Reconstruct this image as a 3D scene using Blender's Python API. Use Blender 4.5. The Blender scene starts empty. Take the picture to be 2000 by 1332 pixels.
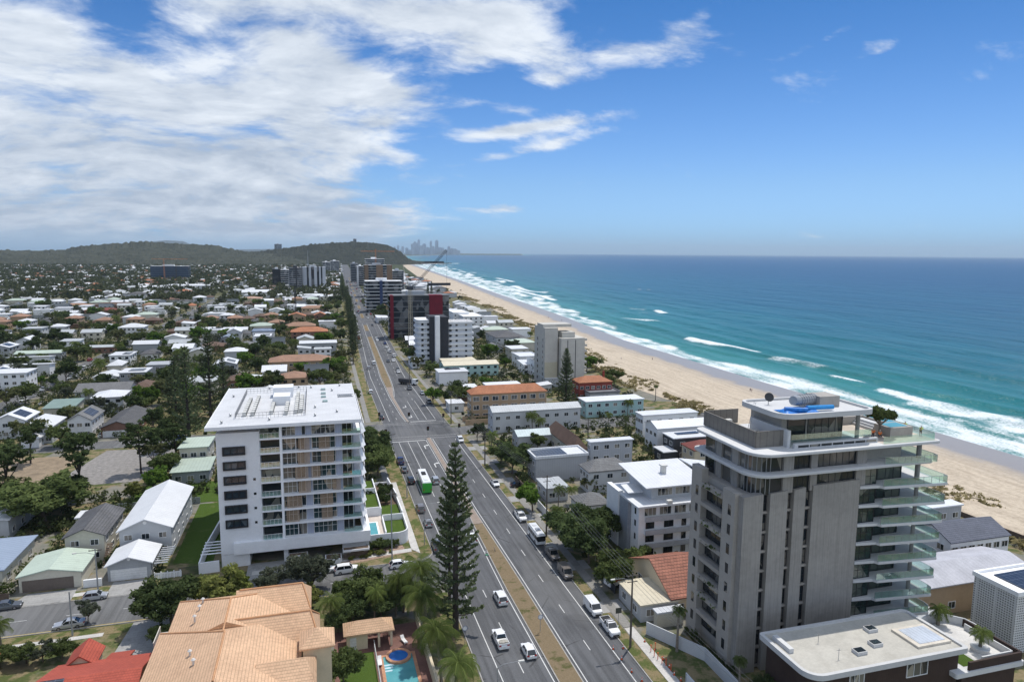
import bpy, math, random
import numpy as np
from mathutils import Matrix, Vector
SC = bpy.context.scene
COL = SC.collection
R = math.radians
rnd = random.Random(11)
# survey
F, H, VH = 1333.0, 64.0, 493.0
TILT = math.atan((666 - VH) / F)
ROLL = math.atan(9 / 1200)
YAW = R(16)
CAM = (Matrix.Rotation(-YAW, 3, 'Z') @ Matrix.Rotation(math.pi / 2 - TILT, 3, 'X') @ Matrix.Rotation(ROLL, 3, 'Z'))
CAMI = CAM.transposed()
def G(u, v, z=0.0):
 d = CAM @ Vector(((u - 1000) / F, -(v - 666) / F, -1.0))
 k = (z - H) / d.z
 return d.x * k, d.y * k
def Qp(x, y, z=0.0):
 c = CAMI @ Vector((x, y, z - H))
 return 1000 + F * c.x / -c.z, 666 - F * c.y / -c.z
def lerp(pts, s):
 if s <= pts[0][0]:
  return pts[0][1]
 for (a, b), (c, d) in zip(pts, pts[1:]):
  if s <= c:
   return b + (d - b) * (s - a) / (c - a)
 return pts[-1][1]
SHORE = [(-4000, 212), (0, 212), (460, 213), (640, 234), (900, 257), (1520, 314), (2589, 397), (3300, 450), (3500, 520), (3680, 690),
   (3760, 690), (3950, 560), (6000, 760), (10000, 1180), (13500, 2500), (14500, 4400), (30000, 9000)]
DUNE = [(-4000, 155), (110, 155), (235, 153), (290, 147), (405, 160), (518, 174), (776, 195), (1024, 200), (1475, 227), (2589, 330), (3300, 400), (4000, 470)]
def shore(s): return lerp(SHORE, s)
def dune(s): return lerp(DUNE, s)
def bend(s): return 0.0335 * max(0.0, s - 350)      # the highway leans east beyond the lights
# materials
MATS = {}
def nt_new(name):
 m = bpy.data.materials.new(name)
 m.use_nodes = True
 nt = m.node_tree
 b = nt.nodes['Principled BSDF']
 return m, nt, b
def N(nt, typ, **kw):
 n = nt.nodes.new(typ)
 for k, v in kw.items():
  if k in n.inputs.keys() if hasattr(n.inputs, 'keys') else False:
   n.inputs[k].default_value = v
  else:
   setattr(n, k, v)
 return n
def math_n(nt, op, a, b=None, c=None, clamp=False):
 n = nt.nodes.new('ShaderNodeMath')
 n.operation = op
 n.use_clamp = clamp
 for i, v in enumerate((a, b, c)):
  if v is None:
   continue
  if isinstance(v, (int, float)):
   n.inputs[i].default_value = v
  else:
   nt.links.new(v, n.inputs[i])
 return n.outputs[0]
def mix_n(nt, fac, a, b, mode='MIX'):
 n = nt.nodes.new('ShaderNodeMix')
 n.data_type = 'RGBA'
 n.blend_type = mode
 for i, v in ((0, fac), (6, a), (7, b)):
  if isinstance(v, (int, float)):
   n.inputs[i].default_value = v
  elif isinstance(v, (tuple, list)):
   n.inputs[i].default_value = (v[0], v[1], v[2], 1)
  else:
   nt.links.new(v, n.inputs[i])
 return n.outputs[2]
def noise_n(nt, vec, scale, detail=3, rough=0.55):
 n = nt.nodes.new('ShaderNodeTexNoise')
 n.inputs['Scale'].default_value = scale
 n.inputs['Detail'].default_value = detail
 n.inputs['Roughness'].default_value = rough
 if vec is not None:
  nt.links.new(vec, n.inputs['Vector'])
 return n.outputs['Fac']
def ramp_n(nt, fac, lo, hi):
 n = nt.nodes.new('ShaderNodeMapRange')
 n.inputs[1].default_value = lo
 n.inputs[2].default_value = hi
 n.interpolation_type = 'SMOOTHSTEP'
 nt.links.new(fac, n.inputs[0])
 return n.outputs[0]
def map_n(nt, vec, scale=(1, 1, 1), rot=0.0):
 n = nt.nodes.new('ShaderNodeMapping')
 n.inputs['Scale'].default_value = scale
 n.inputs['Rotation'].default_value = (0, 0, rot)
 nt.links.new(vec, n.inputs['Vector'])
 return n.outputs[0]
def M(key, rgb=(.5, .5, .5), rough=.75, var=.14, scale=.35, spec=.3, metal=0.0, pat=None, depth=.35, period=.4, bump=.25, dirt=0.0, dirtcol=(.12, .10, .08), objvar=.08):
 if key in MATS:
  return MATS[key]
 m, nt, b = nt_new(key)
 L = nt.links.new
 pos = nt.nodes.new('ShaderNodeNewGeometry').outputs['Position']
 n1 = noise_n(nt, pos, scale, 4, .6)
 n2 = noise_n(nt, pos, scale * 9, 2, .5)
 f = math_n(nt, 'ADD', math_n(nt, 'MULTIPLY', n1, .65), math_n(nt, 'MULTIPLY', n2, .35))
 f = ramp_n(nt, f, .3, .7)
 lo = [max(0, c * (1 - var)) for c in rgb]
 hi = [min(1, c * (1 + var)) for c in rgb]
 col = mix_n(nt, f, lo, hi)
 if objvar:
  oi = nt.nodes.new('ShaderNodeObjectInfo')
  k = math_n(nt, 'ADD', 1 - objvar, math_n(nt, 'MULTIPLY', oi.outputs['Random'], 2 * objvar))
  vm = nt.nodes.new('ShaderNodeVectorMath')
  vm.operation = 'SCALE'
  L(col, vm.inputs[0])
  L(k, vm.inputs['Scale'])
  col = vm.outputs[0]
 if dirt:
  d = ramp_n(nt, noise_n(nt, pos, scale * 1.7, 5, .7), .48, .75)
  col = mix_n(nt, math_n(nt, 'MULTIPLY', d, dirt), col, dirtcol)
 if pat:
  uv = nt.nodes.new('ShaderNodeTexCoord').outputs['UV']
  sep = nt.nodes.new('ShaderNodeSeparateXYZ')
  L(uv, sep.inputs[0])
  U, V = sep.outputs[0], sep.outputs[1]
  def saw(x, p):
   return math_n(nt, 'FRACT', math_n(nt, 'DIVIDE', x, p))
  if pat == 'corr':          # ribbed sheet metal, ribs down the slope
   h = math_n(nt, 'ABSOLUTE', math_n(nt, 'SUBTRACT', saw(U, period), .5))
   g = math_n(nt, 'LESS_THAN', h, .09)
  elif pat == 'board':       # horizontal boards
   h = saw(V, period)
   g = math_n(nt, 'LESS_THAN', h, .14)
  elif pat == 'vert':
   h = saw(U, period)
   g = math_n(nt, 'LESS_THAN', h, .14)
  elif pat == 'tile':        # courses and joints of roof tiles
   h = saw(V, period)
   row = math_n(nt, 'FLOOR', math_n(nt, 'DIVIDE', V, period))
   hu = saw(math_n(nt, 'ADD', U, math_n(nt, 'MULTIPLY', row, period * .5)), period * .9)
   g = math_n(nt, 'MAXIMUM', math_n(nt, 'LESS_THAN', h, .2), math_n(nt, 'MULTIPLY', math_n(nt, 'LESS_THAN', hu, .14), .6))
   wn = nt.nodes.new('ShaderNodeTexWhiteNoise')
   wn.noise_dimensions = '2D'
   cmb = nt.nodes.new('ShaderNodeCombineXYZ')
   L(math_n(nt, 'FLOOR', math_n(nt, 'DIVIDE', U, period * .9)), cmb.inputs[0])
   L(row, cmb.inputs[1])
   L(cmb.outputs[0], wn.inputs['Vector'])
   g = math_n(nt, 'ADD', g, math_n(nt, 'MULTIPLY', wn.outputs['Value'], .35))
  elif pat == 'rib':         # board-marked concrete, uneven vertical streaks
   st = map_n(nt, uv, (5.0, .05, 1))
   h = noise_n(nt, st, 1.6, 5, .75)
   g = math_n(nt, 'ADD', ramp_n(nt, h, .42, .68), math_n(nt, 'MULTIPLY', math_n(nt, 'LESS_THAN', saw(U, period), .08), .5))
  elif pat == 'perf':        # pierced screen blocks
   a = math_n(nt, 'ABSOLUTE', math_n(nt, 'SUBTRACT', saw(U, period), .5))
   c = math_n(nt, 'ABSOLUTE', math_n(nt, 'SUBTRACT', saw(V, period), .5))
   g = math_n(nt, 'MULTIPLY', math_n(nt, 'LESS_THAN', a, .3), math_n(nt, 'LESS_THAN', c, .22))
   pU = math_n(nt, 'GREATER_THAN', saw(U, period * 8), .08)
   g = math_n(nt, 'MULTIPLY', g, pU)
   h = g
  elif pat == 'grid':        # solar cells
   a = math_n(nt, 'LESS_THAN', saw(U, period), .05)
   c = math_n(nt, 'LESS_THAN', saw(V, period * 1.6), .035)
   g = math_n(nt, 'MULTIPLY', math_n(nt, 'MAXIMUM', a, c), -6)
   h = a
  elif pat == 'pave':
   bt = nt.nodes.new('ShaderNodeTexBrick')
   bt.inputs['Scale'].default_value = 1 / period
   bt.inputs['Color1'].default_value = (0, 0, 0, 1)
   bt.inputs['Color2'].default_value = (.3, .3, .3, 1)
   bt.inputs['Mortar'].default_value = (1, 1, 1, 1)
   L(uv, bt.inputs['Vector'])
   g = bt.outputs['Color']
   h = g
  k = math_n(nt, 'SUBTRACT', 1.0, math_n(nt, 'MULTIPLY', g, depth))
  vm = nt.nodes.new('ShaderNodeVectorMath')
  vm.operation = 'SCALE'
  L(col, vm.inputs[0])
  L(k, vm.inputs['Scale'])
  col = vm.outputs[0]
  if bump:
   bn = nt.nodes.new('ShaderNodeBump')
   bn.inputs['Strength'].default_value = bump
   bn.inputs['Distance'].default_value = .06
   L(h, bn.inputs['Height'])
   L(bn.outputs[0], b.inputs['Normal'])
 L(col, b.inputs['Base Color'])
 b.inputs['Roughness'].default_value = rough
 b.inputs['Metallic'].default_value = metal
 b.inputs['Specular IOR Level'].default_value = spec
 MATS[key] = m
 return m
def glass(key='window_glass', tint=(.02, .028, .035), curtain=.35, rough=.04, curtaincol=(.32, .29, .24), cell=.55):
 if key in MATS:
  return MATS[key]
 m, nt, b = nt_new(key)
 L = nt.links.new
 pos = nt.nodes.new('ShaderNodeNewGeometry').outputs['Position']
 vo = nt.nodes.new('ShaderNodeTexVoronoi')
 vo.inputs['Scale'].default_value = cell
 L(map_n(nt, pos, (1, 1, .55)), vo.inputs['Vector'])
 sep = nt.nodes.new('ShaderNodeSeparateColor')
 L(vo.outputs['Color'], sep.inputs[0])
 f = math_n(nt, 'GREATER_THAN', sep.outputs[0], 1 - curtain)
 f = math_n(nt, 'MULTIPLY', f, math_n(nt, 'ADD', .25, math_n(nt, 'MULTIPLY', sep.outputs[1], .7)))
 col = mix_n(nt, f, tint, curtaincol)
 L(col, b.inputs['Base Color'])
 b.inputs['Roughness'].default_value = rough
 b.inputs['Specular IOR Level'].default_value = .5
 MATS[key] = m
 return m
def clear_glass(key='balustrade_glass', tint=(.80, .93, .90), refl=.16):
 if key in MATS:
  return MATS[key]
 m = bpy.data.materials.new(key)
 m.use_nodes = True
 nt = m.node_tree
 nt.nodes.remove(nt.nodes['Principled BSDF'])
 tr = nt.nodes.new('ShaderNodeBsdfTransparent')
 tr.inputs[0].default_value = (*tint, 1)
 gl = nt.nodes.new('ShaderNodeBsdfGlossy')
 gl.inputs[0].default_value = (.9, 1, .97, 1)
 gl.inputs['Roughness'].default_value = .02
 mx = nt.nodes.new('ShaderNodeMixShader')
 mx.inputs[0].default_value = refl
 nt.links.new(tr.outputs[0], mx.inputs[1])
 nt.links.new(gl.outputs[0], mx.inputs[2])
 nt.links.new(mx.outputs[0], nt.nodes['Material Output'].inputs[0])
 MATS[key] = m
 return m
def leafmat(key, a, b2, trans=.42):
 if key in MATS:
  return MATS[key]
 m = bpy.data.materials.new(key)
 m.use_nodes = True
 nt = m.node_tree
 L = nt.links.new
 nt.nodes.remove(nt.nodes['Principled BSDF'])
 at = nt.nodes.new('ShaderNodeAttribute')
 at.attribute_name = 'tone'
 oi = nt.nodes.new('ShaderNodeObjectInfo')
 col = mix_n(nt, at.outputs['Fac'], a, b2)
 k = math_n(nt, 'ADD', .78, math_n(nt, 'MULTIPLY', oi.outputs['Random'], .44))
 vm = nt.nodes.new('ShaderNodeVectorMath')
 vm.operation = 'SCALE'
 L(col, vm.inputs[0])
 L(k, vm.inputs['Scale'])
 d = nt.nodes.new('ShaderNodeBsdfDiffuse')
 L(vm.outputs[0], d.inputs[0])
 t = nt.nodes.new('ShaderNodeBsdfTranslucent')
 L(vm.outputs[0], t.inputs[0])
 mx = nt.nodes.new('ShaderNodeMixShader')
 mx.inputs[0].default_value = trans
 L(d.outputs[0], mx.inputs[1])
 L(t.outputs[0], mx.inputs[2])
 L(mx.outputs[0], nt.nodes['Material Output'].inputs[0])
 MATS[key] = m
 return m
# mesh builder
class B:
 def __init__(s):
  s.v, s.f, s.m = [], [], []
  s.cur = 0
 def mat(s, i):
  s.cur = i
  return s
 def add(s, vs, fs):
  o = len(s.v)
  s.v += [tuple(p) for p in vs]
  for f in fs:
   s.f.append(tuple(o + i for i in f))
   s.m.append(s.cur)
  return s
 def box(s, x0, y0, z0, x1, y1, z1):
  if x0 > x1: x0, x1 = x1, x0
  if y0 > y1: y0, y1 = y1, y0
  if z0 > z1: z0, z1 = z1, z0
  return s.add([(x0, y0, z0), (x1, y0, z0), (x1, y1, z0), (x0, y1, z0), (x0, y0, z1), (x1, y0, z1), (x1, y1, z1), (x0, y1, z1)],
      [(0, 3, 2, 1), (4, 5, 6, 7), (0, 1, 5, 4), (1, 2, 6, 5), (2, 3, 7, 6), (3, 0, 4, 7)])
 def prism(s, poly, z0, z1):
  n = len(poly)
  vs = [(x, y, z0) for x, y in poly] + [(x, y, z1) for x, y in poly]
  fs = [tuple(range(n - 1, -1, -1)), tuple(range(n, 2 * n))] + [(i, (i + 1) % n, n + (i + 1) % n, n + i) for i in range(n)]
  return s.add(vs, fs)
 def ring(s, poly_o, poly_i, z0, z1):
  n = len(poly_o)
  vs = [(x, y, z) for z in (z0, z1) for p in (poly_o, poly_i) for x, y in p]
  o0, i0, o1, i1 = 0, n, 2 * n, 3 * n
  fs = []
  for k in range(n):
   j = (k + 1) % n
   fs += [(o0 + k, o0 + j, o1 + j, o1 + k), (i0 + j, i0 + k, i1 + k, i1 + j), (o1 + k, o1 + j, i1 + j, i1 + k), (o0 + j, o0 + k, i0 + k, i0 + j)]
  return s.add(vs, fs)
 def flat(s, poly, z):
  return s.add([(x, y, z) for x, y in poly], [tuple(range(len(poly)))])
 def tube(s, p0, p1, r0, r1=None, n=8, cap=True):
  r1 = r0 if r1 is None else r1
  p0, p1 = Vector(p0), Vector(p1)
  d = (p1 - p0).normalized()
  a = d.orthogonal().normalized()
  c = d.cross(a)
  vs = []
  for p, r in ((p0, r0), (p1, r1)):
   for k in range(n):
    t = 2 * math.pi * k / n
    vs.append(p + (a * math.cos(t) + c * math.sin(t)) * r)
  fs = [(k, (k + 1) % n, n + (k + 1) % n, n + k) for k in range(n)]
  if cap:
   fs += [tuple(range(n - 1, -1, -1)), tuple(range(n, 2 * n))]
  return s.add(vs, fs)
 def path(s, pts, rs, n=8):
  pts = [Vector(p) for p in pts]
  vs = []
  ref = Vector((0.3, 0.9, 0.2))
  for i, p in enumerate(pts):
   d = (pts[min(i + 1, len(pts) - 1)] - pts[max(i - 1, 0)]).normalized()
   a = d.cross(ref)
   if a.length < .05:
    a = d.orthogonal()
   a.normalize()
   c = d.cross(a)
   r = rs[i] if isinstance(rs, (list, tuple)) else rs
   for k in range(n):
    t = 2 * math.pi * k / n
    vs.append(p + (a * math.cos(t) + c * math.sin(t)) * r)
  fs = []
  for i in range(len(pts) - 1):
   for k in range(n):
    j = (k + 1) % n
    fs.append((i * n + k, i * n + j, (i + 1) * n + j, (i + 1) * n + k))
  fs += [tuple(range(n - 1, -1, -1)), tuple(range((len(pts) - 1) * n, len(pts) * n))]
  return s.add(vs, fs)
 def hip(s, x0, y0, x1, y1, z, h, fascia=.22, inset=None):
  w, d = x1 - x0, y1 - y0
  k = min(w, d) / 2 if inset is None else inset
  if w >= d:
   r0, r1 = (x0 + k, (y0 + y1) / 2), (x1 - k, (y0 + y1) / 2)
  else:
   r0, r1 = ((x0 + x1) / 2, y0 + k), ((x0 + x1) / 2, y1 - k)
  vs = [(x0, y0, z), (x1, y0, z), (x1, y1, z), (x0, y1, z)]
  vs += [(a, b_, z + fascia) for a, b_, _ in vs]
  vs += [(*r0, z + fascia + h), (*r1, z + fascia + h)]
  fs = [(0, 3, 2, 1), (0, 1, 5, 4), (1, 2, 6, 5), (2, 3, 7, 6), (3, 0, 4, 7)]
  if w >= d:
   fs += [(4, 5, 9, 8), (5, 6, 9), (6, 7, 8, 9), (7, 4, 8)]
  else:
   fs += [(4, 5, 8), (5, 6, 9, 8), (6, 7, 9), (7, 4, 8, 9)]
  return s.add(vs, fs)
 def gable(s, x0, y0, x1, y1, z, h, ns=True, fascia=.2, off=0.0):
  t = fascia
  if ns:
   xm = (x0 + x1) / 2 + off
   pr = [(x0, z), (xm, z + h), (x1, z), (x1, z + t), (xm, z + h + t), (x0, z + t)]
   vs = [(a, y0, c) for a, c in pr] + [(a, y1, c) for a, c in pr]
  else:
   ym = (y0 + y1) / 2 + off
   pr = [(y0, z), (ym, z + h), (y1, z), (y1, z + t), (ym, z + h + t), (y0, z + t)]
   vs = [(x1, a, c) for a, c in pr] + [(x0, a, c) for a, c in pr]
  fs = [(0, 1, 4, 5), (1, 2, 3, 4), (7, 6, 11, 10), (8, 7, 10, 9), (0, 6, 7, 1), (1, 7, 8, 2), (2, 8, 9, 3), (3, 9, 10, 4), (4, 10, 11, 5), (5, 11, 6, 0)]
  return s.add(vs, fs)
 def gwall(s, x0, y0, x1, y1, z0, z, h, ns=True):
  if ns:
   xm = (x0 + x1) / 2
   p = [(x0, z0), (x1, z0), (x1, z), (xm, z + h), (x0, z)]
   vs = [(a, y0, c) for a, c in p] + [(a, y1, c) for a, c in p]
  else:
   ym = (y0 + y1) / 2
   p = [(y0, z0), (y1, z0), (y1, z), (ym, z + h), (y0, z)]
   vs = [(x1, a, c) for a, c in p] + [(x0, a, c) for a, c in p]
  fs = [(0, 1, 2, 3, 4), (9, 8, 7, 6, 5), (1, 6, 7, 2), (2, 7, 8, 3), (3, 8, 9, 4), (4, 9, 5, 0), (0, 5, 6, 1)]
  return s.add(vs, fs)
 def shed(s, x0, y0, x1, y1, zs, zn, t=.2, axis='y'):
  if axis == 'y':
   zz = [zs, zs, zn, zn]
  else:
   zz = [zs, zn, zn, zs]
  c = [(x0, y0), (x1, y0), (x1, y1), (x0, y1)]
  vs = [(a, b_, z) for (a, b_), z in zip(c, zz)] + [(a, b_, z + t) for (a, b_), z in zip(c, zz)]
  return s.add(vs, [(0, 3, 2, 1), (4, 5, 6, 7), (0, 1, 5, 4), (1, 2, 6, 5), (2, 3, 7, 6), (3, 0, 4, 7)])
 def mesh(s, name, mats, org=(0, 0, 0), smooth=False):
  me = bpy.data.meshes.new(name)
  ox, oy, oz = org
  V_ = [(x - ox, y - oy, z - oz) for x, y, z in s.v]
  me.from_pydata(V_, [], s.f)
  for m in (mats if isinstance(mats, (list, tuple)) else [mats]):
   me.materials.append(m)
  me.polygons.foreach_set('material_index', s.m)
  uvs(me)
  if smooth:
   me.polygons.foreach_set('use_smooth', [True] * len(me.polygons))
  return me
 def build(s, name, mats, parent=None, smooth=False, bevel=0):
  org = tuple(parent_world(parent)) if parent else (0, 0, 0)
  if parent is None and s.v:
   a = np.array(s.v)
   org = (float(a[:, 0].mean()), float(a[:, 1].mean()), float(a[:, 2].min()))
  me = s.mesh(name, mats, org, smooth)
  o = bpy.data.objects.new(name, me)
  COL.objects.link(o)
  if parent:
   o.parent = parent
  else:
   o.location = org
  if bevel:
   bv = o.modifiers.new('bevel', 'BEVEL')
   bv.width = bevel
   bv.segments = 2
   bv.limit_method = 'ANGLE'
  return o
def parent_world(p):
 v = Vector((0, 0, 0))
 while p:
  v += p.location
  p = p.parent
 return v
def uvs(me):
 nl = len(me.loops)
 if not nl:
  return
 lay = me.uv_layers.new(name='UVMap')
 nf = len(me.polygons)
 no = np.empty(nf * 3, np.float32)
 me.polygons.foreach_get('normal', no)
 no = no.reshape(-1, 3)
 tot = np.empty(nf, np.int32)
 me.polygons.foreach_get('loop_total', tot)
 vi = np.empty(nl, np.int32)
 me.loops.foreach_get('vertex_index', vi)
 co = np.empty(len(me.vertices) * 3, np.float32)
 me.vertices.foreach_get('co', co)
 co = co.reshape(-1, 3)
 u = np.stack([-no[:, 1], no[:, 0], np.zeros(nf)], 1)
 l = np.linalg.norm(u, axis=1)
 fl = l < .05
 u[fl] = (1, 0, 0)
 l[fl] = 1
 u /= l[:, None]
 v = np.cross(no, u)
 fi = np.repeat(np.arange(nf), tot)
 c = co[vi]
 uv = np.stack([(c * u[fi]).sum(1), (c * v[fi]).sum(1)], 1).astype(np.float32)
 lay.data.foreach_set('uv', uv.ravel())
def tag(o, label=None, cat=None, group=None, kind=None):
 if label: o['label'] = label
 if cat: o['category'] = cat
 if group: o['group'] = group
 if kind: o['kind'] = kind
 return o
def empty(name, loc, label=None, cat=None, group=None, rz=0.0):
 o = bpy.data.objects.new(name, None)
 COL.objects.link(o)
 o.location = loc
 o.rotation_euler.z = rz
 o.empty_display_size = .5
 return tag(o, label, cat, group)
def inst(o, name, parent, loc, rz=0.0, scale=None):
 c = bpy.data.objects.new(name, o)
 COL.objects.link(c)
 c.parent = parent
 c.location = loc
 c.rotation_euler.z = rz
 if scale: c.scale = scale
 return c
def copy_tree(o, parent=None):
 c = o.copy()
 COL.objects.link(c)
 c.parent = parent
 for ch in KIDS(o):
  copy_tree(ch, c)
 return c
def KIDS(o):
 return list(o.children)
def structure(o):
 o['kind'] = 'structure'
 return o
# plain numpy value noise
def vnoise(x, y, seed=0):
 xi, yi = np.floor(x).astype(np.int64), np.floor(y).astype(np.int64)
 xf, yf = x - xi, y - yi
 def hsh(a, b):
  h = (a * 374761393 + b * 668265263 + seed * 144269) & 0x7fffffff
  h = ((h ^ (h >> 13)) * 1274126177) & 0x7fffffff
  return ((h ^ (h >> 16)) & 0xffff) / 65535.0
 u, v = xf * xf * (3 - 2 * xf), yf * yf * (3 - 2 * yf)
 return (hsh(xi, yi) * (1 - u) + hsh(xi + 1, yi) * u) * (1 - v) + (hsh(xi, yi + 1) * (1 - u) + hsh(xi + 1, yi + 1) * u) * v
def fbm(x, y, o=4, seed=0):
 r, a, t = 0, .5, 0
 for k in range(o):
  r = r + a * vnoise(x * 2 ** k, y * 2 ** k, seed + k)
  t += a
  a *= .5
 return r / t
def npmesh(name, co, quads, mats, smooth=True, attrs=None, uv=False):
 me = bpy.data.meshes.new(name)
 me.vertices.add(len(co))
 me.vertices.foreach_set('co', np.asarray(co, np.float32).ravel())
 q = np.asarray(quads, np.int32)
 k = q.shape[1]
 me.loops.add(q.size)
 me.loops.foreach_set('vertex_index', q.ravel())
 me.polygons.add(len(q))
 me.polygons.foreach_set('loop_start', np.arange(0, q.size, k, dtype=np.int32))
 me.polygons.foreach_set('loop_total', np.full(len(q), k, np.int32))
 me.update(calc_edges=True)
 for m in (mats if isinstance(mats, (list, tuple)) else [mats]):
  me.materials.append(m)
 me.polygons.foreach_set('use_smooth', np.full(len(q), smooth, bool))
 for n_, a in (attrs or {}).items():
  at = me.attributes.new(n_, 'FLOAT', 'POINT')
  at.data.foreach_set('value', np.asarray(a, np.float32).ravel())
 if uv:
  uvs(me)
 return me
def grid_quads(nx, ny):
 i = np.arange(nx * ny).reshape(ny, nx)
 return np.stack([i[:-1, :-1], i[:-1, 1:], i[1:, 1:], i[1:, :-1]], -1).reshape(-1, 4)
def link_mesh(name, me, loc=(0, 0, 0), parent=None):
 o = bpy.data.objects.new(name, me)
 COL.objects.link(o)
 o.location = loc
 o.parent = parent
 return o
EXPO = 0.12
SUN_E = 3.3
FILL_CLOUD = .95
HAZE = 3.5e-5
HAZE_COL = (.72, .87, 1, 1)
CLOUD_DARK = (4.2, 4.95, 6.1)
CLOUD_LIT = (7.8, 8.4, 9.2)
SKY_TINT = (.19, .53, .87)
SKY_LOW = (.68, .91, 1.28)
SEA_SPEC = .35
SEA_STOPS = [(0.6, (.16, .29, .255)), (1.5, (.046, .215, .195)), (1.95, (.018, .150, .155)), (2.5, (.007, .088, .135)), (3.1, (.004, .053, .118)), (4.4, (.003, .036, .10))]
SKY_HOR = (.74, .97, 1.24)
# camera, sun, sky
SC.view_settings.view_transform = 'Standard'
SC.view_settings.look = 'None'
SC.view_settings.exposure = EXPO
SC.view_settings.gamma = 1
cam = bpy.data.cameras.new('camera')
cam.lens = 24.0
cam.sensor_width = 36
cam.clip_start = 1
cam.clip_end = 90000
co_ = bpy.data.objects.new('camera', cam)
COL.objects.link(co_)
co_.matrix_world = Matrix.Translation((0, 0, H)) @ CAM.to_4x4()
SC.camera = co_
SUN_EL, SUN_AZ = R(67), math.atan2(.72, .69)      # azimuth clockwise from north
sd = Vector((math.sin(SUN_AZ) * math.cos(SUN_EL), math.cos(SUN_AZ) * math.cos(SUN_EL), math.sin(SUN_EL)))
sl = bpy.data.lights.new('sun', 'SUN')
sl.energy = SUN_E
sl.angle = R(.5)
sl.color = (1, .955, .89)
so = bpy.data.objects.new('sun', sl)
COL.objects.link(so)
so.rotation_euler = (-sd).to_track_quat('-Z', 'Y').to_euler()
so.location = (0, 0, 300)
w = bpy.data.worlds.new('World')
SC.world = w
w.use_nodes = True
nt = w.node_tree
L = nt.links.new
bg = nt.nodes['Background']
bg.inputs[1].default_value = .1
sky = nt.nodes.new('ShaderNodeTexSky')
sky.sky_type = 'NISHITA'
sky.sun_disc = False
sky.sun_elevation = SUN_EL
sky.sun_rotation = SUN_AZ
sky.altitude = 60
sky.air_density = 1.0
sky.dust_density = .6
sky.ozone_density = 3.5
tc = nt.nodes.new('ShaderNodeTexCoord')
sep = nt.nodes.new('ShaderNodeSeparateXYZ')
L(tc.outputs['Generated'], sep.inputs[0])
dx, dy, dz = sep.outputs
az = math_n(nt, 'ARCTAN2', dx, dy)
el = math_n(nt, 'ARCSINE', dz)
zz = math_n(nt, 'ADD', math_n(nt, 'MAXIMUM', dz, 0.0), .30)
cx = math_n(nt, 'DIVIDE', dx, zz)
cy = math_n(nt, 'DIVIDE', dy, zz)
cv = nt.nodes.new('ShaderNodeCombineXYZ')
L(cx, cv.inputs[0])
L(cy, cv.inputs[1])
warp = nt.nodes.new('ShaderNodeTexNoise')
warp.inputs['Scale'].default_value = 1.3
warp.inputs['Detail'].default_value = 3
L(cv.outputs[0], warp.inputs['Vector'])
wv = nt.nodes.new('ShaderNodeVectorMath')
wv.operation = 'SCALE'
wv.inputs['Scale'].default_value = .35
L(warp.outputs['Color'], wv.inputs[0])
pv = nt.nodes.new('ShaderNodeVectorMath')
L(cv.outputs[0], pv.inputs[0])
L(wv.outputs[0], pv.inputs[1])
P_ = pv.outputs[0]
PR = map_n(nt, P_, (.8, 1.15, 1), R(-24))
n_big = noise_n(nt, PR, 3.4, 8, .6)
off = nt.nodes.new('ShaderNodeVectorMath')
L(PR, off.inputs[0])
off.inputs[1].default_value = (.05, .06, .03)
n_off = noise_n(nt, off.outputs[0], 3.4, 8, .6)
n_fine = noise_n(nt, PR, 9.0, 6, .62)
def azel(u, v):
 d = CAM @ Vector(((u - 1000) / F, -(v - 666) / F, -1.0))
 d.normalize()
 return math.atan2(d.x, d.y), math.asin(d.z)
CLOUDS = [  # where the banks of cloud stand (bearing and height), spread, strength, tilt
 (-140, 330, 320, 200, 1.1, 0), (170, 290, 270, 120, 1.1, 22), (420, 350, 240, 95, 1.1, 14), (40, 150, 150, 90, .9, 36), (560, 330, 170, 85, .95, 20), (590, 250, 120, 60, .8, 18),
 (250, 455, 460, 40, .8, 0), (650, 430, 180, 40, .45, 0), (330, 420, 300, 60, .6, 0), (520, 85, 160, 75, .95, 18), (640, 135, 95, 42, .75, 20), (420, 190, 110, 40, .6, 20), (810, 50, 170, 55, 1.0, 4), (920, 110, 105, 36, .85, -18), (420, 8, 90, 26, .6, 0), (660, 5, 150, 24, .8, 0),
 (950, 20, 90, 30, .7, 0), (765, 187, 115, 28, 1.1, 4), (745, 240, 50, 14, .85, -5), (1300, 92, 170, 24, .85, -4), (1180, 70, 60, 24, .5, 0), (1090, 120, 70, 34, .75, 20), (1080, 155, 60, 14, .6, 0), (1718, 95, 42, 14, .9, 0),
 (1090, 242, 95, 11, .95, -8), (985, 256, 60, 11, .8, -8), (1070, 284, 130, 12, .72, -14), (960, 308, 70, 8, .5, -10), (985, 408, 75, 8, .6, -3), (770, 308, 120, 16, .6, 6), (800, 350, 120, 10, .4, 0), (1390, 15, 70, 20, .65, -30), (1290, 45, 40, 20, .5, 0), (1620, 72, 90, 9, .6, -20), (945, 200, 60, 10, .6, 0), (1010, 215, 60, 8, .5, 0), (250, 140, 60, 18, .45, 20), (100, 60, 60, 16, .4, 20)]
tot = None
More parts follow.
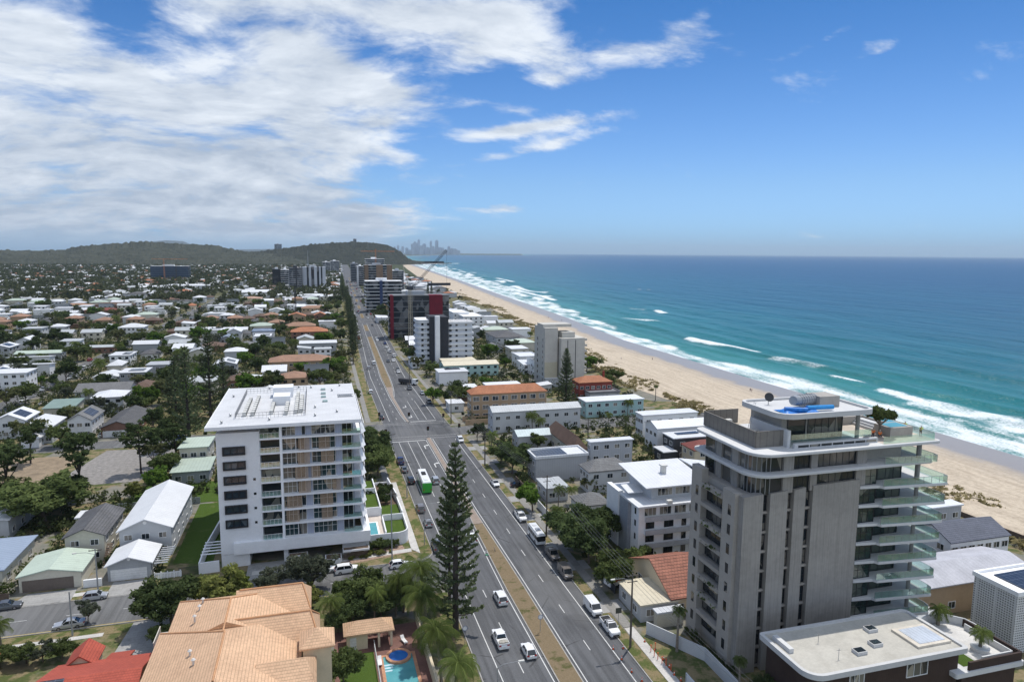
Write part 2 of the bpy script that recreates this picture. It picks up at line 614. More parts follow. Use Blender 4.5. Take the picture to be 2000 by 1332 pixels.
for u, v, su, sv, amp, tilt in CLOUDS:
 a0, e0 = azel(u, v)
 k = 1.0 / (1 + ((u - 1000) / F) ** 2)
 a = math_n(nt, 'SUBTRACT', az, a0)
 e = math_n(nt, 'SUBTRACT', el, e0)
 ca, sa = math.cos(R(tilt)), math.sin(R(tilt))
 p = math_n(nt, 'ADD', math_n(nt, 'MULTIPLY', a, ca), math_n(nt, 'MULTIPLY', e, -sa))
 q = math_n(nt, 'ADD', math_n(nt, 'MULTIPLY', a, sa), math_n(nt, 'MULTIPLY', e, ca))
 p = math_n(nt, 'DIVIDE', p, su / F * k)
 q = math_n(nt, 'DIVIDE', q, sv / F)
 r2 = math_n(nt, 'ADD', math_n(nt, 'MULTIPLY', p, p), math_n(nt, 'MULTIPLY', q, q))
 g = math_n(nt, 'MULTIPLY', math_n(nt, 'EXPONENT', math_n(nt, 'MULTIPLY', r2, -.75)), amp)
 tot = g if tot is None else math_n(nt, 'ADD', tot, g)
back = math_n(nt, 'MULTIPLY', math_n(nt, 'MAXIMUM', ramp_n(nt, math_n(nt, 'MULTIPLY', dy, -1), -.1, .35), ramp_n(nt, dz, .52, .72)), FILL_CLOUD)  # unseen cloud cover to the south and overhead, added as fill light
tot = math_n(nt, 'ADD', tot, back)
body = math_n(nt, 'ADD', math_n(nt, 'MULTIPLY', math_n(nt, 'SUBTRACT', n_big, .5), 3.2), math_n(nt, 'MULTIPLY', math_n(nt, 'SUBTRACT', n_fine, .5), 1.5))
dens = math_n(nt, 'ADD', math_n(nt, 'MINIMUM', tot, 1.5), body)
mask = ramp_n(nt, dens, .42, 1.46)
mask = math_n(nt, 'MULTIPLY', mask, ramp_n(nt, dz, -.005, .03))
relief = math_n(nt, 'MULTIPLY', math_n(nt, 'SUBTRACT', n_big, n_off), 2.6)
thick = ramp_n(nt, tot, .55, 1.5)
low = ramp_n(nt, el, R(13), R(1))
lit = math_n(nt, 'ADD', .86, relief)
lit = math_n(nt, 'SUBTRACT', lit, math_n(nt, 'MULTIPLY', thick, .32))
lit = math_n(nt, 'SUBTRACT', lit, math_n(nt, 'MULTIPLY', low, .34))
lit = math_n(nt, 'ADD', lit, math_n(nt, 'MULTIPLY', math_n(nt, 'SUBTRACT', n_fine, .5), .5), clamp=True)
ccol = mix_n(nt, lit, CLOUD_DARK, CLOUD_LIT)
sk = mix_n(nt, 1.0, mix_n(nt, 1.0, sky.outputs[0], mix_n(nt, ramp_n(nt, el, R(6), R(0)), (1, 1, 1), SKY_HOR), 'MULTIPLY'), mix_n(nt, ramp_n(nt, el, R(-1), R(24)), SKY_LOW, SKY_TINT), 'MULTIPLY')
fill_gain = math_n(nt, 'ADD', 1.0, math_n(nt, 'MULTIPLY', ramp_n(nt, math_n(nt, 'MULTIPLY', dy, -1), .0, .5), .5))  # extra brightness on the added southern cloud, to lift the shaded fronts
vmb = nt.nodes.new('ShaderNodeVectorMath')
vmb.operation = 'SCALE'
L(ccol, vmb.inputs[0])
L(fill_gain, vmb.inputs['Scale'])
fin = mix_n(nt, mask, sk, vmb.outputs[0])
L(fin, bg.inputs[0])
# air
if HAZE:
 hz = B().box(-24000, -3000, -4, 27000, 30000, 420)
 hm = bpy.data.materials.new('haze')
 hm.use_nodes = True
 n2 = hm.node_tree
 n2.nodes.remove(n2.nodes['Principled BSDF'])
 pvn = n2.nodes.new('ShaderNodeVolumePrincipled')
 pvn.inputs['Color'].default_value = HAZE_COL
 pvn.inputs['Density'].default_value = HAZE
 pvn.inputs['Anisotropy'].default_value = .1
 n2.links.new(pvn.outputs[0], n2.nodes['Material Output'].inputs['Volume'])
 ho = hz.build('haze', hm)
 ho['kind'] = 'stuff'
# ground
def ground_mat():
 m, nt, b = nt_new('ground')
 L = nt.links.new
 pos = nt.nodes.new('ShaderNodeNewGeometry').outputs['Position']
 a = noise_n(nt, pos, .045, 4, .6)
 b1 = noise_n(nt, pos, .3, 4, .65)
 c = noise_n(nt, pos, 2.2, 3, .6)
 lawn = mix_n(nt, c, (.050, .068, .022), (.115, .135, .050))
 dry = mix_n(nt, c, (.15, .12, .065), (.29, .235, .14))
 pav = mix_n(nt, b1, (.17, .16, .145), (.27, .26, .24))
 col = mix_n(nt, ramp_n(nt, b1, .42, .58), lawn, dry)
 col = mix_n(nt, math_n(nt, 'MULTIPLY', ramp_n(nt, a, .52, .56), .75), col, pav)
 sp = nt.nodes.new('ShaderNodeSeparateXYZ')
 L(pos, sp.inputs[0])
 far = ramp_n(nt, sp.outputs[1], 700, 1500)
 col = mix_n(nt, far, col, mix_n(nt, b1, (.030, .042, .018), (.085, .095, .045)))
 L(col, b.inputs['Base Color'])
 b.inputs['Roughness'].default_value = .95
 b.inputs['Specular IOR Level'].default_value = .1
 return m
gs = [-2500, 0, 60, 110, 235, 290, 405, 518, 640, 776, 1024, 1475, 2589, 3300, 3950, 6000, 10000, 13500, 14500, 29000]
gb = B()
gv, gf = [], []
for s in gs:
 e = dune(s) + 3 if s < 3000 else shore(s) - 25
 gv += [(-23000, s, 0), (-2000, s, 0), (-300, s, 0), (e, s, 0)]
for i in range(len(gs) - 1):
 for k in range(3):
  gf.append((i * 4 + k, i * 4 + k + 1, i * 4 + k + 5, i * 4 + k + 4))
gb.add(gv, gf)
structure(gb.build('ground', ground_mat()))
structure(B().box(-2000, -2500, -4.0, 26500, 29500, -3.2).build('sea_bed', M('sea_bed', (.30, .27, .2))))
def beach_mat():
 m, nt, b = nt_new('sand')
 L = nt.links.new
 pos = nt.nodes.new('ShaderNodeNewGeometry').outputs['Position']
 at = nt.nodes.new('ShaderNodeAttribute')
 at.attribute_name = 'off'
 a = noise_n(nt, pos, .05, 5, .65)
 c = noise_n(nt, pos, .8, 4, .7)
 str_ = noise_n(nt, map_n(nt, pos, (.5, .04, 1), R(2)), 1.0, 4, .6)
 dry = mix_n(nt, ramp_n(nt, math_n(nt, 'ADD', math_n(nt, 'MULTIPLY', c, .5), math_n(nt, 'MULTIPLY', str_, .5)), .35, .65), (.39, .32, .24), (.58, .49, .375))
 wet = mix_n(nt, c, (.27, .235, .205), (.34, .30, .255))
 o = math_n(nt, 'ADD', at.outputs['Fac'], math_n(nt, 'MULTIPLY', math_n(nt, 'SUBTRACT', a, .5), 16))
 o = math_n(nt, 'ADD', o, math_n(nt, 'MULTIPLY', math_n(nt, 'SUBTRACT', str_, .5), 5))
 wf = ramp_n(nt, o, -19, -12)
 damp = ramp_n(nt, o, -27, -17)
 col = mix_n(nt, math_n(nt, 'MULTIPLY', damp, .35), dry, wet)
 col = mix_n(nt, wf, col, wet)
 L(col, b.inputs['Base Color'])
 rg = nt.nodes.new('ShaderNodeMapRange')
 rg.inputs[3].default_value = .95
 rg.inputs[4].default_value = .30
 L(wf, rg.inputs[0])
 L(rg.outputs[0], b.inputs['Roughness'])
 b.inputs['Specular IOR Level'].default_value = .3
 bn = nt.nodes.new('ShaderNodeBump')
 bn.inputs['Strength'].default_value = .5
 bn.inputs['Distance'].default_value = .25
 bh = math_n(nt, 'MULTIPLY', math_n(nt, 'ADD', c, noise_n(nt, pos, 2.5, 3, .6)), math_n(nt, 'SUBTRACT', 1.0, wf))
 L(bh, bn.inputs['Height'])
 L(bn.outputs[0], b.inputs['Normal'])
 return m
ss = np.concatenate([np.arange(-300, 700, 5.0), np.arange(700, 1600, 12.0), np.arange(1600, 3720, 40.0)])
nc = 40
bt = np.linspace(0, 1, nc)
S_, T_ = np.meshgrid(ss, bt, indexing='ij')
dn = np.interp(S_, [a for a, _ in DUNE], [b for _, b in DUNE])
sh = np.interp(S_, [a for a, _ in SHORE], [b for _, b in SHORE])
dn = np.where(S_ > 3300, sh - 40, dn)
x0, x1 = dn - 2, sh + 14
X_ = x0 + (x1 - x0) * T_
OFF = X_ - sh
zb = np.interp(T_, [0, .15, .5, .72, .86, 1], [.05, .8, 1.1, .6, .1, -.9])
zb = zb + (fbm(X_ * .12, S_ * .12, 4, 3) - .5) * .9 * np.clip((-OFF - 12) / 15, 0, 1) * np.clip(T_ * 8, 0, 1)
me = npmesh('beach', np.stack([X_, S_, zb], -1).reshape(-1, 3), grid_quads(nc, len(ss)), beach_mat(), True, {'off': OFF})
structure(link_mesh('beach', me))
def sea_mat():
 m, nt, b = nt_new('sea_water')
 L = nt.links.new
 pos = nt.nodes.new('ShaderNodeNewGeometry').outputs['Position']
 at = nt.nodes.new('ShaderNodeAttribute')
 at.attribute_name = 'off'
 fo = nt.nodes.new('ShaderNodeAttribute')
 fo.attribute_name = 'foam'
 big = noise_n(nt, map_n(nt, pos, (1, .3, 1), R(-4)), .018, 5, .6)
 huge = noise_n(nt, map_n(nt, pos, (1, .5, 1), R(10)), .0016, 4, .6)
 o = math_n(nt, 'MULTIPLY', at.outputs['Fac'], math_n(nt, 'ADD', .62, math_n(nt, 'MULTIPLY', big, .76)))
 o = math_n(nt, 'LOGARITHM', math_n(nt, 'MAXIMUM', o, 1.0), 10.0)
 o = math_n(nt, 'ADD', o, math_n(nt, 'MULTIPLY', math_n(nt, 'SUBTRACT', huge, .5), .5))
 cr = nt.nodes.new('ShaderNodeValToRGB')
 el_ = cr.color_ramp.elements
 stops = SEA_STOPS
 el_[0].position, el_[0].color = stops[0][0] / 4.5, (*stops[0][1], 1)
 el_[1].position, el_[1].color = stops[-1][0] / 4.5, (*stops[-1][1], 1)
 for p, c in stops[1:-1]:
  e = el_.new(p / 4.5)
  e.color = (*c, 1)
 L(math_n(nt, 'DIVIDE', o, 4.5), cr.inputs[0])
 col = cr.outputs[0]
 st = noise_n(nt, map_n(nt, pos, (1, .22, 1), R(-8)), .11, 5, .65)
 st2 = noise_n(nt, map_n(nt, pos, (1, .12, 1), R(-3)), .028, 4, .6)
 stv = math_n(nt, 'ADD', .30, math_n(nt, 'ADD', math_n(nt, 'MULTIPLY', st, .75), math_n(nt, 'MULTIPLY', st2, .65)))
 vm = nt.nodes.new('ShaderNodeVectorMath')
 vm.operation = 'SCALE'
 L(col, vm.inputs[0])
 L(stv, vm.inputs['Scale'])
 col = vm.outputs[0]
 lace = nt.nodes.new('ShaderNodeTexVoronoi')
 lace.feature = 'DISTANCE_TO_EDGE'
 lace.inputs['Scale'].default_value = .55
 dis = nt.nodes.new('ShaderNodeTexNoise')
 dis.inputs['Scale'].default_value = .35
 dis.inputs['Detail'].default_value = 4
 L(pos, dis.inputs['Vector'])
 av = nt.nodes.new('ShaderNodeVectorMath')
 sv = nt.nodes.new('ShaderNodeVectorMath')
 sv.operation = 'SCALE'
 sv.inputs['Scale'].default_value = 4
 L(dis.outputs['Color'], sv.inputs[0])
 L(pos, av.inputs[0])
 L(sv.outputs[0], av.inputs[1])
 L(map_n(nt, av.outputs[0], (1, .55, 1)), lace.inputs['Vector'])
 ld = math_n(nt, 'MULTIPLY', math_n(nt, 'SUBTRACT', .45, lace.outputs['Distance']), .5)
 fn = noise_n(nt, pos, 1.1, 5, .7)
 ff = math_n(nt, 'ADD', math_n(nt, 'MULTIPLY', fo.outputs['Fac'], 1.25), math_n(nt, 'ADD', ld, math_n(nt, 'MULTIPLY', math_n(nt, 'SUBTRACT', fn, .5), 1.5)))
 fm = math_n(nt, 'MULTIPLY', ramp_n(nt, ff, .58, 1.30), .9)
 wc = noise_n(nt, map_n(nt, pos, (1, .35, 1), R(-6)), .05, 6, .72)
 wm = math_n(nt, 'MULTIPLY', ramp_n(nt, wc, .74, .80), .5)
 fm = math_n(nt, 'MAXIMUM', fm, wm)
 col = mix_n(nt, fm, col, (.80, .83, .84))
 L(col, b.inputs['Base Color'])
 b.inputs['IOR'].default_value = 1.33
 b.inputs['Specular IOR Level'].default_value = SEA_SPEC
 rg = nt.nodes.new('ShaderNodeMapRange')
 rg.inputs[3].default_value = .28
 rg.inputs[4].default_value = .9
 L(fm, rg.inputs[0])
 L(rg.outputs[0], b.inputs['Roughness'])
 h1 = noise_n(nt, map_n(nt, pos, (1, .4, 1), R(-10)), .16, 6, .68)
 h2 = noise_n(nt, map_n(nt, pos, (1, .25, 1), R(5)), .03, 3, .6)
 hh = math_n(nt, 'ADD', h1, math_n(nt, 'MULTIPLY', h2, 4.5))
 bn = nt.nodes.new('ShaderNodeBump')
 bn.inputs['Strength'].default_value = .9
 bn.inputs['Distance'].default_value = 2.2
 L(hh, bn.inputs['Height'])
 L(bn.outputs[0], b.inputs['Normal'])
 return m
SEA = sea_mat()
ss = np.concatenate([np.arange(-250, 120, 8.0), np.arange(120, 480, 1.6), np.arange(480, 900, 4.0), np.arange(900, 1700, 9.0), np.arange(1700, 3760, 22.0)])
dd = np.concatenate([np.arange(-13, 90, 1.3), np.arange(90, 240, 3.0), np.arange(240, 421, 12.0)])
S_, D_ = np.meshgrid(ss, dd, indexing='ij')
sh = np.interp(S_, [a for a, _ in SHORE], [b for _, b in SHORE])
X_ = sh + D_
wob = (fbm(S_ * .02, S_ * 0 + 3, 3, 5) - .5)
Z_ = np.zeros_like(S_)
FO = np.zeros_like(S_)
grow = np.clip((D_ - 8) / 30, 0, 1)
for i, (dc, amp, wd) in enumerate([(30, .5, 5), (46, .7, 6), (60, .9, 7), (84, .9, 9), (104, .8, 10), (135, .8, 11), (165, .7, 13), (205, .6, 14), (250, .5, 16), (300, .5, 18)]):
 c = dc + (fbm(S_ * .012, S_ * 0 + i * 7.3, 3, 20 + i) - .5) * (16 + dc * .12) + (S_ - 300) * -.012 * (i % 3)
 a = amp * (.35 + 1.1 * fbm(S_ * .009, S_ * 0 + i * 3.1, 2, 50 + i))
 x = (D_ - c) / wd
 Z_ += 1.55 * a * np.where(x < 0, np.exp(-(x * 1.8) ** 2), np.exp(-(x * .9) ** 2))
Z_ += (fbm(X_ * .09, S_ * .05, 4, 8) - .5) * .5 * grow
BREAK = []
for (u0, v0), (u1, v1), wd, st in [((1337, 663), (1480, 690), 5.0, 1.15), ((1510, 700), (1602, 722), 9, .62), ((1618, 737), (1692, 751), 3.4, 1.0), ((1715, 762), (1810, 790), 4.5, 1.0),
         ((1800, 785), (2040, 850), 13, .85), ((1850, 815), (2060, 880), 5, .65), ((1226, 604), (1262, 606), 4, 1.0), ((1280, 608), (1298, 614), 5, 1.2), ((1215, 622), (1290, 630), 5, .8), ((1240, 612), (1270, 614), 3, .7), ((1028, 577), (1080, 579), 6, 1.1),
         ((1232, 565), (1272, 567), 6, .9), ((1138, 589), (1160, 590), 5, .7), ((960, 560), (1010, 572), 9, .8), ((880, 531), (905, 533), 14, .9), ((860, 518), (880, 520), 20, .7), ((890, 548), (960, 566), 10, .8)]:
 ax, ay = G(u0, v0)
 bx, by = G(u1, v1)
 ex, ey = bx - ax, by - ay
 ln = math.hypot(ex, ey)
 ex, ey = ex / ln, ey / ln
 p = (X_ - ax) * ex + (S_ - ay) * ey
 q = (X_ - ax) * -ey + (S_ - ay) * ex
 q = q + (fbm(p * .06, p * 0 + u0, 3, 9) - .5) * wd * 1.4
 f = np.exp(-(q / wd) ** 2) * np.clip((p + 4) / 8, 0, 1) * np.clip((ln - p + 4) / 8, 0, 1)
 FO = np.maximum(FO, f * st * (.62 + .7 * fbm(X_ * .15, S_ * .15, 3, 31)))
 Z_ += f * .5 * st
wid = np.interp(S_, [0, 200, 450, 700, 1200, 2500], [24, 34, 30, 42, 75, 105]) * (.6 + .8 * fbm(S_ * .013, S_ * 0 + 1.7, 3, 77))
inn = -3 + (fbm(S_ * .035, S_ * 0, 4, 71) - .5) * 16
t = (D_ - inn) / wid
BACKW = 1
wash = np.clip((D_ - inn) / 1.2, 0, 1) * np.clip((1 - t) / .35, 0, 1)
den = .30 + .25 * (1 - t) + 1.15 * (fbm(X_ * .13, S_ * .05, 4, 41) - .35) + .35 * np.exp(-((D_ - inn - 2.5) / 2.2) ** 2) + .3 * np.exp(-((t - .72) / .14) ** 2)
FO = np.maximum(FO, wash * den)
for k, dc in enumerate((48, 78, 110)):        # further lines of surf to the north
 c = dc + (fbm(S_ * .01, S_ * 0 + k * 9, 3, 90 + k) - .5) * 40
 on = np.clip((fbm(S_ * .009, S_ * 0 + k * 5, 2, 95 + k) - .47) * 7, 0, 1) * np.clip((S_ - 640 - k * 250) / 200, 0, 1)
 FO = np.maximum(FO, np.exp(-((D_ - c) / 9) ** 2) * on * .95)
fade = np.clip((421 - D_) / 60, 0, 1)
Z_ = Z_ * grow * fade
Z_ = np.where(D_ < 10, Z_ * 0 + np.interp(D_, [-13, -4, 10], [-.6, .05, .08]), Z_)
me = npmesh('shallows', np.stack([X_, S_, Z_], -1).reshape(-1, 3), grid_quads(len(dd), len(ss)), SEA, True, {'off': D_ + 14, 'foam': FO})
structure(link_mesh('shallows', me))
ss = np.array([-2400, -800, -250, 0, 250, 460, 640, 900, 1520, 2589, 3300, 3500, 3738, 3950, 4500, 6000, 8000, 10000, 12000, 13500, 14500, 18000, 22000, 28500], float)
dd = np.array([0, 150, 420.1, 700, 1200, 2500, 5000, 9000, 14000, 25000], float)
S_, D_ = np.meshgrid(ss, dd, indexing='ij')
sh = np.interp(S_, [a for a, _ in SHORE], [b for _, b in SHORE])
X_ = np.minimum(sh + D_, 26000)
Z_ = np.where((D_ < 415) & (S_ > -300) & (S_ < 3745), -2.4, -.0)
me = npmesh('sea', np.stack([X_, S_, Z_], -1).reshape(-1, 3), grid_quads(len(dd), len(ss)), SEA, True, {'off': D_ + 14, 'foam': np.where(D_ < 1, .4, 0)})
structure(link_mesh('sea', me))
# roads and paths
def asphalt(key, rgb, spd=.0):
 m, nt, b = nt_new(key)
 L = nt.links.new
 pos = nt.nodes.new('ShaderNodeNewGeometry').outputs['Position']
 st = noise_n(nt, map_n(nt, pos, (1.1, .035, 1)), 1.0, 4, .6)
 a = noise_n(nt, pos, .13, 4, .6)
 c = noise_n(nt, pos, 4.0, 3, .7)
 f = math_n(nt, 'ADD', math_n(nt, 'MULTIPLY', st, .5), math_n(nt, 'ADD', math_n(nt, 'MULTIPLY', a, .25), math_n(nt, 'MULTIPLY', c, .25)))
 f = ramp_n(nt, f, .36, .64)
 col = mix_n(nt, f, [x * .70 for x in rgb], [x * 1.27 for x in rgb])
 vo = nt.nodes.new('ShaderNodeTexVoronoi')
 vo.feature = 'DISTANCE_TO_EDGE'
 vo.inputs['Scale'].default_value = .11
 L(pos, vo.inputs['Vector'])
 crk = math_n(nt, 'MULTIPLY', math_n(nt, 'LESS_THAN', vo.outputs['Distance'], .012), ramp_n(nt, a, .5, .6))
 col = mix_n(nt, math_n(nt, 'MULTIPLY', crk, .5), col, (.02, .02, .02))
 pt = ramp_n(nt, noise_n(nt, pos, .06, 2, .5), .60, .63)
 col = mix_n(nt, math_n(nt, 'MULTIPLY', pt, .38), col, (.06, .06, .062))
 lt = ramp_n(nt, noise_n(nt, map_n(nt, pos, (1, .3, 1)), .045, 3, .6), .56, .60)
 col = mix_n(nt, math_n(nt, 'MULTIPLY', lt, .3), col, (.17, .168, .165))
 L(col, b.inputs['Base Color'])
 b.inputs['Roughness'].default_value = .85
 b.inputs['Specular IOR Level'].default_value = .25
 bn = nt.nodes.new('ShaderNodeBump')
 bn.inputs['Strength'].default_value = .3
 bn.inputs['Distance'].default_value = .02
 L(noise_n(nt, pos, 9, 2, .6), bn.inputs['Height'])
 L(bn.outputs[0], b.inputs['Normal'])
 MATS[key] = m
 return m
ASPH = asphalt('asphalt', (.105, .107, .112))
ASPH2 = asphalt('street_asphalt', (.135, .135, .135))
KERB = M('kerb_concrete', (.36, .345, .32), dirt=.4, scale=.8)
PATHM = M('path_concrete', (.50, .48, .45), pat='pave', period=2.2, depth=.12, scale=.5, dirt=.25, dirtcol=(.25, .23, .2))
GREYPATH = M('old_path_concrete', (.27, .26, .24), pat='pave', period=2.2, depth=.15, scale=.5, dirt=.4)
DIRT = M('bare_dirt', (.26, .20, .135), var=.3, scale=.4, rough=.95)
GRASSM = None
def grass_mat(key, g1, g2, d1, d2, bal):
 m, nt, b = nt_new(key)
 L = nt.links.new
 pos = nt.nodes.new('ShaderNodeNewGeometry').outputs['Position']
 c = noise_n(nt, pos, 3.0, 4, .7)
 b1 = noise_n(nt, pos, .35, 4, .7)
 col = mix_n(nt, ramp_n(nt, b1, bal - .07, bal + .07), mix_n(nt, c, g1, g2), mix_n(nt, c, d1, d2))
 L(col, b.inputs['Base Color'])
 b.inputs['Roughness'].default_value = 1
 b.inputs['Specular IOR Level'].default_value = .05
 bn = nt.nodes.new('ShaderNodeBump')
 bn.inputs['Distance'].default_value = .12
 L(noise_n(nt, pos, 6, 3, .7), bn.inputs['Height'])
 L(bn.outputs[0], b.inputs['Normal'])
 MATS[key] = m
 return m
DRYG = grass_mat('dry_grass', (.07, .075, .03), (.14, .13, .06), (.15, .115, .068), (.28, .215, .14), .40)
VERGE = grass_mat('verge_grass', (.065, .085, .025), (.13, .15, .055), (.17, .135, .07), (.30, .24, .14), .50)
LAWN = grass_mat('lawn', (.050, .085, .016), (.085, .135, .03), (.075, .11, .025), (.12, .15, .05), .62)
def strip(b, fl, fr, s0, s1, z, step=15.0, z1=None):
 n = max(1, int(math.ceil((s1 - s0) / step)))
 pts = []
 for k in range(n + 1):
  s = s0 + (s1 - s0) * k / n
  l = fl(s) if callable(fl) else fl
  r = fr(s) if callable(fr) else fr
  pts += [(l + bend(s), s, z), (r + bend(s), s, z)]
 b.add(pts, [(2 * k, 2 * k + 1, 2 * k + 3, 2 * k + 2) for k in range(n)])
WK = lambda s: lerp([(0, 22.3), (230, 22.5), (420, 22.4), (680, 19.5), (1000, 17.5), (3600, 15)], s)
EK = lambda s: lerp([(0, 47.3), (230, 46.4), (420, 45.0), (3600, 45.0)], s)
b = B()
strip(b, WK, EK, 20, 3640, .02)
structure(b.build('highway', ASPH))
b = B()
b.flat([(-420, 124.5), (22.4, 124.8), (22.4, 135.5), (-420, 135.0)], .024)
b.flat([(22.4, 121.5), (22.4, 138.5), (18.5, 135.4), (18.5, 124.8)], .028)
structure(b.build('side_street', ASPH2))
b = B()
b.flat([(-420, 241.5), (22.6, 242.5), (22.6, 252), (-420, 251)], .024)
b.flat([(46.3, 231), (104, 230), (104, 240.5), (46.3, 242)], .024)
b.flat([(88, 229), (118, 226), (150, 232), (150, 240), (104, 241)], .03)
structure(b.build('cross_street', ASPH2))
b = B()
b.flat([(-128.5, 150), (-119, 150), (-119, 1600), (-128.5, 1600)], .03)
for s in (400, 505, 610, 716, 822, 930):
 b.flat([(-700, s), (-128.5, s), (-128.5, s + 8), (-700, s + 8)], .032)
 if s > 450:
  b.flat([(-119, s), (20, s), (20, s + 8), (-119, s + 8)], .032)
structure(b.build('suburb_street', ASPH2))
b = B()
def kerb(pts, w=.16, h=.14):
 for (xa, ya), (xb, yb) in zip(pts, pts[1:]):
  dx, dy = xb - xa, yb - ya
  l = math.hypot(dx, dy)
  if l < .01:
   continue
  nx, ny = -dy / l * w / 2, dx / l * w / 2
  b.prism([(xa - nx, ya - ny), (xb - nx, yb - ny), (xb + nx, yb + ny), (xa + nx, ya + ny)][::1], 0, h)
def arc(cx, cy, r, a0, a1, n=7):
 return [(cx + r * math.cos(R(a0 + (a1 - a0) * k / n)), cy + r * math.sin(R(a0 + (a1 - a0) * k / n))) for k in range(n + 1)]
def kline(f, s0, s1, step=30):
 n = max(1, int((s1 - s0) / step))
 return [(f(s0 + (s1 - s0) * k / n) + bend(s0 + (s1 - s0) * k / n), s0 + (s1 - s0) * k / n) for k in range(n + 1)]
kerb(kline(WK, 30, 121) + arc(18.5, 121, 3.8, 0, 90)[::1] + [(-300, 124.6)])
kerb([(-300, 135.2), (18.4, 135.6)] + arc(18.4, 139.4, 4, -90, 0) + kline(WK, 139.5, 239) + arc(18.6, 239, 4, 0, 90) + [(-150, 242.4)])
kerb([(-150, 251.5), (18.6, 252)] + arc(18.6, 256, 4, -90, 0) + kline(WK, 256, 1500, 60))
kerb(kline(EK, 30, 227) + arc(50.3, 227, 4, 180, 90) + [(100, 230.2)])
kerb([(100, 241.2), (50.3, 242)] + arc(50.3, 246, 4, -90, -180) + kline(EK, 246, 1500, 60))
structure(b.build('kerb', KERB))
def poly_strip(fl, fr, ss, z):
 return [(fl(s) + bend(s), s) for s in ss], [(fr(s) + bend(s), s) for s in ss]
ML = lambda s: lerp([(0, 33.3), (120, 33.3), (152, 34.1), (168, 34.9), (230, 35.0)], s)
MR = lambda s: lerp([(0, 37.0), (120, 37.0), (158, 36.5), (200, 36.5), (230, 36.6)], s)
NL = lambda s: lerp([(252, 31.7), (262, 30.9), (300, 30.1), (330, 30.4), (380, 30.6), (600, 29.8), (3600, 28.5)], s)
NR = lambda s: lerp([(252, 32.4), (262, 31.9), (300, 31.5), (318, 33.2), (345, 34.4), (600, 33.0), (3600, 32.0)], s)
medk, medg, medp = B(), B(), B()
def median(fl, fr, s0, s1, green, step=8):
 n = max(2, int((s1 - s0) / step))
 ss_ = [s0 + (s1 - s0) * k / n for k in range(n + 1)]
 l, r_ = poly_strip(fl, fr, ss_, 0)
 for k in range(n):
  q = [l[k], r_[k], r_[k + 1], l[k + 1]]
  medk.prism(q, 0, .15)
  (medg if green else medp).flat([(q[0][0] + .2, q[0][1]), (q[1][0] - .2, q[1][1]), (q[2][0] - .2, q[2][1]), (q[3][0] + .2, q[3][1])], .17)
median(ML, MR, 30, 151, True)
median(ML, MR, 151.2, 229, False)
median(NL, NR, 253, 322, False)
median(NL, NR, 322.2, 520, True)
s = 560
while s < 1700:
 median(NL, NR, s, s + 45, True, 20)
 s += 110
structure(medk.build('median_kerb', KERB))
structure(medg.build('median_grass', DRYG))
structure(medp.build('median_paving', M('median_paving', (.33, .26, .21), pat='pave', period=.5, depth=.2, scale=.6, dirt=.3)))
b = B()
def line(f, s0, s1, w=.15, z=.045, step=12):
 strip(b, lambda s: f(s) - w / 2, lambda s: f(s) + w / 2, s0, s1, z, step)
def dashes(f, s0, s1, on=3.0, off=9.0, w=.14, z=.045):
 s = s0
 while s < s1:
  line(f, s, min(s + on, s1), w, z)
  s += on + off
c_ = lambda v: (lambda s: v)
line(c_(25.35), 30, 121)
line(c_(25.35), 139, 226)
line(lambda s: ML(s) - .55, 30, 152, .16)
line(lambda s: ML(s) - .35, 165, 227, .14)
dashes(c_(28.95), 33, 165)
line(c_(28.4), 172, 226, .13)
line(c_(31.5), 180, 226, .13)
line(lambda s: MR(s) + .55, 30, 228, .16)
dashes(c_(41.15), 36, 224)
line(c_(44.65), 30, 226, .16)
line(c_(42.7), 256, 345, .15)
line(c_(25.3), 256, 345, .15)
dashes(c_(28.2), 258, 1400)
line(lambda s: NL(s) - .4, 254, 620, .15)
line(lambda s: NR(s) + .4, 300, 620, .15)
line(c_(36.3), 256, 290, .13)
line(c_(39.4), 256, 290, .13)
dashes(c_(38.9), 292, 1400)
line(c_(42.3), 345, 1400, .16)
line(c_(25.2), 345, 1400, .16)
b.flat([(23, 226.6), (34.4, 226.6), (34.4, 227.1), (23, 227.1)], .05)
b.flat([(32.8, 253.2), (42.6, 253.2), (42.6, 253.7), (32.8, 253.7)], .05)
for y in (229.5, 232.3):
 b.flat([(22.6, y), (46.3, y - .4), (46.3, y - .25), (22.6, y + .15)], .05)
for y in (249.5, 251.5):
 b.flat([(22.6, y + .3), (46.3, y), (46.3, y + .14), (22.6, y + .44)], .05)
line(c_(20.5), 126.5, 133.8, .2)
def arrow(x, y, d=1, turn=1):
 p = [(-.12, 0), (.12, 0), (.12, 3.0), (.75, 3.6), (.75, 3.2), (1.5, 3.95), (.75, 4.7), (.75, 4.3), (-.12, 3.5)]
 b.flat([(x + q[0] * d * 1.2, y + q[1] * d) for q in p], .05)
for y in (177, 199, 219):
 arrow(33.0, y - 2.5)
for y in (282, 264):
 arrow(34.4, y, -1)
for k in range(14):
 x = 10 - k * 9
 b.flat([(x, 130.0), (x + 3, 130.05), (x + 3, 130.17), (x, 130.12)], .05)
WPAINT = M('road_paint', (.62, .62, .60), rough=.7, var=.12, scale=2.5, dirt=.45, dirtcol=(.2, .2, .2), objvar=0)
structure(b.build('road_marking', WPAINT))
b = B()
b.flat([(-110, 124.95), (12, 125.2), (12, 125.32), (-110, 125.07)], .05)
structure(b.build('yellow_road_marking', M('yellow_paint', (.55, .40, .10), dirt=.4, scale=2)))
b = B()
b.flat([(18.6, 30), (22.2, 30), (22.2, 121), (18.6, 121)], .03)
b.flat([(-60, 121.6), (18.3, 121.9), (18.3, 124.5), (-60, 124.4)], .032)
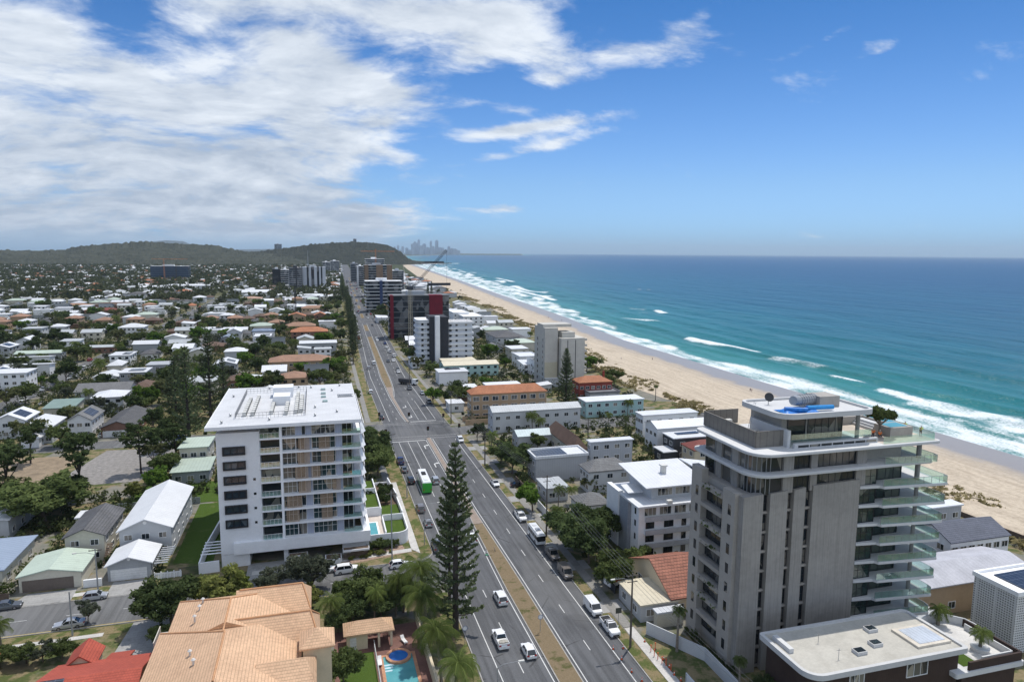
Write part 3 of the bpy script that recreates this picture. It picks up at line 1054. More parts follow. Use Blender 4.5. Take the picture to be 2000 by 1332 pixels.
b.flat([(-60, 135.3), (18, 135.7), (18, 140.2), (-60, 139.2)], .032)
b.flat([(18.4, 139.5), (22.2, 139.5), (22.2, 238), (18.4, 238)], .03)
b.flat([(47.4, 30), (49.4, 30), (48.6, 226), (46.6, 226)], .03)
b.flat([(18.4, 257), (22.2, 257), (22.2, 420), (18.4, 420)], .03)
b.flat([(46, 247), (49, 247), (48, 420), (45.2, 420)], .03)
b.flat([(21, 420), (24.5, 420), (36, 900), (30, 900)], .03)
structure(b.build('verge', VERGE))
b = B()
b.prism([(18.2, 141.5), (19.8, 139.0), (19.9, 186), (18.5, 186)], 0, .09)
b.prism([(-14, 137.6), (18.1, 140.3), (18.3, 142.0), (-14, 139.3)], 0, .09)
b.prism([(49.4, 40), (51.3, 40), (51.0, 100.5), (49.3, 100.5)], 0, .08)
b.prism([(-60, 120.8), (-36, 121.2), (-36, 122.3), (-60, 121.9)], 0, .06)
b.prism([(-47.5, 137.0), (-40.6, 137.4), (-40.6, 138.8), (-47.5, 138.5)], 0, .062)
structure(b.build('footpath', PATHM))
b = B()
b.prism([(16.5, 186.2), (18.4, 186.2), (18.2, 236), (16.3, 236)], 0, .07)
b.prism([(49.3, 100.7), (51.0, 100.7), (50.6, 224), (48.8, 224)], 0, .07)
b.prism([(48.8, 248), (50.6, 248), (49.6, 420), (47.9, 420)], 0, .07)
b.prism([(16.3, 256), (18.2, 256), (20, 420), (18.2, 420)], 0, .07)
structure(b.build('old_footpath', GREYPATH))
b = B()
DRV = M('driveway_concrete', (.30, .295, .285), pat='pave', period=3, depth=.12, scale=.4, dirt=.45, dirtcol=(.16, .15, .14))
b.flat([(-39.4, 135.2), (-33, 135.2), (-32.6, 141.5), (-39.4, 141.5)], .07)
b.flat([(-55.5, 135.2), (-45.0, 135.2), (-45.3, 140.5), (-53.5, 140.5)], .07)
b.flat([(-33, 112), (-24.5, 113), (-25, 124.6), (-32, 124.5)], .07)
b.flat([(-15, 135.6), (-3, 135.7), (-3, 143), (-15, 143)], .07)
for y in (106, 123, 133, 150, 163, 178, 196, 211):
 b.flat([(47.3 - (y - 100) * .006, y), (52.5, y), (52.5, y + 4), (47.3 - (y - 100) * .006, y + 4)], .05)
structure(b.build('driveway', DRV))
b = B()
b.flat([(-72, 205), (-49, 205), (-44, 238), (-66, 240)], .04)
structure(b.build('gravel_lot', M('gravel', (.24, .225, .21), var=.3, scale=.9, rough=.95, dirt=.4)))
b = B()
b.flat([(-102, 196), (-74, 196), (-72, 236), (-98, 238)], .045)
b.flat([(50, 265), (95, 265), (93, 283), (50, 284)], .04)
structure(b.build('bare_lot', DIRT))
b = B()
b.flat([(-30, 147.5), (-22.2, 145), (-22.2, 182), (-30, 182)], .045)
b.flat([(-48, 183), (-24, 183), (-24, 200), (-48, 200)], .045)
structure(b.build('lawn', LAWN))
# plants
def leaves(cent, rad, per, size, rg, tone, flat=1.0, up=.35, asp=1.7):
 cent, rad, tone = np.asarray(cent, float), np.asarray(rad, float), np.asarray(tone, float)
 n = len(cent) * per
 c = np.repeat(cent, per, 0)
 r = np.repeat(rad, per)
 d = rg.normal(size=(n, 3))
 d /= np.linalg.norm(d, axis=1)[:, None]
 rr = r * rg.random(n) ** .45
 p = c + d * rr[:, None] * np.array([1, 1, flat])
 nn = d * .8 + rg.normal(size=(n, 3)) * .7 + np.array([0, 0, up])
 nn /= np.linalg.norm(nn, axis=1)[:, None]
 a = np.cross(nn, rg.normal(size=(n, 3)))
 a /= np.linalg.norm(a, axis=1)[:, None] + 1e-9
 b_ = np.cross(nn, a)
 s = size * (.6 + .8 * rg.random(n))[:, None]
 a, b_ = a * s * .5, b_ * s * .5 * asp
 co = np.stack([p - a - b_ * .3, p - b_, p + a - b_ * .3 + b_ * .5, p + b_], 1).reshape(-1, 3)
 t = np.clip(np.repeat(tone, per) + rg.normal(size=n) * .13, 0, 1)
 return co, np.repeat(t, 4)
def leafmesh(name, parts, mat):
 co = np.concatenate([p[0] for p in parts])
 t = np.concatenate([p[1] for p in parts])
 return npmesh(name, co, np.arange(len(co)).reshape(-1, 4), mat, False, {'tone': t})
BARK = M('bark', (.12, .095, .075), var=.3, scale=2, rough=.95)
BARKD = M('dark_bark', (.055, .045, .038), var=.3, scale=2, rough=.95)
PALMBARK = M('palm_bark', (.22, .19, .155), var=.25, scale=3, rough=.95, pat='board', period=.25, depth=.3)
LF_A = leafmat('leaf_mid', (.050, .072, .024), (.165, .205, .075))
LF_B = leafmat('leaf_dark', (.038, .058, .024), (.118, .155, .062))
LF_C = leafmat('leaf_olive', (.062, .074, .030), (.19, .20, .09))
LF_D = leafmat('leaf_yellow', (.075, .10, .02), (.26, .27, .09))
LF_E = leafmat('leaf_bright', (.045, .095, .015), (.16, .25, .05))
LF_N = leafmat('needle_dark', (.066, .088, .046), (.190, .230, .115))
LF_P = leafmat('palm_frond', (.045, .078, .02), (.17, .205, .062), .35)
LF_G = leafmat('leaf_grey', (.055, .068, .045), (.15, .165, .115))
def tree_proto(kind, seed, h, r, mat, per=26, size=.42, ncl=70, open_=0.0, trunk=.22, bark=None, flat=.75, base=.3):
 rg = np.random.default_rng(seed)
 cz = h * (base + (1 - base) / 2)
 rz = h * (1 - base) / 2
 nlobes = 5 + int(rg.integers(0, 4))
 lob = rg.normal(size=(nlobes, 3))
 lob /= np.linalg.norm(lob, axis=1)[:, None]
 lob[:, 2] = lob[:, 2] * .7 + .15
 lobr = .38 + .22 * rg.random(nlobes)
 cent, rad, tone = [], [], []
 lt = rg.random(nlobes)
 while len(cent) < ncl:
  k = rg.integers(0, nlobes)
  d = rg.normal(size=3)
  d /= np.linalg.norm(d)
  q = lob[k] * (.62 - open_ * -.1) + d * lobr[k] * (rg.random() ** .4)
  if q[2] < -.75:
   continue
  if open_ and rg.random() < open_ * .5 and abs(q[2]) < .3:
   continue
  cent.append((q[0] * r, q[1] * r, cz + q[2] * rz))
  rad.append(r * (.13 + .12 * rg.random()) * (1 - .3 * open_))
  tone.append(np.clip(.15 + .5 * lt[k] + .4 * rg.random() - .05, 0, 1))
 crown = leafmesh('crown', [leaves(cent, rad, per, size, rg, tone, flat)], mat)
 b = B()
 lean = (rg.random(2) - .5) * .08 * h
 fork = (lean[0], lean[1], h * (base + .12))
 b.path([(0, 0, -.1), (lean[0] * .4, lean[1] * .4, h * base * .55), fork, (lean[0] * 1.2, lean[1] * 1.2, h * .82)], [trunk, trunk * .78, trunk * .6, trunk * .15], 7)
 for k in range(nlobes):
  e = (lob[k, 0] * r * .62, lob[k, 1] * r * .62, cz + lob[k, 2] * rz * .7)
  z0 = h * (base * (.75 + .4 * rg.random()))
  s0 = (lean[0] * .7, lean[1] * .7, z0)
  md = tuple((s0[i] * .45 + e[i] * .55) + (0, 0, .05 * h)[i] * (-1 if open_ else .2) for i in range(3))
  b.path([s0, md, e], [trunk * .5, trunk * .34, trunk * .1], 5)
 return crown, b.mesh('trunk', bark or BARK)
def norfolk_proto(seed, h, mat, rbase=.2, fine=1.0, skip=.12, per=12, gap=.0, droop=0.0):
 rg = np.random.default_rng(seed)
 b = B()
 b.path([(0, 0, -.2), (0, 0, h * .35), (rg.normal() * .1, rg.normal() * .1, h * .7), (0, 0, h)], [h * .017, h * .013, h * .008, h * .002], 9)
 cent, rad, tone = [], [], []
 z = h * .10
 rot = 0
 while z < h * .985:
  f = z / h
  L_ = h * rbase * (1 - f) ** .72 * (1.0 if f > .22 else .80 + f * .9) + .25
  nb = 7 if f < .8 else 5
  rot += .45
  for k in range(nb):
   if rg.random() < skip + gap * (f < .35) * 4 and f < .8:
    continue
   a = rot + 2 * math.pi * k / nb + rg.normal() * .10
   l = L_ * (.82 + .32 * rg.random())
   rise = .12 + .5 * f - droop
   ca, sa = math.cos(a), math.sin(a)
   pts = [(ca * l * t, sa * l * t, z + l * (rise * t + .14 * t * t - .08 * math.sin(t * 3))) for t in (0, .35, .7, 1)]
   b.path(pts, [h * .0042 * (1 - f * .6), h * .003 * (1 - f * .6), h * .002, h * .001], 4)
   m = max(3, int(l * 2.3 * fine))
   tb = .25 + .55 * rg.random()
   for j in range(m):
    t = .22 + .80 * (j + rg.random() * .6) / m
    side = rg.normal() * .14 * l * (1.15 - t)
    cent.append((ca * l * t - sa * side, sa * l * t + ca * side, z + l * (rise * t + .14 * t * t - .08 * math.sin(t * 3)) + .1))
    rad.append((.17 + .15 * (1 - abs(t - .6))) * (.75 + .25 * min(1, l / 3)))
    tone.append(tb)
  z += h * (.036 + .012 * rg.random()) * (1.2 if f < .5 else .85)
 crown = leafmesh('crown', [leaves(cent, rad, max(4, int(per * fine)), .30 / math.sqrt(fine) + .06, rg, tone, .6, .5, 2.2)], mat)
 return crown, b.mesh('trunk', BARKD)
def palm_proto(seed, h, mat, nf=24, L_=3.2, lean=.6, nleaf=22, thick=.17):
 rg = np.random.default_rng(seed)
 b = B()
 la = rg.random() * 6.28
 tx, ty = math.cos(la) * lean, math.sin(la) * lean
 b.path([(0, 0, -.1), (tx * .25, ty * .25, h * .4), (tx * .65, ty * .65, h * .75), (tx, ty, h)], [thick * 1.35, thick, thick * .9, thick * .8], 8)
 co, tn = [], []
 for k in range(nf):
  a = k * 2.39996 + rg.normal() * .1
  e = 1.15 - 1.75 * (k / nf)          # young fronds upright, old ones hanging
  l = L_ * (.8 + .3 * rg.random())
  ca, sa = math.cos(a), math.sin(a)
  px, pz = 0.0, h
  ang = e
  tb = np.clip(.35 + .5 * (k / nf) * rg.random() + .25 * rg.random(), 0, 1)
  prev = None
  m = nleaf
  side = np.array([-sa, ca, 0])
  for j in range(m + 1):
   t = j / m
   cur = np.array([tx + ca * px, ty + sa * px, pz])
   if prev is not None:
    ax = cur - prev
    ax /= np.linalg.norm(ax)
    wl = l * .26 * math.sin(math.pi * min(1, .12 + t * .88)) ** .6 + .08
    hang = .45 + .45 * t + .2 * rg.random()
    for sg in (-1, 1):
     tip = cur + sg * side * wl * .86 + ax * wl * .55 - np.array([0, 0, wl * hang])
     wd = l / m * .40
     co += [cur - ax * wd, cur + ax * wd, tip + ax * wd * .25, tip - ax * wd * .25]
     tn += [np.clip(tb + rg.normal() * .1, 0, 1)] * 4
    co += [prev - side * .035, prev + side * .035, cur + side * .03, cur - side * .03]
    tn += [.95] * 4
   prev = cur
   px += math.cos(ang) * l / m
   pz += math.sin(ang) * l / m
   ang -= (1.75 if e > .3 else 1.2) / m * (.6 + t)
 me = npmesh('crown', np.array(co), np.arange(len(co)).reshape(-1, 4), mat, False, {'tone': np.array(tn)})
 return me, b.mesh('trunk', PALMBARK)
def hedge_mesh(seed, lx, ly, h, mat, dens=9, size=.28):
 rg = np.random.default_rng(seed)
 n = max(12, int((lx * ly + (lx + ly) * h) * 1.6))
 p = np.stack([rg.random(n) * lx - lx / 2, rg.random(n) * ly - ly / 2, rg.random(n) ** .6 * (h - .2) + .1], 1)
 rad = np.full(n, min(.5, min(lx, ly, h) * .38))
 return leafmesh('foliage', [leaves(p, rad, dens, size, rg, rg.random(n), 1.0)], mat)
PROTO = {}
def proto(kind):
 if kind in PROTO:
  return PROTO[kind]
 base, seed = kind.rsplit('-', 1)
 sd = int(seed) * 17 + len(base)
 if base == 'broad':      r_ = tree_proto(base, sd, 8, 4.2, LF_A, 26, .46, 85)
 elif base == 'dark':     r_ = tree_proto(base, sd, 9, 4.4, LF_B, 28, .46, 90)
 elif base == 'olive':    r_ = tree_proto(base, sd, 9, 4.3, LF_C, 22, .44, 75, open_=.4)
 elif base == 'bright':   r_ = tree_proto(base, sd, 6, 3.4, LF_E, 26, .42, 75)
 elif base == 'yellow':   r_ = tree_proto(base, sd, 6, 3.5, LF_D, 30, .40, 80, base=.18)
 elif base == 'grey':     r_ = tree_proto(base, sd, 7, 3.6, LF_G, 20, .36, 70, open_=.5)
 elif base == 'openpine': r_ = tree_proto(base, sd, 17, 5.6, LF_B, 30, .42, 135, open_=.6, trunk=.34, bark=BARKD, flat=.4, base=.45)
 elif base == 'fineb':    r_ = tree_proto(base, sd, 7, 4.4, LF_A, 62, .30, 150)
 elif base == 'fined':    r_ = tree_proto(base, sd, 7, 4.4, LF_B, 62, .30, 150)
 elif base == 'finey':    r_ = tree_proto(base, sd, 6.5, 3.7, LF_D, 62, .30, 130, base=.15)
 elif base == 'fineg':    r_ = tree_proto(base, sd, 6.5, 3.6, LF_G, 44, .26, 110, open_=.5)
 elif base == 'norfolk':  r_ = norfolk_proto(sd, 26, LF_N, .19, .9, .26, 5)
 elif base == 'hero':     r_ = norfolk_proto(sd, 33, LF_N, .158, 1.7, .2, 5, .07)
 elif base == 'neat':     r_ = norfolk_proto(sd, 26, LF_N, .19, 1.0, .06, 6)
 elif base == 'palm':     r_ = palm_proto(sd, 7, LF_P)
 elif base == 'coco':     r_ = palm_proto(sd, 8.5, LF_P, 28, 4.0, 1.0, 34, .2)
 elif base == 'shortpalm': r_ = palm_proto(sd, 2.6, LF_P, 26, 2.0, .1, 16, .22)
 elif base == 'fanpalm':  r_ = palm_proto(sd, 6.5, LF_A, 34, 1.25, .15, 9, .17)
 elif base == 'bush':     r_ = tree_proto(base, sd, 2.6, 1.7, LF_A, 30, .26, 45, trunk=.06, base=.05, flat=.9)
 elif base == 'dbush':    r_ = tree_proto(base, sd, 3.2, 2.2, LF_B, 32, .30, 55, trunk=.07, base=.05, flat=.9)
 elif base == 'ybush':    r_ = tree_proto(base, sd, 1.6, 1.2, LF_D, 30, .20, 36, trunk=.04, base=.02, flat=.9)
 PROTO[kind] = r_
 return r_
AUTO = []        # things whose label is completed from what stands next to them
def plant(kind, x, y, h=None, w=None, z=0.0, name=None, label=None, cat='tree', group=None, rz=None, auto=None, bark='trunk'):
 c, t = proto(kind)
 bb = {'broad': 8, 'dark': 9, 'olive': 9, 'bright': 6, 'yellow': 6, 'grey': 7, 'openpine': 17, 'fineb': 7, 'fined': 7, 'finey': 6.5, 'fineg': 6.5, 'norfolk': 26, 'hero': 33, 'neat': 26, 'palm': 7 + 1.5,
   'coco': 10.5, 'shortpalm': 3.4, 'fanpalm': 7.2, 'bush': 2.6, 'dbush': 3.2, 'ybush': 1.6}[kind.rsplit('-', 1)[0]]
 e = empty(name or 'tree', (x, y, z), label, cat, group, rnd.random() * 6.28 if rz is None else rz)
 s = (h or bb) / bb
 sw = s if w is None else w * s
 e.scale = (sw, sw, s)
 inst(c, 'crown', e, (0, 0, 0))
 inst(t, bark, e, (0, 0, 0))
 if auto:
  AUTO.append((e, auto, x, y))
 return e
# vehicles
TYRE = M('tyre', (.018, .018, .018), rough=.9, var=.2)
RIM = M('wheel_rim', (.35, .35, .36), rough=.35, metal=.7, objvar=0)
CGLASS = M('car_glass', (.012, .016, .02), rough=.05, spec=.8, var=.05, objvar=0)
LAMP = M('headlight', (.75, .76, .78), rough=.15, spec=.6, objvar=0)
TAIL = M('taillight', (.35, .015, .012), rough=.25, spec=.6, objvar=0)
BLACKP = M('black_plastic', (.02, .02, .021), rough=.6, objvar=0)
PLATE = M('number_plate', (.60, .58, .50), rough=.5, objvar=0)
def paint(nm, rgb, metal=.0):
 k = 'paint_' + nm
 if k in MATS: return MATS[k]
 m = M(k, rgb, rough=.28, var=.04, spec=.55, metal=metal, objvar=0)
 b = m.node_tree.nodes['Principled BSDF']
 b.inputs['Coat Weight'].default_value = .5
 b.inputs['Coat Roughness'].default_value = .08
 return m
PAINTS = {'white': paint('white', (.78, .78, .77)), 'silver': paint('silver', (.48, .49, .50), .35), 'grey': paint('grey', (.12, .125, .13), .2), 'black': paint('black', (.018, .018, .02)),
   'blue': paint('blue', (.015, .035, .16)), 'red': paint('red', (.38, .02, .018)), 'bronze': paint('bronze', (.21, .19, .175), .25)}
SHAPES = {  # length, width, height, belt height, bonnet end, windscreen top, roof rear, tail of glass, deck height at nose, deck height at tail
 'hatchback': (4.0, 1.72, 1.50, .92, 1.00, .38, -1.35, -1.90, .80, .92),
 'sedan': (4.75, 1.82, 1.45, .92, 1.05, .35, -.95, -1.65, .78, .95),
 'suv': (4.65, 1.86, 1.72, 1.06, 1.20, .62, -1.80, -2.22, .95, 1.06),
 'ute': (5.25, 1.88, 1.80, 1.10, 1.30, .72, -.52, -.72, 1.02, 1.08),
 'wagon': (4.8, 1.80, 1.50, .94, 1.05, .38, -1.85, -2.30, .80, .94),
 'van': (4.95, 1.90, 1.95, 1.12, 1.72, 1.15, -2.28, -2.42, 1.05, 1.12)}
def car_meshes(shape, pn, load=None, rack=False):
 Ln, W, Ht, belt, bon, wst, rr, tg, dn, dt = SHAPES[shape]
 hw, hl = W / 2, Ln / 2
 b = B()
 st = [(hl, .74, .38, dn - .22), (hl - .10, .90, .24, dn - .06), (hl - .5, .98, .2, dn), (bon, 1.0, .2, belt - .03), (0, 1.0, .2, belt), (tg, 1.0, .2, dt), (-hl + .35, .98, .22, dt), (-hl + .06, .93, .26, dt - .10), (-hl, .84, .36, dt - .3)]
 vs = []
 for y, k, zb, zt in st:
  w_ = hw * k
  zm = zb + (zt - zb) * .62
  vs += [(-w_ * .92, y, zb), (-w_, y, zb + .12), (-w_, y, zm), (-w_ * .93, y, zt), (w_ * .93, y, zt), (w_, y, zm), (w_, y, zb + .12), (w_ * .92, y, zb)]
 n = len(st)
 fs = [tuple(range(7, -1, -1)), tuple(range((n - 1) * 8, n * 8))]
 for i in range(n - 1):
  for k in range(8):
   j = (k + 1) % 8
   fs.append((i * 8 + k, i * 8 + j, (i + 1) * 8 + j, (i + 1) * 8 + k))
 b.add(vs, fs)
 rw, bw = hw * .74, hw * .92
 if shape in ('van',): rw = hw * .86
 t = .05
 b.add([(-rw, wst, Ht - .06), (rw, wst, Ht - .06), (rw * 1.02, (wst + rr) / 2, Ht), (rw, rr, Ht - .05), (-rw, rr, Ht - .05), (-rw * 1.02, (wst + rr) / 2, Ht),
   (-rw, wst, Ht - .06 - t), (rw, wst, Ht - .06 - t), (rw * 1.02, (wst + rr) / 2, Ht - t), (rw, rr, Ht - .05 - t), (-rw, rr, Ht - .05 - t), (-rw * 1.02, (wst + rr) / 2, Ht - t)],
   [(0, 1, 2, 5), (5, 2, 3, 4), (6, 11, 8, 7), (11, 10, 9, 8), (0, 6, 7, 1), (1, 7, 8, 2), (2, 8, 9, 3), (3, 9, 10, 4), (4, 10, 11, 5), (5, 11, 6, 0)])
 for sg in (-1, 1):
  for (ya, yb, wp) in ((bon - .02, wst, .05), (.1 + (wst + rr) / 2, .05 + (wst + rr) / 2, .06), (tg + .03, rr, .07)):
   b.tube((sg * bw * .99, ya, belt - .02), (sg * rw * 1.01, yb, Ht - .08), wp, wp, 5)
 if shape == 'van':
  for sg in (-1, 1):
   b.add([(sg * bw * 1.005, .55, belt), (sg * rw * 1.02, .4, Ht - .07), (sg * rw * 1.02, rr, Ht - .07), (sg * bw * 1.005, tg, belt)], [(0, 1, 2, 3)])
 if shape == 'ute':       # tray walls
  for x0, x1 in ((-hw * .95, -hw * .86), (hw * .86, hw * .95)):
   b.box(x0, -hl + .08, dt - .05, x1, tg - .05, dt + .16)
  b.box(-hw * .9, -hl + .05, dt - .05, hw * .9, -hl + .12, dt + .16)
 for sg in (-1, 1):
  b.box(sg * hw * .93, bon - .32, belt, sg * (hw + .17), bon - .20, belt + .13)
 body = b.mesh('body', PAINTS[pn], smooth=False)
 g = B()
 e = .035
 gv = [(-bw + e, bon, belt - .04), (bw - e, bon, belt - .04), (bw - e, tg, belt - .04), (-bw + e, tg, belt - .04), (-rw + e, wst - .02, Ht - .09), (rw - e, wst - .02, Ht - .09), (rw - e, rr + .02, Ht - .09), (-rw + e, rr + .02, Ht - .09)]
 g.add(gv, [(0, 1, 5, 4)[::-1], (1, 2, 6, 5)[::-1], (2, 3, 7, 6)[::-1], (3, 0, 4, 7)[::-1], (4, 5, 6, 7)])
 gm = g.mesh('windows', CGLASS)
 wh = B()
 R_ = .34 if shape in ('suv', 'ute') else .31
 wh.tube((-.11, 0, 0), (.11, 0, 0), R_, R_, 14)
 wm = wh.mesh('wheel', TYRE, smooth=False)
 rb = B()
 rb.tube((-.125, 0, 0), (.125, 0, 0), R_ * .62, R_ * .62, 10)
 rm = rb.mesh('rim', RIM)
 hb = B().box(-.2, -.05, -.07, .2, .05, .09).mesh('headlight', LAMP)
 tb = B().box(-.17, -.04, -.11, .17, .04, .11).mesh('taillight', TAIL)
 bb = B()
 bb.box(-hw * .6, hl - .02, .36, hw * .6, hl + .025, .60)
 gr = bb.mesh('grille', BLACKP)
 pb = B().box(-.19, -hl - .03, .55, .19, -hl - .005, .66).mesh('number_plate', PLATE)
 ld = None
 if shape == 'ute':
  lb = B()
  if load == 'load':
   lb.box(-hw * .8, -hl + .2, dt - .04, hw * .8, -hl + .9, dt + .30)
   lb.box(-hw * .5, -hl + 1.0, dt - .04, hw * .6, -hl + 1.3, dt + .2)
   ld = ('load', lb.mesh('load', M('tray_load', (.34, .32, .28), var=.4, scale=3)))
  else:
   lb.box(-hw * .86, -hl + .13, dt - .04, hw * .86, tg - .08, dt + .10)
   ld = ('tray_cover', lb.mesh('tray_cover', BLACKP))
 rk = None
 if rack:
  lb = B()
  for sg in (-1, 1):
   lb.tube((sg * rw * .85, wst - .2, Ht + .08), (sg * rw * .85, rr + .1, Ht + .08), .03, .03, 5)
  for y in (wst - .35, rr + .3):
   lb.box(-rw * .88, y - .03, Ht - .02, rw * .88, y + .03, Ht + .06)
  rk = lb.mesh('roof_rack', BLACKP)
 return dict(body=body, gm=gm, wm=wm, rm=rm, hb=hb, tb=tb, gr=gr, pb=pb, ld=ld, rk=rk, R=R_, shape=shape)
CARM = {}
def car(shape, pn, x, y, head, label, cat='car', group=None, far=False, load=None, rack=False, z=.03, name=None, auto=None):
 key = (shape, pn, load, rack)
 if key not in CARM:
  CARM[key] = car_meshes(*key)
 c = CARM[key]
 Ln, W, Ht, belt, bon, wst, rr, tg, dn, dt = SHAPES[shape]
 e = empty(name or {'suv': 'four_wheel_drive_car', 'ute': 'pickup_truck', 'van': 'delivery_van'}.get(shape, shape), (x, y, z), label, cat, group, -R(head))
 inst(c['body'], 'body', e, (0, 0, 0))
 inst(c['gm'], 'windows', e, (0, 0, 0))
 if not far:
  for sx in (-1, 1):
   for sy in (Ln * .295, -Ln * .29):
    wo = inst(c['wm'], 'wheel', e, (sx * (W / 2 - .09), sy, c['R']))
    inst(c['rm'], 'rim', wo, (0, 0, 0))
   inst(c['hb'], 'headlight', e, (sx * (W / 2 - .32), Ln / 2 - .10, dn - .14), sx * -.25)
   inst(c['tb'], 'taillight', e, (sx * (W / 2 - .26), -Ln / 2 + .03, dt - .14), sx * .2)
  inst(c['gr'], 'grille', e, (0, 0, 0))
  inst(c['pb'], 'number_plate', e, (0, 0, 0))
  if c['ld']: inst(c['ld'][1], c['ld'][0], e, (0, 0, 0))
  if c['rk']: inst(c['rk'], 'roof_rack', e, (0, 0, 0))
 else:
  for sx in (-1, 1):
   for sy in (Ln * .295, -Ln * .29):
    inst(c['wm'], 'wheel', e, (sx * (W / 2 - .09), sy, c['R']))
 if auto: AUTO.append((e, auto, x, y))
 return e
# people
def person_meshes(seed, pose, top, legs, skin=(.42, .27, .19), hair=(.03, .02, .015), hat=None):
 J = {'hip': (0, 0, .95), 'waist': (0, .0, 1.08), 'chest': (0, 0, 1.32), 'neck': (0, .0, 1.50), 'head': (0, .02, 1.60), 'crown': (0, .03, 1.73)}
 bend_ = {'stand': 0, 'lean': .30, 'crouch': 0}[pose]
 J['chest'] = (0, bend_ * .35, 1.32 - bend_ * .08)
 J['neck'] = (0, bend_ * .62, 1.49 - bend_ * .16)
 J['head'] = (0, bend_ * .72 + .02, 1.59 - bend_ * .18)
 J['crown'] = (0, bend_ * .80 + .02, 1.72 - bend_ * .2)
 st = .10 if pose != 'crouch' else .14
 for s_, sg in (('l', -1), ('r', 1)):
  J['sh' + s_] = (sg * .19, J['chest'][1], J['neck'][2] - .07)
  if pose == 'lean':
   J['el' + s_] = (sg * .25, J['chest'][1] + .20, 1.16)
   J['wr' + s_] = (sg * .20, J['chest'][1] + .42, 1.10)
  elif pose == 'crouch':
   J['el' + s_] = (sg * .25, .14, 1.14)
   J['wr' + s_] = (sg * .17, .38, 1.05)
  else:
   J['el' + s_] = (sg * .26, -.03, 1.14)
   J['wr' + s_] = (sg * .27, .08, .90)
  w_ = J['wr' + s_]
  J['ha' + s_] = (w_[0] - sg * .01, w_[1] + .05, w_[2] - .08)
  J['hp' + s_] = (sg * .095, 0, .90)
  J['kn' + s_] = (sg * st, .04 + (.0 if sg < 0 else .06), .50)
  J['an' + s_] = (sg * (st + .02), 0 + (0 if sg < 0 else .03), .09)
  J['to' + s_] = (sg * (st + .05), .17 + (0 if sg < 0 else .03), .04)
 if pose == 'crouch':
  dz = .52
  for k, (a, b_, c) in list(J.items()):
   if k[:2] in ('an', 'to'): continue
   J[k] = (a, b_ - .12, c - dz)
  for s_, sg in (('l', -1), ('r', 1)):
   J['kn' + s_] = (sg * .2, .30, .46)
 rad = {'hip': .145, 'waist': .125, 'chest': .145, 'neck': .055, 'head': .092, 'crown': .07, 'sh': .07, 'el': .045, 'wr': .033, 'ha': .036, 'hp': .09, 'kn': .062, 'an': .042, 'to': .035}
 ed = [('hip', 'waist'), ('waist', 'chest'), ('chest', 'neck'), ('neck', 'head'), ('head', 'crown')]
 for s_ in 'lr':
  ed += [('chest', 'sh' + s_), ('sh' + s_, 'el' + s_), ('el' + s_, 'wr' + s_), ('wr' + s_, 'ha' + s_), ('hip', 'hp' + s_), ('hp' + s_, 'kn' + s_), ('kn' + s_, 'an' + s_), ('an' + s_, 'to' + s_)]
 def grow(keys, k, edges):
  ks = list(keys)
  me = bpy.data.meshes.new('body')
  me.from_pydata([J[q] for q in ks], [(ks.index(a), ks.index(b_)) for a, b_ in edges if a in ks and b_ in ks], [])
  o = bpy.data.objects.new('tmp', me)
  COL.objects.link(o)
  md = o.modifiers.new('skin', 'SKIN')
  o.modifiers.new('sub', 'SUBSURF').levels = 1
  for i, q in enumerate(ks):
   r_ = rad.get(q, rad.get(q[:2], .05)) * k
   me.skin_vertices[0].data[i].radius = (r_, r_ * (.8 if q in ('chest', 'waist', 'hip') else 1))
   me.skin_vertices[0].data[i].use_root = i == 0
  dg = bpy.context.evaluated_depsgraph_get()
  res = bpy.data.meshes.new_from_object(o.evaluated_get(dg))
  bpy.data.objects.remove(o)
  return res
 body = grow(J.keys(), 1.0, ed)
 body.materials.append(M('skin_%d' % seed, skin, rough=.6, var=.05))
 shirt = grow(['waist', 'hip', 'chest', 'shl', 'ell', 'shr', 'elr'], 1.17, ed)
 shirt.materials.append(M('shirt_%d' % seed, top, rough=.8, var=.12, scale=6))
 tr = grow(['hip', 'hpl', 'knl', 'hpr', 'knr'] + (['anl', 'anr'] if legs[3] else []), 1.13, ed)
 tr.materials.append(M('trousers_%d' % seed, legs[:3], rough=.85))
 hb = B()
 cx, cy, cz = J['crown']
 for i in range(4):
  hb.tube((cx, cy - .01, cz - .03 + i * .03), (cx, cy - .01, cz + .0 + i * .03), .105 - .022 * i, .105 - .022 * (i + 1), 9)
 hm = hb.mesh('hair', M('hair_%d' % seed if not hat else 'hat_%d' % seed, hat or hair))
 return body, shirt, tr, hm, bool(hat)
def person(ms, x, y, z, rz, label, group=None, small=False):
 body, shirt, tr, hm, hat = ms
 e = empty('person', (x, y, z), label, 'person', group, rz)
 inst(body, 'body', e, (0, 0, 0))
 inst(shirt, 'shirt', e, (0, 0, 0))
 inst(tr, 'trousers', e, (0, 0, 0))
 inst(hm, 'hat' if hat else 'hair', e, (0, 0, 0))
 return e
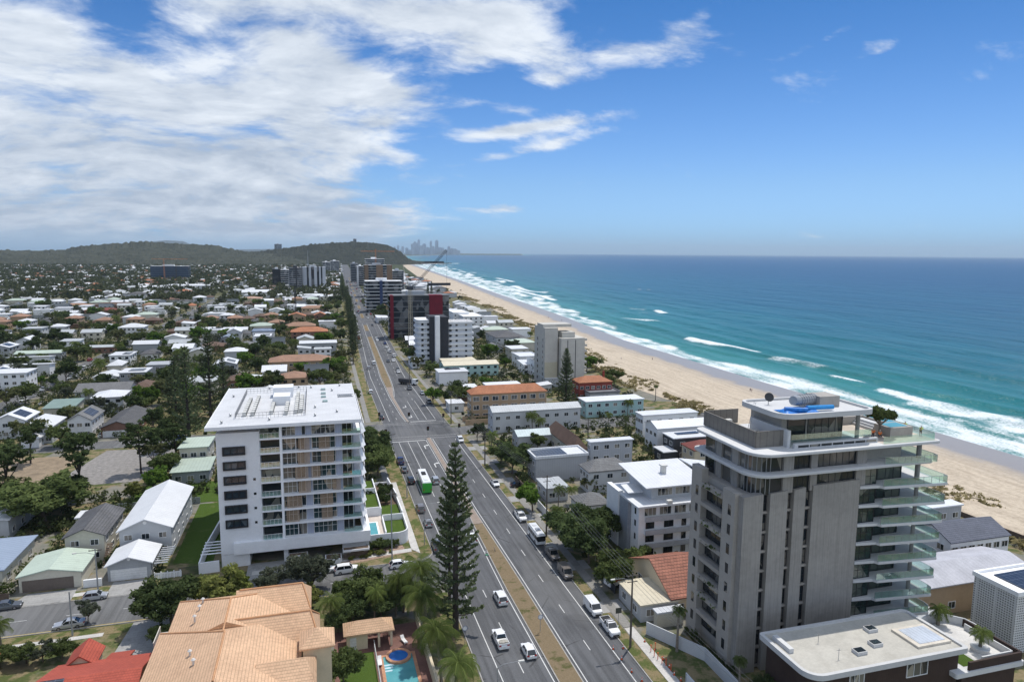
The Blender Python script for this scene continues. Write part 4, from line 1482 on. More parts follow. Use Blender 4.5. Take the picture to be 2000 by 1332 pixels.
# windows
WINM = {}
WFRAME = M('white_window_frame', (.72, .72, .71), objvar=0)
DFRAME = M('dark_window_frame', (.03, .03, .034), rough=.4, objvar=0)
GLS = glass()
GLSD = glass('dark_window_glass', (.014, .018, .022), .12)
GLSC = glass('curtained_glass', (.03, .035, .04), .6, .05, (.42, .38, .31), .8)
def window(parent, cx, cy, cz, w_, h, face='S', frame=None, gl=None, cols=2, rows=1, name='window', pane=True, deep=.10, ft=0):
 frame, gl = frame or WFRAME, gl or GLS
 key = (round(w_, 2), round(h, 2), frame.name, gl.name, cols, rows, deep, ft)
 if key not in WINM:
  b = B()
  t = ft or min(.09, w_ * .08)
  b.box(-w_ / 2 - t, -deep, -h / 2 - t, w_ / 2 + t, .02, -h / 2)
  b.box(-w_ / 2 - t, -deep, h / 2, w_ / 2 + t, .02, h / 2 + t)
  b.box(-w_ / 2 - t, -deep, -h / 2, -w_ / 2, .02, h / 2)
  b.box(w_ / 2, -deep, -h / 2, w_ / 2 + t, .02, h / 2)
  for k in range(1, cols):
   x = -w_ / 2 + w_ * k / cols
   b.box(x - .03, -deep * .75, -h / 2, x + .03, .0, h / 2)
  for k in range(1, rows):
   z = -h / 2 + h * k / rows
   b.box(-w_ / 2, -deep * .7, z - .03, w_ / 2, .0, z + .03)
  f = b.mesh(name, frame)
  p = B().box(-w_ / 2, -.03, -h / 2, w_ / 2, .02, h / 2).mesh('pane', gl)
  WINM[key] = (f, p)
 f, p = WINM[key]
 rz = {'S': 0, 'E': math.pi / 2, 'N': math.pi, 'W': -math.pi / 2}[face]
 po = parent_world(parent)
 o = inst(f, name, parent, (cx - po[0], cy - po[1], cz - po[2]), rz)
 inst(p, 'pane', o, (0, 0, 0))
 return o
def opening(parent, cx, cy, cz, w_, h, face='S', mat=None, name='window', proud=.03):
 mat = mat or GLSD
 key = ('o', round(w_, 2), round(h, 2), mat.name, name)
 if key not in WINM:
  WINM[key] = B().box(-w_ / 2, -proud, -h / 2, w_ / 2, .02, h / 2).mesh(name, mat)
 rz = {'S': 0, 'E': math.pi / 2, 'N': math.pi, 'W': -math.pi / 2}[face]
 po = parent_world(parent)
 return inst(WINM[key], name, parent, (cx - po[0], cy - po[1], cz - po[2]), rz)
# the white apartment block left of the highway
WHITE = M('white_render', (.80, .805, .82), var=.05, scale=.25, dirt=.12, dirtcol=(.45, .45, .44), rough=.8)
WHITER = M('white_roof_membrane', (.55, .555, .565), var=.09, scale=.3, dirt=.22, dirtcol=(.5, .5, .5), pat='pave', period=3.0, depth=.06, rough=.6)
BLUEGREY = M('blue_grey_cladding', (.38, .41, .50), var=.06, pat='vert', period=.35, depth=.18)
BATTEN = M('timber_batten', (.46, .34, .24), var=.25, scale=3)
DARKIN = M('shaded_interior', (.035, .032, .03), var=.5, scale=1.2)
CLEAR = clear_glass()
BLG = glass('blue_window_glass', (.03, .045, .06), .25, .04, (.20, .23, .25), .6)
APG = glass('teal_window_glass', (.025, .05, .055), .4, .04, (.36, .30, .23), .5)
STEEL = M('galvanised_steel', (.34, .35, .36), metal=.5, rough=.45)
DARKST = M('dark_steel', (.04, .042, .045), rough=.5)
ACM = M('air_conditioner_casing', (.62, .61, .57), rough=.6, dirt=.2, scale=3)
PLANTER = M('garden_soil', (.11, .075, .05), var=.3, scale=2)
BR_WOOD = M('weathered_paling', (.13, .095, .075), var=.3, scale=1.2, pat='vert', period=.18, depth=.4)
apt = empty('apartment_building', (-7, 160, 0), 'white eight-storey apartment block with plant deck on its flat white roof', 'apartment block')
b = B()
b.box(-20, 142.3, 2.9, -11.9, 150, 28.0)
b.box(-20, 150, 2.9, -19.4, 180, 28.6)
b.build('wall', WHITE, apt)
b = B()
b.box(-19.4, 144.6, 5, 6.6, 180, 29.2)
b.build('wall', M('grey_render', (.45, .46, .49), var=.06), apt)
b = B()
b.prism([(-21.6, 140.9), (8.0, 140.9), (8.0, 181), (-21.6, 181)], 29.2, 29.62)
b.build('roof', WHITER, apt)
b = B()
b.box(-21.75, 140.75, 29.0, 8.15, 140.9, 29.72)
b.box(8.0, 140.9, 29.0, 8.15, 181.1, 29.72)
b.box(-21.75, 140.9, 29.0, -21.6, 181.1, 29.72)
b.build('fascia', WHITE, apt)
b = B()
b.box(-8.05, 141.9, 3, -7.6, 144.6, 29.2)
b.build('column', WHITE, apt)
LV = [26.4 - 3.02 * k for k in range(7)]
for z in LV:
 b = B()
 x0 = -11.9
 b.prism([(x0, 142.0), (7.9, 141.7), (9.0, 144), (9.0, 180), (7.6, 180), (x0, 144.6)], z - .18, z + .16)
 b.build('floor_slab', WHITE, apt)
for z in LV + [5.3]:               # sloping white blades on the sea end
 b = B()
 b.add([(9.0, 144, z - .1), (8.05, 142.0, z - .1), (7.6, 142.2, z + 2.7), (8.0, 144.4, z + 2.7), (9.15, 144, z - .1), (8.2, 141.9, z - .1), (7.75, 142.1, z + 2.7), (8.15, 144.4, z + 2.7)],
   [(0, 1, 2, 3), (7, 6, 5, 4), (1, 5, 6, 2), (0, 3, 7, 4), (3, 2, 6, 7), (0, 4, 5, 1)])
 b.box(8.9, 146, z + .16, 9.0, 178, z + 1.15)
 b.build('end_blade', WHITE, apt)
FL = [(z + .16, z + 2.84) for z in [26.4] + LV[1:]] + [(5.3, 8.1)]
for k, (za, zb) in enumerate(FL):
 zc, h = (za + zb) / 2, zb - za
 opening(apt, -9.97, 144.55, zc, 3.7, h - .2, 'S', GLSD if k % 3 else GLSC, 'balcony_door')
 b = B()
 b.box(-11.85, 142.05, za, -8.1, 142.09, za + 1.0)
 o = b.build('balustrade', CLEAR, apt)
 b = B()
 b.box(-11.85, 142.02, za + 1.0, -8.1, 142.12, za + 1.06)
 for i in range(6):
  b.box(-11.82 + i * .73, 142.04, za, -11.76 + i * .73, 142.1, za + 1.0)
 q = b.mesh('rail', WFRAME, tuple(parent_world(apt)))
 link_mesh('rail', q, (0, 0, 0), o)
 y = 143.15
 for x0, x1 in ((-5.0, -3.75), (-3.0, -1.85), (2.95, 4.2)) if k == 0 else ((-3.2, -1.9), (2.95, 4.2)):
  B().box(x0, y - .12, za, x1, y + 1.4, zb).build('cladding_panel', BLUEGREY, apt)
 window(apt, -6.3, y, zc, 2.5, h - .1, 'S', WFRAME, GLSC if k == 0 else APG, 3, 2)
 window(apt, (-3.4 if k == 0 else -4.1), y + .02, zc, .62 if k == 0 else 1.6, h - .1, 'S', WFRAME, GLS, 1 if k == 0 else 2)
 window(apt, .5, y, zc, 4.6, h - .1, 'S', WFRAME, APG if k else GLSC, 5, 2)
 window(apt, 5.25, y + .35, zc, 1.9, h - .1, 'S', WFRAME, GLSD, 2, 1, 'balcony_door')
 B().box(4.3, 142.0, za, 7.9, 142.04, za + 1.0).build('balustrade', CLEAR, apt)
 if 0 < k < 7:
  for x0, x1 in (((-4.4, -2.2), (-.4, 1.8)), ((-4.6, -2.0), (.0, 2.8)), ((-5.2, -2.6), (-2.0, -.2)), ((-4.6, -2.0), (2.2, 4.0)), ((-7.0, -4.0), (-.4, 2.2)), ((-7.2, -4.4), (-.2, 2.0)))[k - 1]:
   b = B()
   n = int((x1 - x0) / .2)
   for i in range(n):
    xx = x0 + i * .2
    b.box(xx, 142.3, za, xx + .1, 142.42, zb)
   b.build('batten_screen', BATTEN, apt)
for k in range(6):
 zc = 24.35 - 3.02 * k
 window(apt, -16.75, 142.3, zc, 3.75, 1.25, 'S', DFRAME, BLG, 3, 1, 'window', True, .38, .26)
for k in range(4):
 opening(apt, -13.1, 142.3, 18.2 - 3.02 * k, .5, .5, 'S', GLSD, 'small_window')
window(apt, -17.6, 143.2 + 1.4, 27.9, 3.4, 1.9, 'S', WFRAME, GLSC, 4, 1)
B().box(-14.4, 144.2, 26.6, -12.3, 144.6, 29.2).build('cladding_panel', BLUEGREY, apt)
for k in range(8):
 for j in range(6):
  opening(apt, 6.6, 148 + j * 5.4, 6.8 + 3.02 * k, 3.6, 2.2, 'E', GLS, 'side_window')
b = B()
b.box(-17.5, 141.5, 2.95, 9.6, 144.6, 5.3)
b.box(8.2, 144.6, 2.95, 9.6, 180, 5.3)
b.build('podium', WHITE, apt)
b = B()
b.box(-20, 142.5, 0, -14.6, 150, 2.95)
b.box(-8, 142.5, 0, -7.2, 150, 2.95)
b.box(-14.6, 150, 0, 9.4, 150.3, 2.95)
b.box(3.8, 143, 0, 9.4, 143.4, 2.95)
b.build('ground_wall', WHITE, apt)
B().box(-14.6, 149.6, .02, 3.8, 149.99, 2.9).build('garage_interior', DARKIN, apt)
b = B()
for x0, x1, y_ in ((-6.9, -3.4, 140.2), (3.9, 9.0, 139.9)):
 for i in range(int((x1 - x0) / .16)):
  b.box(x0 + i * .16, y_, .1, x0 + i * .16 + .1, y_ + .06, 1.75)
b.build('slat_screen', BR_WOOD, apt)
b = B()
for x0, x1 in ((-7.0, -3.3), (3.8, 9.2)):
 b.box(x0, 139.7, 1.75, x1, 141.3, 2.15)
b.prism([(.2, 138.6), (3.0, 138.6), (3.5, 139.2), (3.5, 141.3), (.2, 141.3)], .02, 1.0)
b.build('planter_box', WHITE, apt)
for q in ((-6.9, 139.9, 2.15, -3.4, 141.1, 2.2), (3.9, 139.9, 2.15, 9.1, 141.1, 2.2), (.4, 139.0, 1.0, 3.3, 141.1, 1.05)):
 B().box(*q).build('planting_soil', PLANTER, apt)
b = B()
x0, y0, x1, y1 = -16.8, 147.2, -3.0, 173.5
for (xa, ya), (xb, yb) in (((x0, y0), (x1, y0)), ((x1, y0), (x1, y1)), ((x1, y1), (x0, y1)), ((x0, y1), (x0, y0))):
 b.tube((xa, ya, 30.75), (xb, yb, 30.75), .04, .04, 5)
 b.tube((xa, ya, 30.2), (xb, yb, 30.2), .03, .03, 5)
 n = int(math.hypot(xb - xa, yb - ya) / .75)
 for i in range(n):
  b.tube((xa + (xb - xa) * i / n, ya + (yb - ya) * i / n, 29.62), (xa + (xb - xa) * i / n, ya + (yb - ya) * i / n, 30.75), .028, .028, 4)
b.build('roof_railing', DARKST, apt)
acb = B()
acb.box(-.42, -.2, 0, .42, .2, .72)
acm = acb.mesh('casing', ACM)
fanb = B()
fanb.tube((.1, -.2, .36), (.1, -.23, .36), .26, .26, 12)
fanm = fanb.mesh('fan_grille', DARKST)
nac = 0
for x, ya, n in ((-15.2, 149.5, 8), (-13.6, 149.5, 9), (-9.9, 150, 7), (-6.9, 149, 5), (-4.9, 149.5, 10), (-3.9, 150.2, 8)):
 for i in range(n):
  e = empty('air_conditioner', (x, ya + i * 2.05 + rnd.random() * .3, 29.62), 'beige outdoor air conditioner unit standing in rows inside the railed white roof deck', 'air conditioner', 'air conditioners in rows on the white apartment roof', math.pi / 2)
  inst(acm, 'casing', e, (0, 0, 0), scale=(1.5, 1.7, 1.3))
  inst(fanm, 'fan_grille', e, (0, 0, 0), scale=(1.5, 1.7, 1.3))
b = B()
b.box(-10.0, 158.5, 29.62, -6.4, 163.0, 31.6)
b.box(-10.5, 167, 29.62, -6.0, 171, 32.0)
b.build('lift_overrun', WHITE, apt)
for (x, y_) in ((.9, 174), (.9, 169), (.9, 165), (1.2, 160)):
 o = B().box(x - .55, y_ - .7, 29.62, x + .55, y_ + .7, 29.95).build('skylight', M('skylight_dome', (.28, .37, .36), rough=.2), apt)
b = B()
for i in range(8):
 b.box(4.2 + i * .42, 164, 29.75, 4.5 + i * .42, 166.6, 29.85)
b.box(4.1, 163.9, 29.62, 7.7, 164.0, 29.8)
b.box(4.1, 166.6, 29.62, 7.7, 166.7, 29.8)
b.build('roof_vent_grille', STEEL, apt)
vb = B().tube((0, 0, 0), (0, 0, .5), .2, .2, 8).tube((0, 0, .5), (0, 0, .62), .32, .1, 8).mesh('roof_vent', STEEL)
for x, y_ in ((-19, 144), (-18, 150), (-12, 178), (-2, 177), (3, 172), (-1, 146), (3.5, 148.5), (-1, 154), (5, 178), (-19.5, 170), (-5, 178), (-10, 144.5)):
 inst(vb, 'roof_vent', apt, tuple(Vector((x, y_, 29.62)) - apt.location))
# its walled garden beside the road
gw = empty('garden_wall', (12, 150, 0), 'white rendered garden wall curving round the lawns beside the apartment block', 'wall')
b = B()
def wallrun(b, pts, h0, h1, w=.25):
 for (xa, ya), (xb, yb) in zip(pts, pts[1:]):
  l = math.hypot(xb - xa, yb - ya)
  nx, ny = -(yb - ya) / l * w / 2, (xb - xa) / l * w / 2
  b.prism([(xa - nx, ya - ny), (xb - nx, yb - ny), (xb + nx, yb + ny), (xa + nx, ya + ny)], h0, h1)
cur = [(9.7, 144.6), (15.6, 144.6)] + [(15.6 + 2.5 * math.sin(R(a)), 147.1 - 2.5 * math.cos(R(a))) for a in (15, 30, 45, 60, 75, 90)] + [(18.1, 156)]
wallrun(b, cur, 0, 2.9)
b.build('wall', WHITE, gw)
b = B()
wallrun(b, [(18.1, 156.2), (17.9, 166)], 0, 3.1)
wallrun(b, [(17.9, 166.1), (16.9, 179.5)], 0, 3.8)
wallrun(b, [(9.8, 179.6), (16.9, 179.6)], 0, 2.6)
b.build('wall', WHITE, gw)
b = B()
wallrun(b, [(13.2, 144.8), (13.2, 154)], .02, 3.2)
wallrun(b, [(13.2, 154.5), (17.9, 154.5)], .02, 3.3)
wallrun(b, [(9.8, 157), (13.1, 157)], .02, 4.4)
wallrun(b, [(13.2, 157.2), (12.9, 179.4)], .02, 3.9)
wallrun(b, [(9.7, 170), (12.9, 170)], .02, 4.6)
b.build('dividing_wall', WHITE, gw)
for nm, x0, y0, x1, y1, i in (('lawn_plot', 13.4, 147.2, 17.9, 154.3, 1.9), ('lawn_plot', 9.8, 157.4, 13.0, 169.8, 3.2), ('lawn_plot', 13.4, 155, 17.8, 164, 2.0), ('lawn_plot', 9.8, 170.3, 12.7, 179.3, 3.3)):
 structure(B().prism([(x0, y0), (x1, y0), (x1, y1), (x0, y1)], 0, i).build('lawn', LAWN))
structure(B().prism([(13.4, 164.02), (17.7, 164.02), (16.6, 179.3), (13.1, 179.3)], 0, 1.9).build('garden_bed', PLANTER))
structure(B().prism([(9.75, 144.8), (13.05, 144.8), (13.05, 156.8), (9.75, 156.8)], 0, 2.3).build('terrace_paving', M('terrace_tile', (.55, .48, .42), pat='pave', period=.6, depth=.1)))
structure(B().flat([(3, 137.2), (17.0, 140), (16.6, 144), (9.7, 144.3), (9.4, 142.2), (3.9, 139)], .065).build('garden_bed', M('bark_mulch', (.30, .21, .16), var=.4, scale=3, rough=1)))
def water_mat(key, a, b_):
 m, nt, bs = nt_new(key)
 pos = nt.nodes.new('ShaderNodeNewGeometry').outputs['Position']
 n_ = noise_n(nt, pos, .7, 3, .5)
 nt.links.new(mix_n(nt, n_, a, b_), bs.inputs['Base Color'])
 bs.inputs['Roughness'].default_value = .05
 bn = nt.nodes.new('ShaderNodeBump')
 bn.inputs['Strength'].default_value = .12
 bn.inputs['Distance'].default_value = .1
 nt.links.new(noise_n(nt, pos, 2.5, 2, .5), bn.inputs['Height'])
 nt.links.new(bn.outputs[0], bs.inputs['Normal'])
 MATS[key] = m
 return m
POOLW = water_mat('pool_water', (.075, .29, .31), (.15, .40, .42))
SPAW = water_mat('spa_water', (.015, .09, .38), (.05, .20, .50))
def pool(x0, y0, x1, y1, z, label, coping=None, name='swimming_pool', wm=None, cop=.35):
 e = empty(name, ((x0 + x1) / 2, (y0 + y1) / 2, z), label, 'swimming pool')
 o_ = [(x0 - cop, y0 - cop), (x1 + cop, y0 - cop), (x1 + cop, y1 + cop), (x0 - cop, y1 + cop)]
 i_ = [(x0, y0), (x1, y0), (x1, y1), (x0, y1)]
 B().ring(o_, i_, z - .05, z + .12).build('coping', coping or WHITE, e)
 B().flat(i_, z + .07).build('water', wm or POOLW, e)
 return e
pool(9.95, 145.6, 11.6, 152.6, 2.32, 'narrow turquoise plunge pool behind the white garden wall')
for kind, x, y_, h in (('dbush-1', 14.8, 168.5, 4.5), ('dbush-2', 15.6, 172, 4.2), ('dbush-1', 15.0, 165.6, 4.0), ('dbush-3', 11.2, 170.5, 3.0)):
 plant(kind, x, y_, h * .8, .8, z=1.9, name='garden_shrub', label='dark upright shrub growing inside the white garden wall', cat='shrub', group='dark shrubs inside the white garden wall')
for i, (kind, x, y_, h) in enumerate((('bush-1', 11.4, 143.0, 2.8), ('dbush-2', 9.2, 143.2, 2.2), ('dbush-3', 13.2, 143.2, 2.1), ('bush-2', 14.8, 143.4, 1.9))):
 plant(kind, x, y_, h, name='garden_shrub', label=('bright green round shrub, biggest of those at the foot of the white curved wall' if i == 0 else 'small dark green shrub at the foot of the white curved wall'), cat='shrub', group=None if i == 0 else 'shrubs at the foot of the curved wall')
for k in range(22):
 x = 4.5 + rnd.random() * 10.3
 plant('ybush-%d' % (1 + k % 3), x, 139.2 + (x - 4) * .12 + rnd.random() * 3.0, .5 + rnd.random() * .7, name='small_shrub', label='small yellow green shrub in the mulch bed below the curved wall', cat='shrub', group='low shrubs in the mulch bed')
for k in range(9):
 plant('ybush-%d' % (1 + k % 3), 9.4, 146 + k * 3.3, 1.0, .8, z=.1, name='small_shrub', label='small climber in the strip between apartment block and plunge pool', cat='shrub', group='climbers along the apartment block')
b = B()
wallrun(b, [(-20.3, 141.2), (-24.0, 141.0), (-24.0, 150), (-22.2, 172)], 0, 2.3)
yard = empty('courtyard_wall', (-22, 145, 0), 'white courtyard wall with pergola beams left of the apartment block', 'wall')
b.build('wall', WHITE, yard)
b = B()
for i in range(5):
 b.box(-24, 143.2 + i * 1.5, 2.9, -20.1, 143.35 + i * 1.5, 3.1)
b.build('pergola_beam', WHITE, yard)
b = B()
for i in range(26):
 b.box(-27.8 + i * .14, 141.0, .1, -27.76 + i * .14, 141.04, 1.7)
b.box(-27.8, 141.0, 1.65, -24.1, 141.05, 1.72)
b.build('metal_gate', DARKST, yard)
for k, x in enumerate((-6.4, -7.0)):
 pass
wb = empty('wheelie_bin', (-7.6, 143.6, .02), 'yellow lidded bin at the mouth of the dark garage', 'bin')
bb = B()
bb.add([(-.27, -.33, .05), (.27, -.33, .05), (.27, .33, .05), (-.27, .33, .05), (-.33, -.42, 1.0), (.33, -.42, 1.0), (.33, .42, 1.0), (-.33, .42, 1.0)], [(0, 3, 2, 1), (0, 1, 5, 4), (1, 2, 6, 5), (2, 3, 7, 6), (3, 0, 4, 7), (4, 5, 6, 7)])
inst(bb.mesh('bin_body', M('bin_green', (.03, .06, .045))), 'bin_body', wb, (0, 0, 0))
inst(B().box(-.36, -.46, 1.0, .36, .44, 1.1).mesh('lid', M('bin_yellow', (.75, .52, .02))), 'lid', wb, (0, 0, 0))
# the grey tower on the right
RIBC = M('ribbed_concrete', (.31, .292, .268), var=.12, scale=.15, pat='rib', period=1.3, depth=.22, bump=.5, dirt=.15, dirtcol=(.25, .24, .23))
BEIGE = M('beige_render', (.36, .335, .30), var=.08, scale=.4, dirt=.2)
SLABW = M('pale_slab', (.56, .56, .555), var=.05, dirt=.15, dirtcol=(.5, .5, .5))
TGLASS = glass('tower_glass', (.022, .026, .028), .45, .03, (.20, .185, .16), .45)
TOWG = glass('tower_green_glass', (.02, .035, .032), .3, .03, (.16, .17, .14), .4)
tw = empty('apartment_tower', (76, 92, 0), 'grey ribbed concrete apartment tower with glass balconies on its sea side', 'apartment tower')
PX = [(60.0, 63.4, 28.2), (64.6, 67.7, 28.4), (68.8, 70.9, 28.6), (72.2, 80.9, 29.0)]
for x0, x1, zt in PX:
 b = B()
 b.add([(x0, 84.0, 0), (x1, 84.0, 0), (x1, 85.3, 0), (x0, 85.3, 0), (x0, 84.0, zt), (x1, 84.0, zt + .25), (x1, 85.3, zt + .25), (x0, 85.3, zt)], [(0, 1, 5, 4), (1, 2, 6, 5), (2, 3, 7, 6), (3, 0, 4, 7), (4, 5, 6, 7)])
 b.build('concrete_panel', RIBC, tw)
for i, (x0, x1) in enumerate(((63.4, 64.6), (67.7, 68.8), (70.9, 72.2))):
 for k in range(9):
  z0 = 26.9 - 3.1 * k
  window(tw, (x0 + x1) / 2, 84.95, z0 - .2, x1 - x0 - .15, 2.2, 'S', DFRAME, GLS if i == 2 else TGLASS, 1, 2, 'slot_window')
  B().box(x0, 84.55, z0 - 1.75, x1, 85.0, z0 - 1.4).build('spandrel', BEIGE, tw)
B().box(60.6, 85.3, 0, 80.9, 99, 28.2).build('core_wall', BEIGE, tw)
for y0, y1 in ((85.3, 88.5), (94.6, 97.6)):
 B().box(59.4, y0, 0, 60.6, y1, 28.4 if y0 < 90 else 29.4).build('concrete_panel', BEIGE, tw)
 for k in range(8):
  opening(tw, 59.4, (y0 + y1) / 2 - .3, 25.5 - 3.1 * k, .75, 1.6, 'W', GLSD, 'narrow_window')
pk = None
for k in range(8):
 z = 26.6 - 3.1 * k
 b = B()
 b.box(59.3, 88.5, z - .1, 60.3, 94.6, z + .55)
 b.build('planter', BEIGE, tw)
 window(tw, 60.55, 91.55, z - 1.35, 5.6, 2.0, 'W', DFRAME, TGLASS, 4, 1)
 if k % 3 != 1:
  me = PROTO.setdefault('trail%d' % (k % 2), hedge_mesh(5 + k, .9, 5.4 if k else 5.6, .8, LF_A if k == 0 else LF_B, 7, .25))
  inst(me, 'trailing_plant', tw, tuple(Vector((59.55, 91.5, z + .05 - .2)) - tw.location))
def rrect(x0, y0, x1, y1, rs, n=6):
 out = []
 for (cx, cy, r, a0) in ((x0 + rs[0], y0 + rs[0], rs[0], 180), (x1 - rs[1], y0 + rs[1], rs[1], 270), (x1 - rs[2], y1 - rs[2], rs[2], 0), (x0 + rs[3], y1 - rs[3], rs[3], 90)):
  for k in range(n + 1):
   a = R(a0 + 90 * k / n)
   out.append((cx + r * math.cos(a), cy + r * math.sin(a)))
 return out
for z, x0, x1 in ((31.2, 60.6, 94.0), (34.35, 60.9, 95.2)):
 b = B()
 b.prism(rrect(x0, 82.8, x1, 100, (3.4, .8, .4, 1.2)), z, z + .5)
 b.build('floor_slab', SLABW, tw, bevel=.12)
for z in (28.2, 31.7):
 h = 3.0
 gl = B()
 gl.prism(rrect(62.0, 84.4, 66.5, 98.4, (2.6, .1, .1, .6)), z, z + h)
 gl.build('corner_glazing', TGLASS, tw)
 pr = rrect(61.97, 84.37, 66.5, 98.4, (2.6, .1, .1, .6))
 for (x, y_) in pr[:7] + [(61.97, 90.5), (61.97, 95)]:
  B().box(x - .05, y_ - .05, z, x + .05, y_ + .05, z + h).build('mullion', STEEL, tw)
 for y0, y1 in ((88.3, 90), (92.8, 94.4)):
  B().box(61.7, y0, z, 62.3, y1, z + h).build('concrete_pier', RIBC, tw)
 for x0, x1 in ((66.8, 68.6), (71.7, 72.9), (80.2, 82.0)):
  B().box(x0, 84.2, z, x1, 86, z + h).build('concrete_pier', RIBC, tw)
 window(tw, 70.15, 84.6, z + 1.5, 2.9, 2.8, 'S', DFRAME, TGLASS, 3, 1)
 window(tw, 76.55, 84.6, z + 1.5, 7.2, 2.8, 'S', DFRAME, TGLASS, 6, 1)
 window(tw, 86.3, 86.4, z + 1.5, 8.4, 2.8, 'S', DFRAME, TOWG, 5, 1)
 B().box(66.5, 86, z, 90.5, 98, z + h).build('core_wall', BEIGE, tw)
 B().tube((92.6, 84.6, z), (92.6, 84.6, z + h), .38, .38, 14).build('column', RIBC, tw)
BZ = [27.7 - 3.1 * k for k in range(8)]
for k, z in enumerate(BZ + [31.7]):
 top = k == 8
 if not top:
  xe = 96 - .22 * k
  b = B()
  b.prism([(80.9, 83.9), (84.3, 83.5), (84.6, 82.9), (xe, 81.9), (xe + .3, 83), (xe + .3, 98), (80.9, 98)], z, z + .42)
  b.build('balcony_slab', SLABW, tw)
  window(tw, 82.6, 84.4, z + 1.8, 3.2, 2.6, 'S', DFRAME, TOWG, 3, 2)
  window(tw, 87.5, 85.9, z + 1.8, 6.2, 2.6, 'S', DFRAME, TOWG, 4, 1, 'sliding_door')
  B().box(81, 86.1, z + .42, 90.4, 98, z + 3.1).build('glazed_room', TOWG, tw)
  B().tube((92.4, 84.3, z + .42), (92.4, 84.3, z + 3.1), .3, .3, 12).build('column', RIBC, tw)
 else:
  xe = 93.6
 zz = z + (.42 if not top else 0)
 g = B()
 pts = [(84.5, 83.05), (xe, 82.05), (xe + .2, 83), (xe + .2, 97.5)]
 wallrun(g, pts, zz, zz + 1.1, .03)
 o = g.build('balustrade', CLEAR, tw)
 rb = B()
 wallrun(rb, pts, zz + 1.1, zz + 1.14, .07)
 for (xa, ya), (xb, yb) in zip(pts[:2], pts[1:3]):
  for i in range(8):
   rb.box(xa + (xb - xa) * i / 8 - .02, ya + (yb - ya) * i / 8 - .02, zz, xa + (xb - xa) * i / 8 + .02, ya + (yb - ya) * i / 8 + .02, zz + 1.1)
 link_mesh('rail', rb.mesh('rail', STEEL, tuple(parent_world(tw))), (0, 0, 0), o)
ZT = 34.85
SCREEN = M('taupe_hoarding', (.19, .175, .155), var=.12, pat='vert', period=1.2, depth=.25, dirt=.3)
b = B()
wallrun(b, [(63.4, 101), (63.4, 86.6), (68.4, 86.6)], ZT, ZT + 2.5, .2)
wallrun(b, [(64, 101), (70, 101)], ZT, ZT + 2.5, .2)
b.build('plant_screen', SCREEN, tw)
b = B()
b.prism(rrect(68.2, 85.4, 68.8, 95, (.28, .28, .1, .1)), ZT, ZT + 2.6)
b.build('blade_wall', SLABW, tw)
b = B()
b.prism(rrect(68.9, 88.0, 80.6, 96, (.3, .3, .3, .3)), ZT, 39.3)
b.build('penthouse_wall', BEIGE, tw)
window(tw, 71.6, 87.98, 37.0, 3.2, 3.6, 'S', DFRAME, GLSD, 1, 1, 'dark_panel')
window(tw, 77.0, 87.98, 37.0, 6.4, 3.6, 'S', DFRAME, TGLASS, 5, 1, 'sliding_door')
b = B()
ro, ri = rrect(66.6, 84.9, 84.0, 96.2, (2.6, 1.6, 1.2, 1.6)), rrect(67.1, 85.4, 83.5, 95.7, (2.2, 1.2, .9, 1.2))
b.prism(ro, 39.3, 39.75)
b.ring(ro, ri, 39.75, 40.1)
b.build('penthouse_roof', SLABW, tw)
B().tube((82.4, 87, ZT), (82.4, 87, 39.3), .32, .32, 12).build('column', RIBC, tw)
b = B()
b.box(68.8, 84.6, ZT, 84.2, 85.0, ZT + .75)
b.build('upstand', SLABW, tw)
for i in range(7):
 opening(tw, 70.4 + i * 2.1, 84.6, ZT + .32, 1.9, .36, 'S', GLSD, 'clerestory_window')
g = B()
wallrun(g, [(68.9, 85.6), (83.8, 85.6)], ZT + .75, ZT + 1.9, .03)
wallrun(g, [(84.4, 83.6), (94.2, 83.4), (94.8, 84.2), (94.8, 99)], ZT, ZT + 1.1, .03)
g.build('balustrade', CLEAR, tw)
B().flat([(84.2, 83.2), (94.7, 83.2), (94.7, 99.6), (81, 99.6), (81, 96.4), (84.2, 96.4)], ZT + .012).build('terrace_paving', M('terrace_paver', (.58, .50, .42), pat='pave', period=.6, depth=.1), tw)
b = B()
b.box(88.2, 86.2, ZT, 92.7, 89.6, ZT + 1.55)
b.box(85.6, 95, ZT, 93.4, 98.6, ZT + 1.4)
b.box(90.9, 89.6, ZT, 93.4, 95, ZT + 1.4)
b.build('pool_shell', BEIGE, tw)
for k in range(3):
 B().box(89.6 - .45 * k, 89.8, ZT, 89.6 + 1.2 - .45 * k, 95.2, ZT + 1.1 - .34 * k).build('step', SLABW, tw)
B().flat([(88.7, 86.7), (92.2, 86.7), (92.2, 89.2), (88.7, 89.2)], ZT + 1.58).build('spa_water', POOLW, tw)
B().flat([(91.2, 89.8), (93.1, 89.8), (93.1, 98.2), (86, 98.2), (86, 95.4), (91.2, 95.4)], ZT + 1.43).build('pool_water', POOLW, tw)
for x, y_ in ((65.2, 98), (65.2, 96), (65.3, 93.6), (66.8, 99.2), (67.0, 92), (66.7, 89.5)):
 e = empty('air_conditioner', (x, y_, ZT), 'boxy grey air conditioner inside the hoarding on the grey tower roof', 'air conditioner', 'air conditioners behind the tower hoarding')
 inst(acm, 'casing', e, (0, 0, 0), scale=(1.6, 2, 1.7))
 inst(fanm, 'fan_grille', e, (0, 0, 0), scale=(1.6, 2, 1.7))
BLUET = M('blue_tarpaulin', (.015, .16, .50), var=.35, scale=1.6, rough=.45)
rg = np.random.default_rng(4)
nx, ny = 26, 14
gx, gy = np.meshgrid(np.linspace(68.4, 74.6, nx), np.linspace(86.4, 89.4, ny))
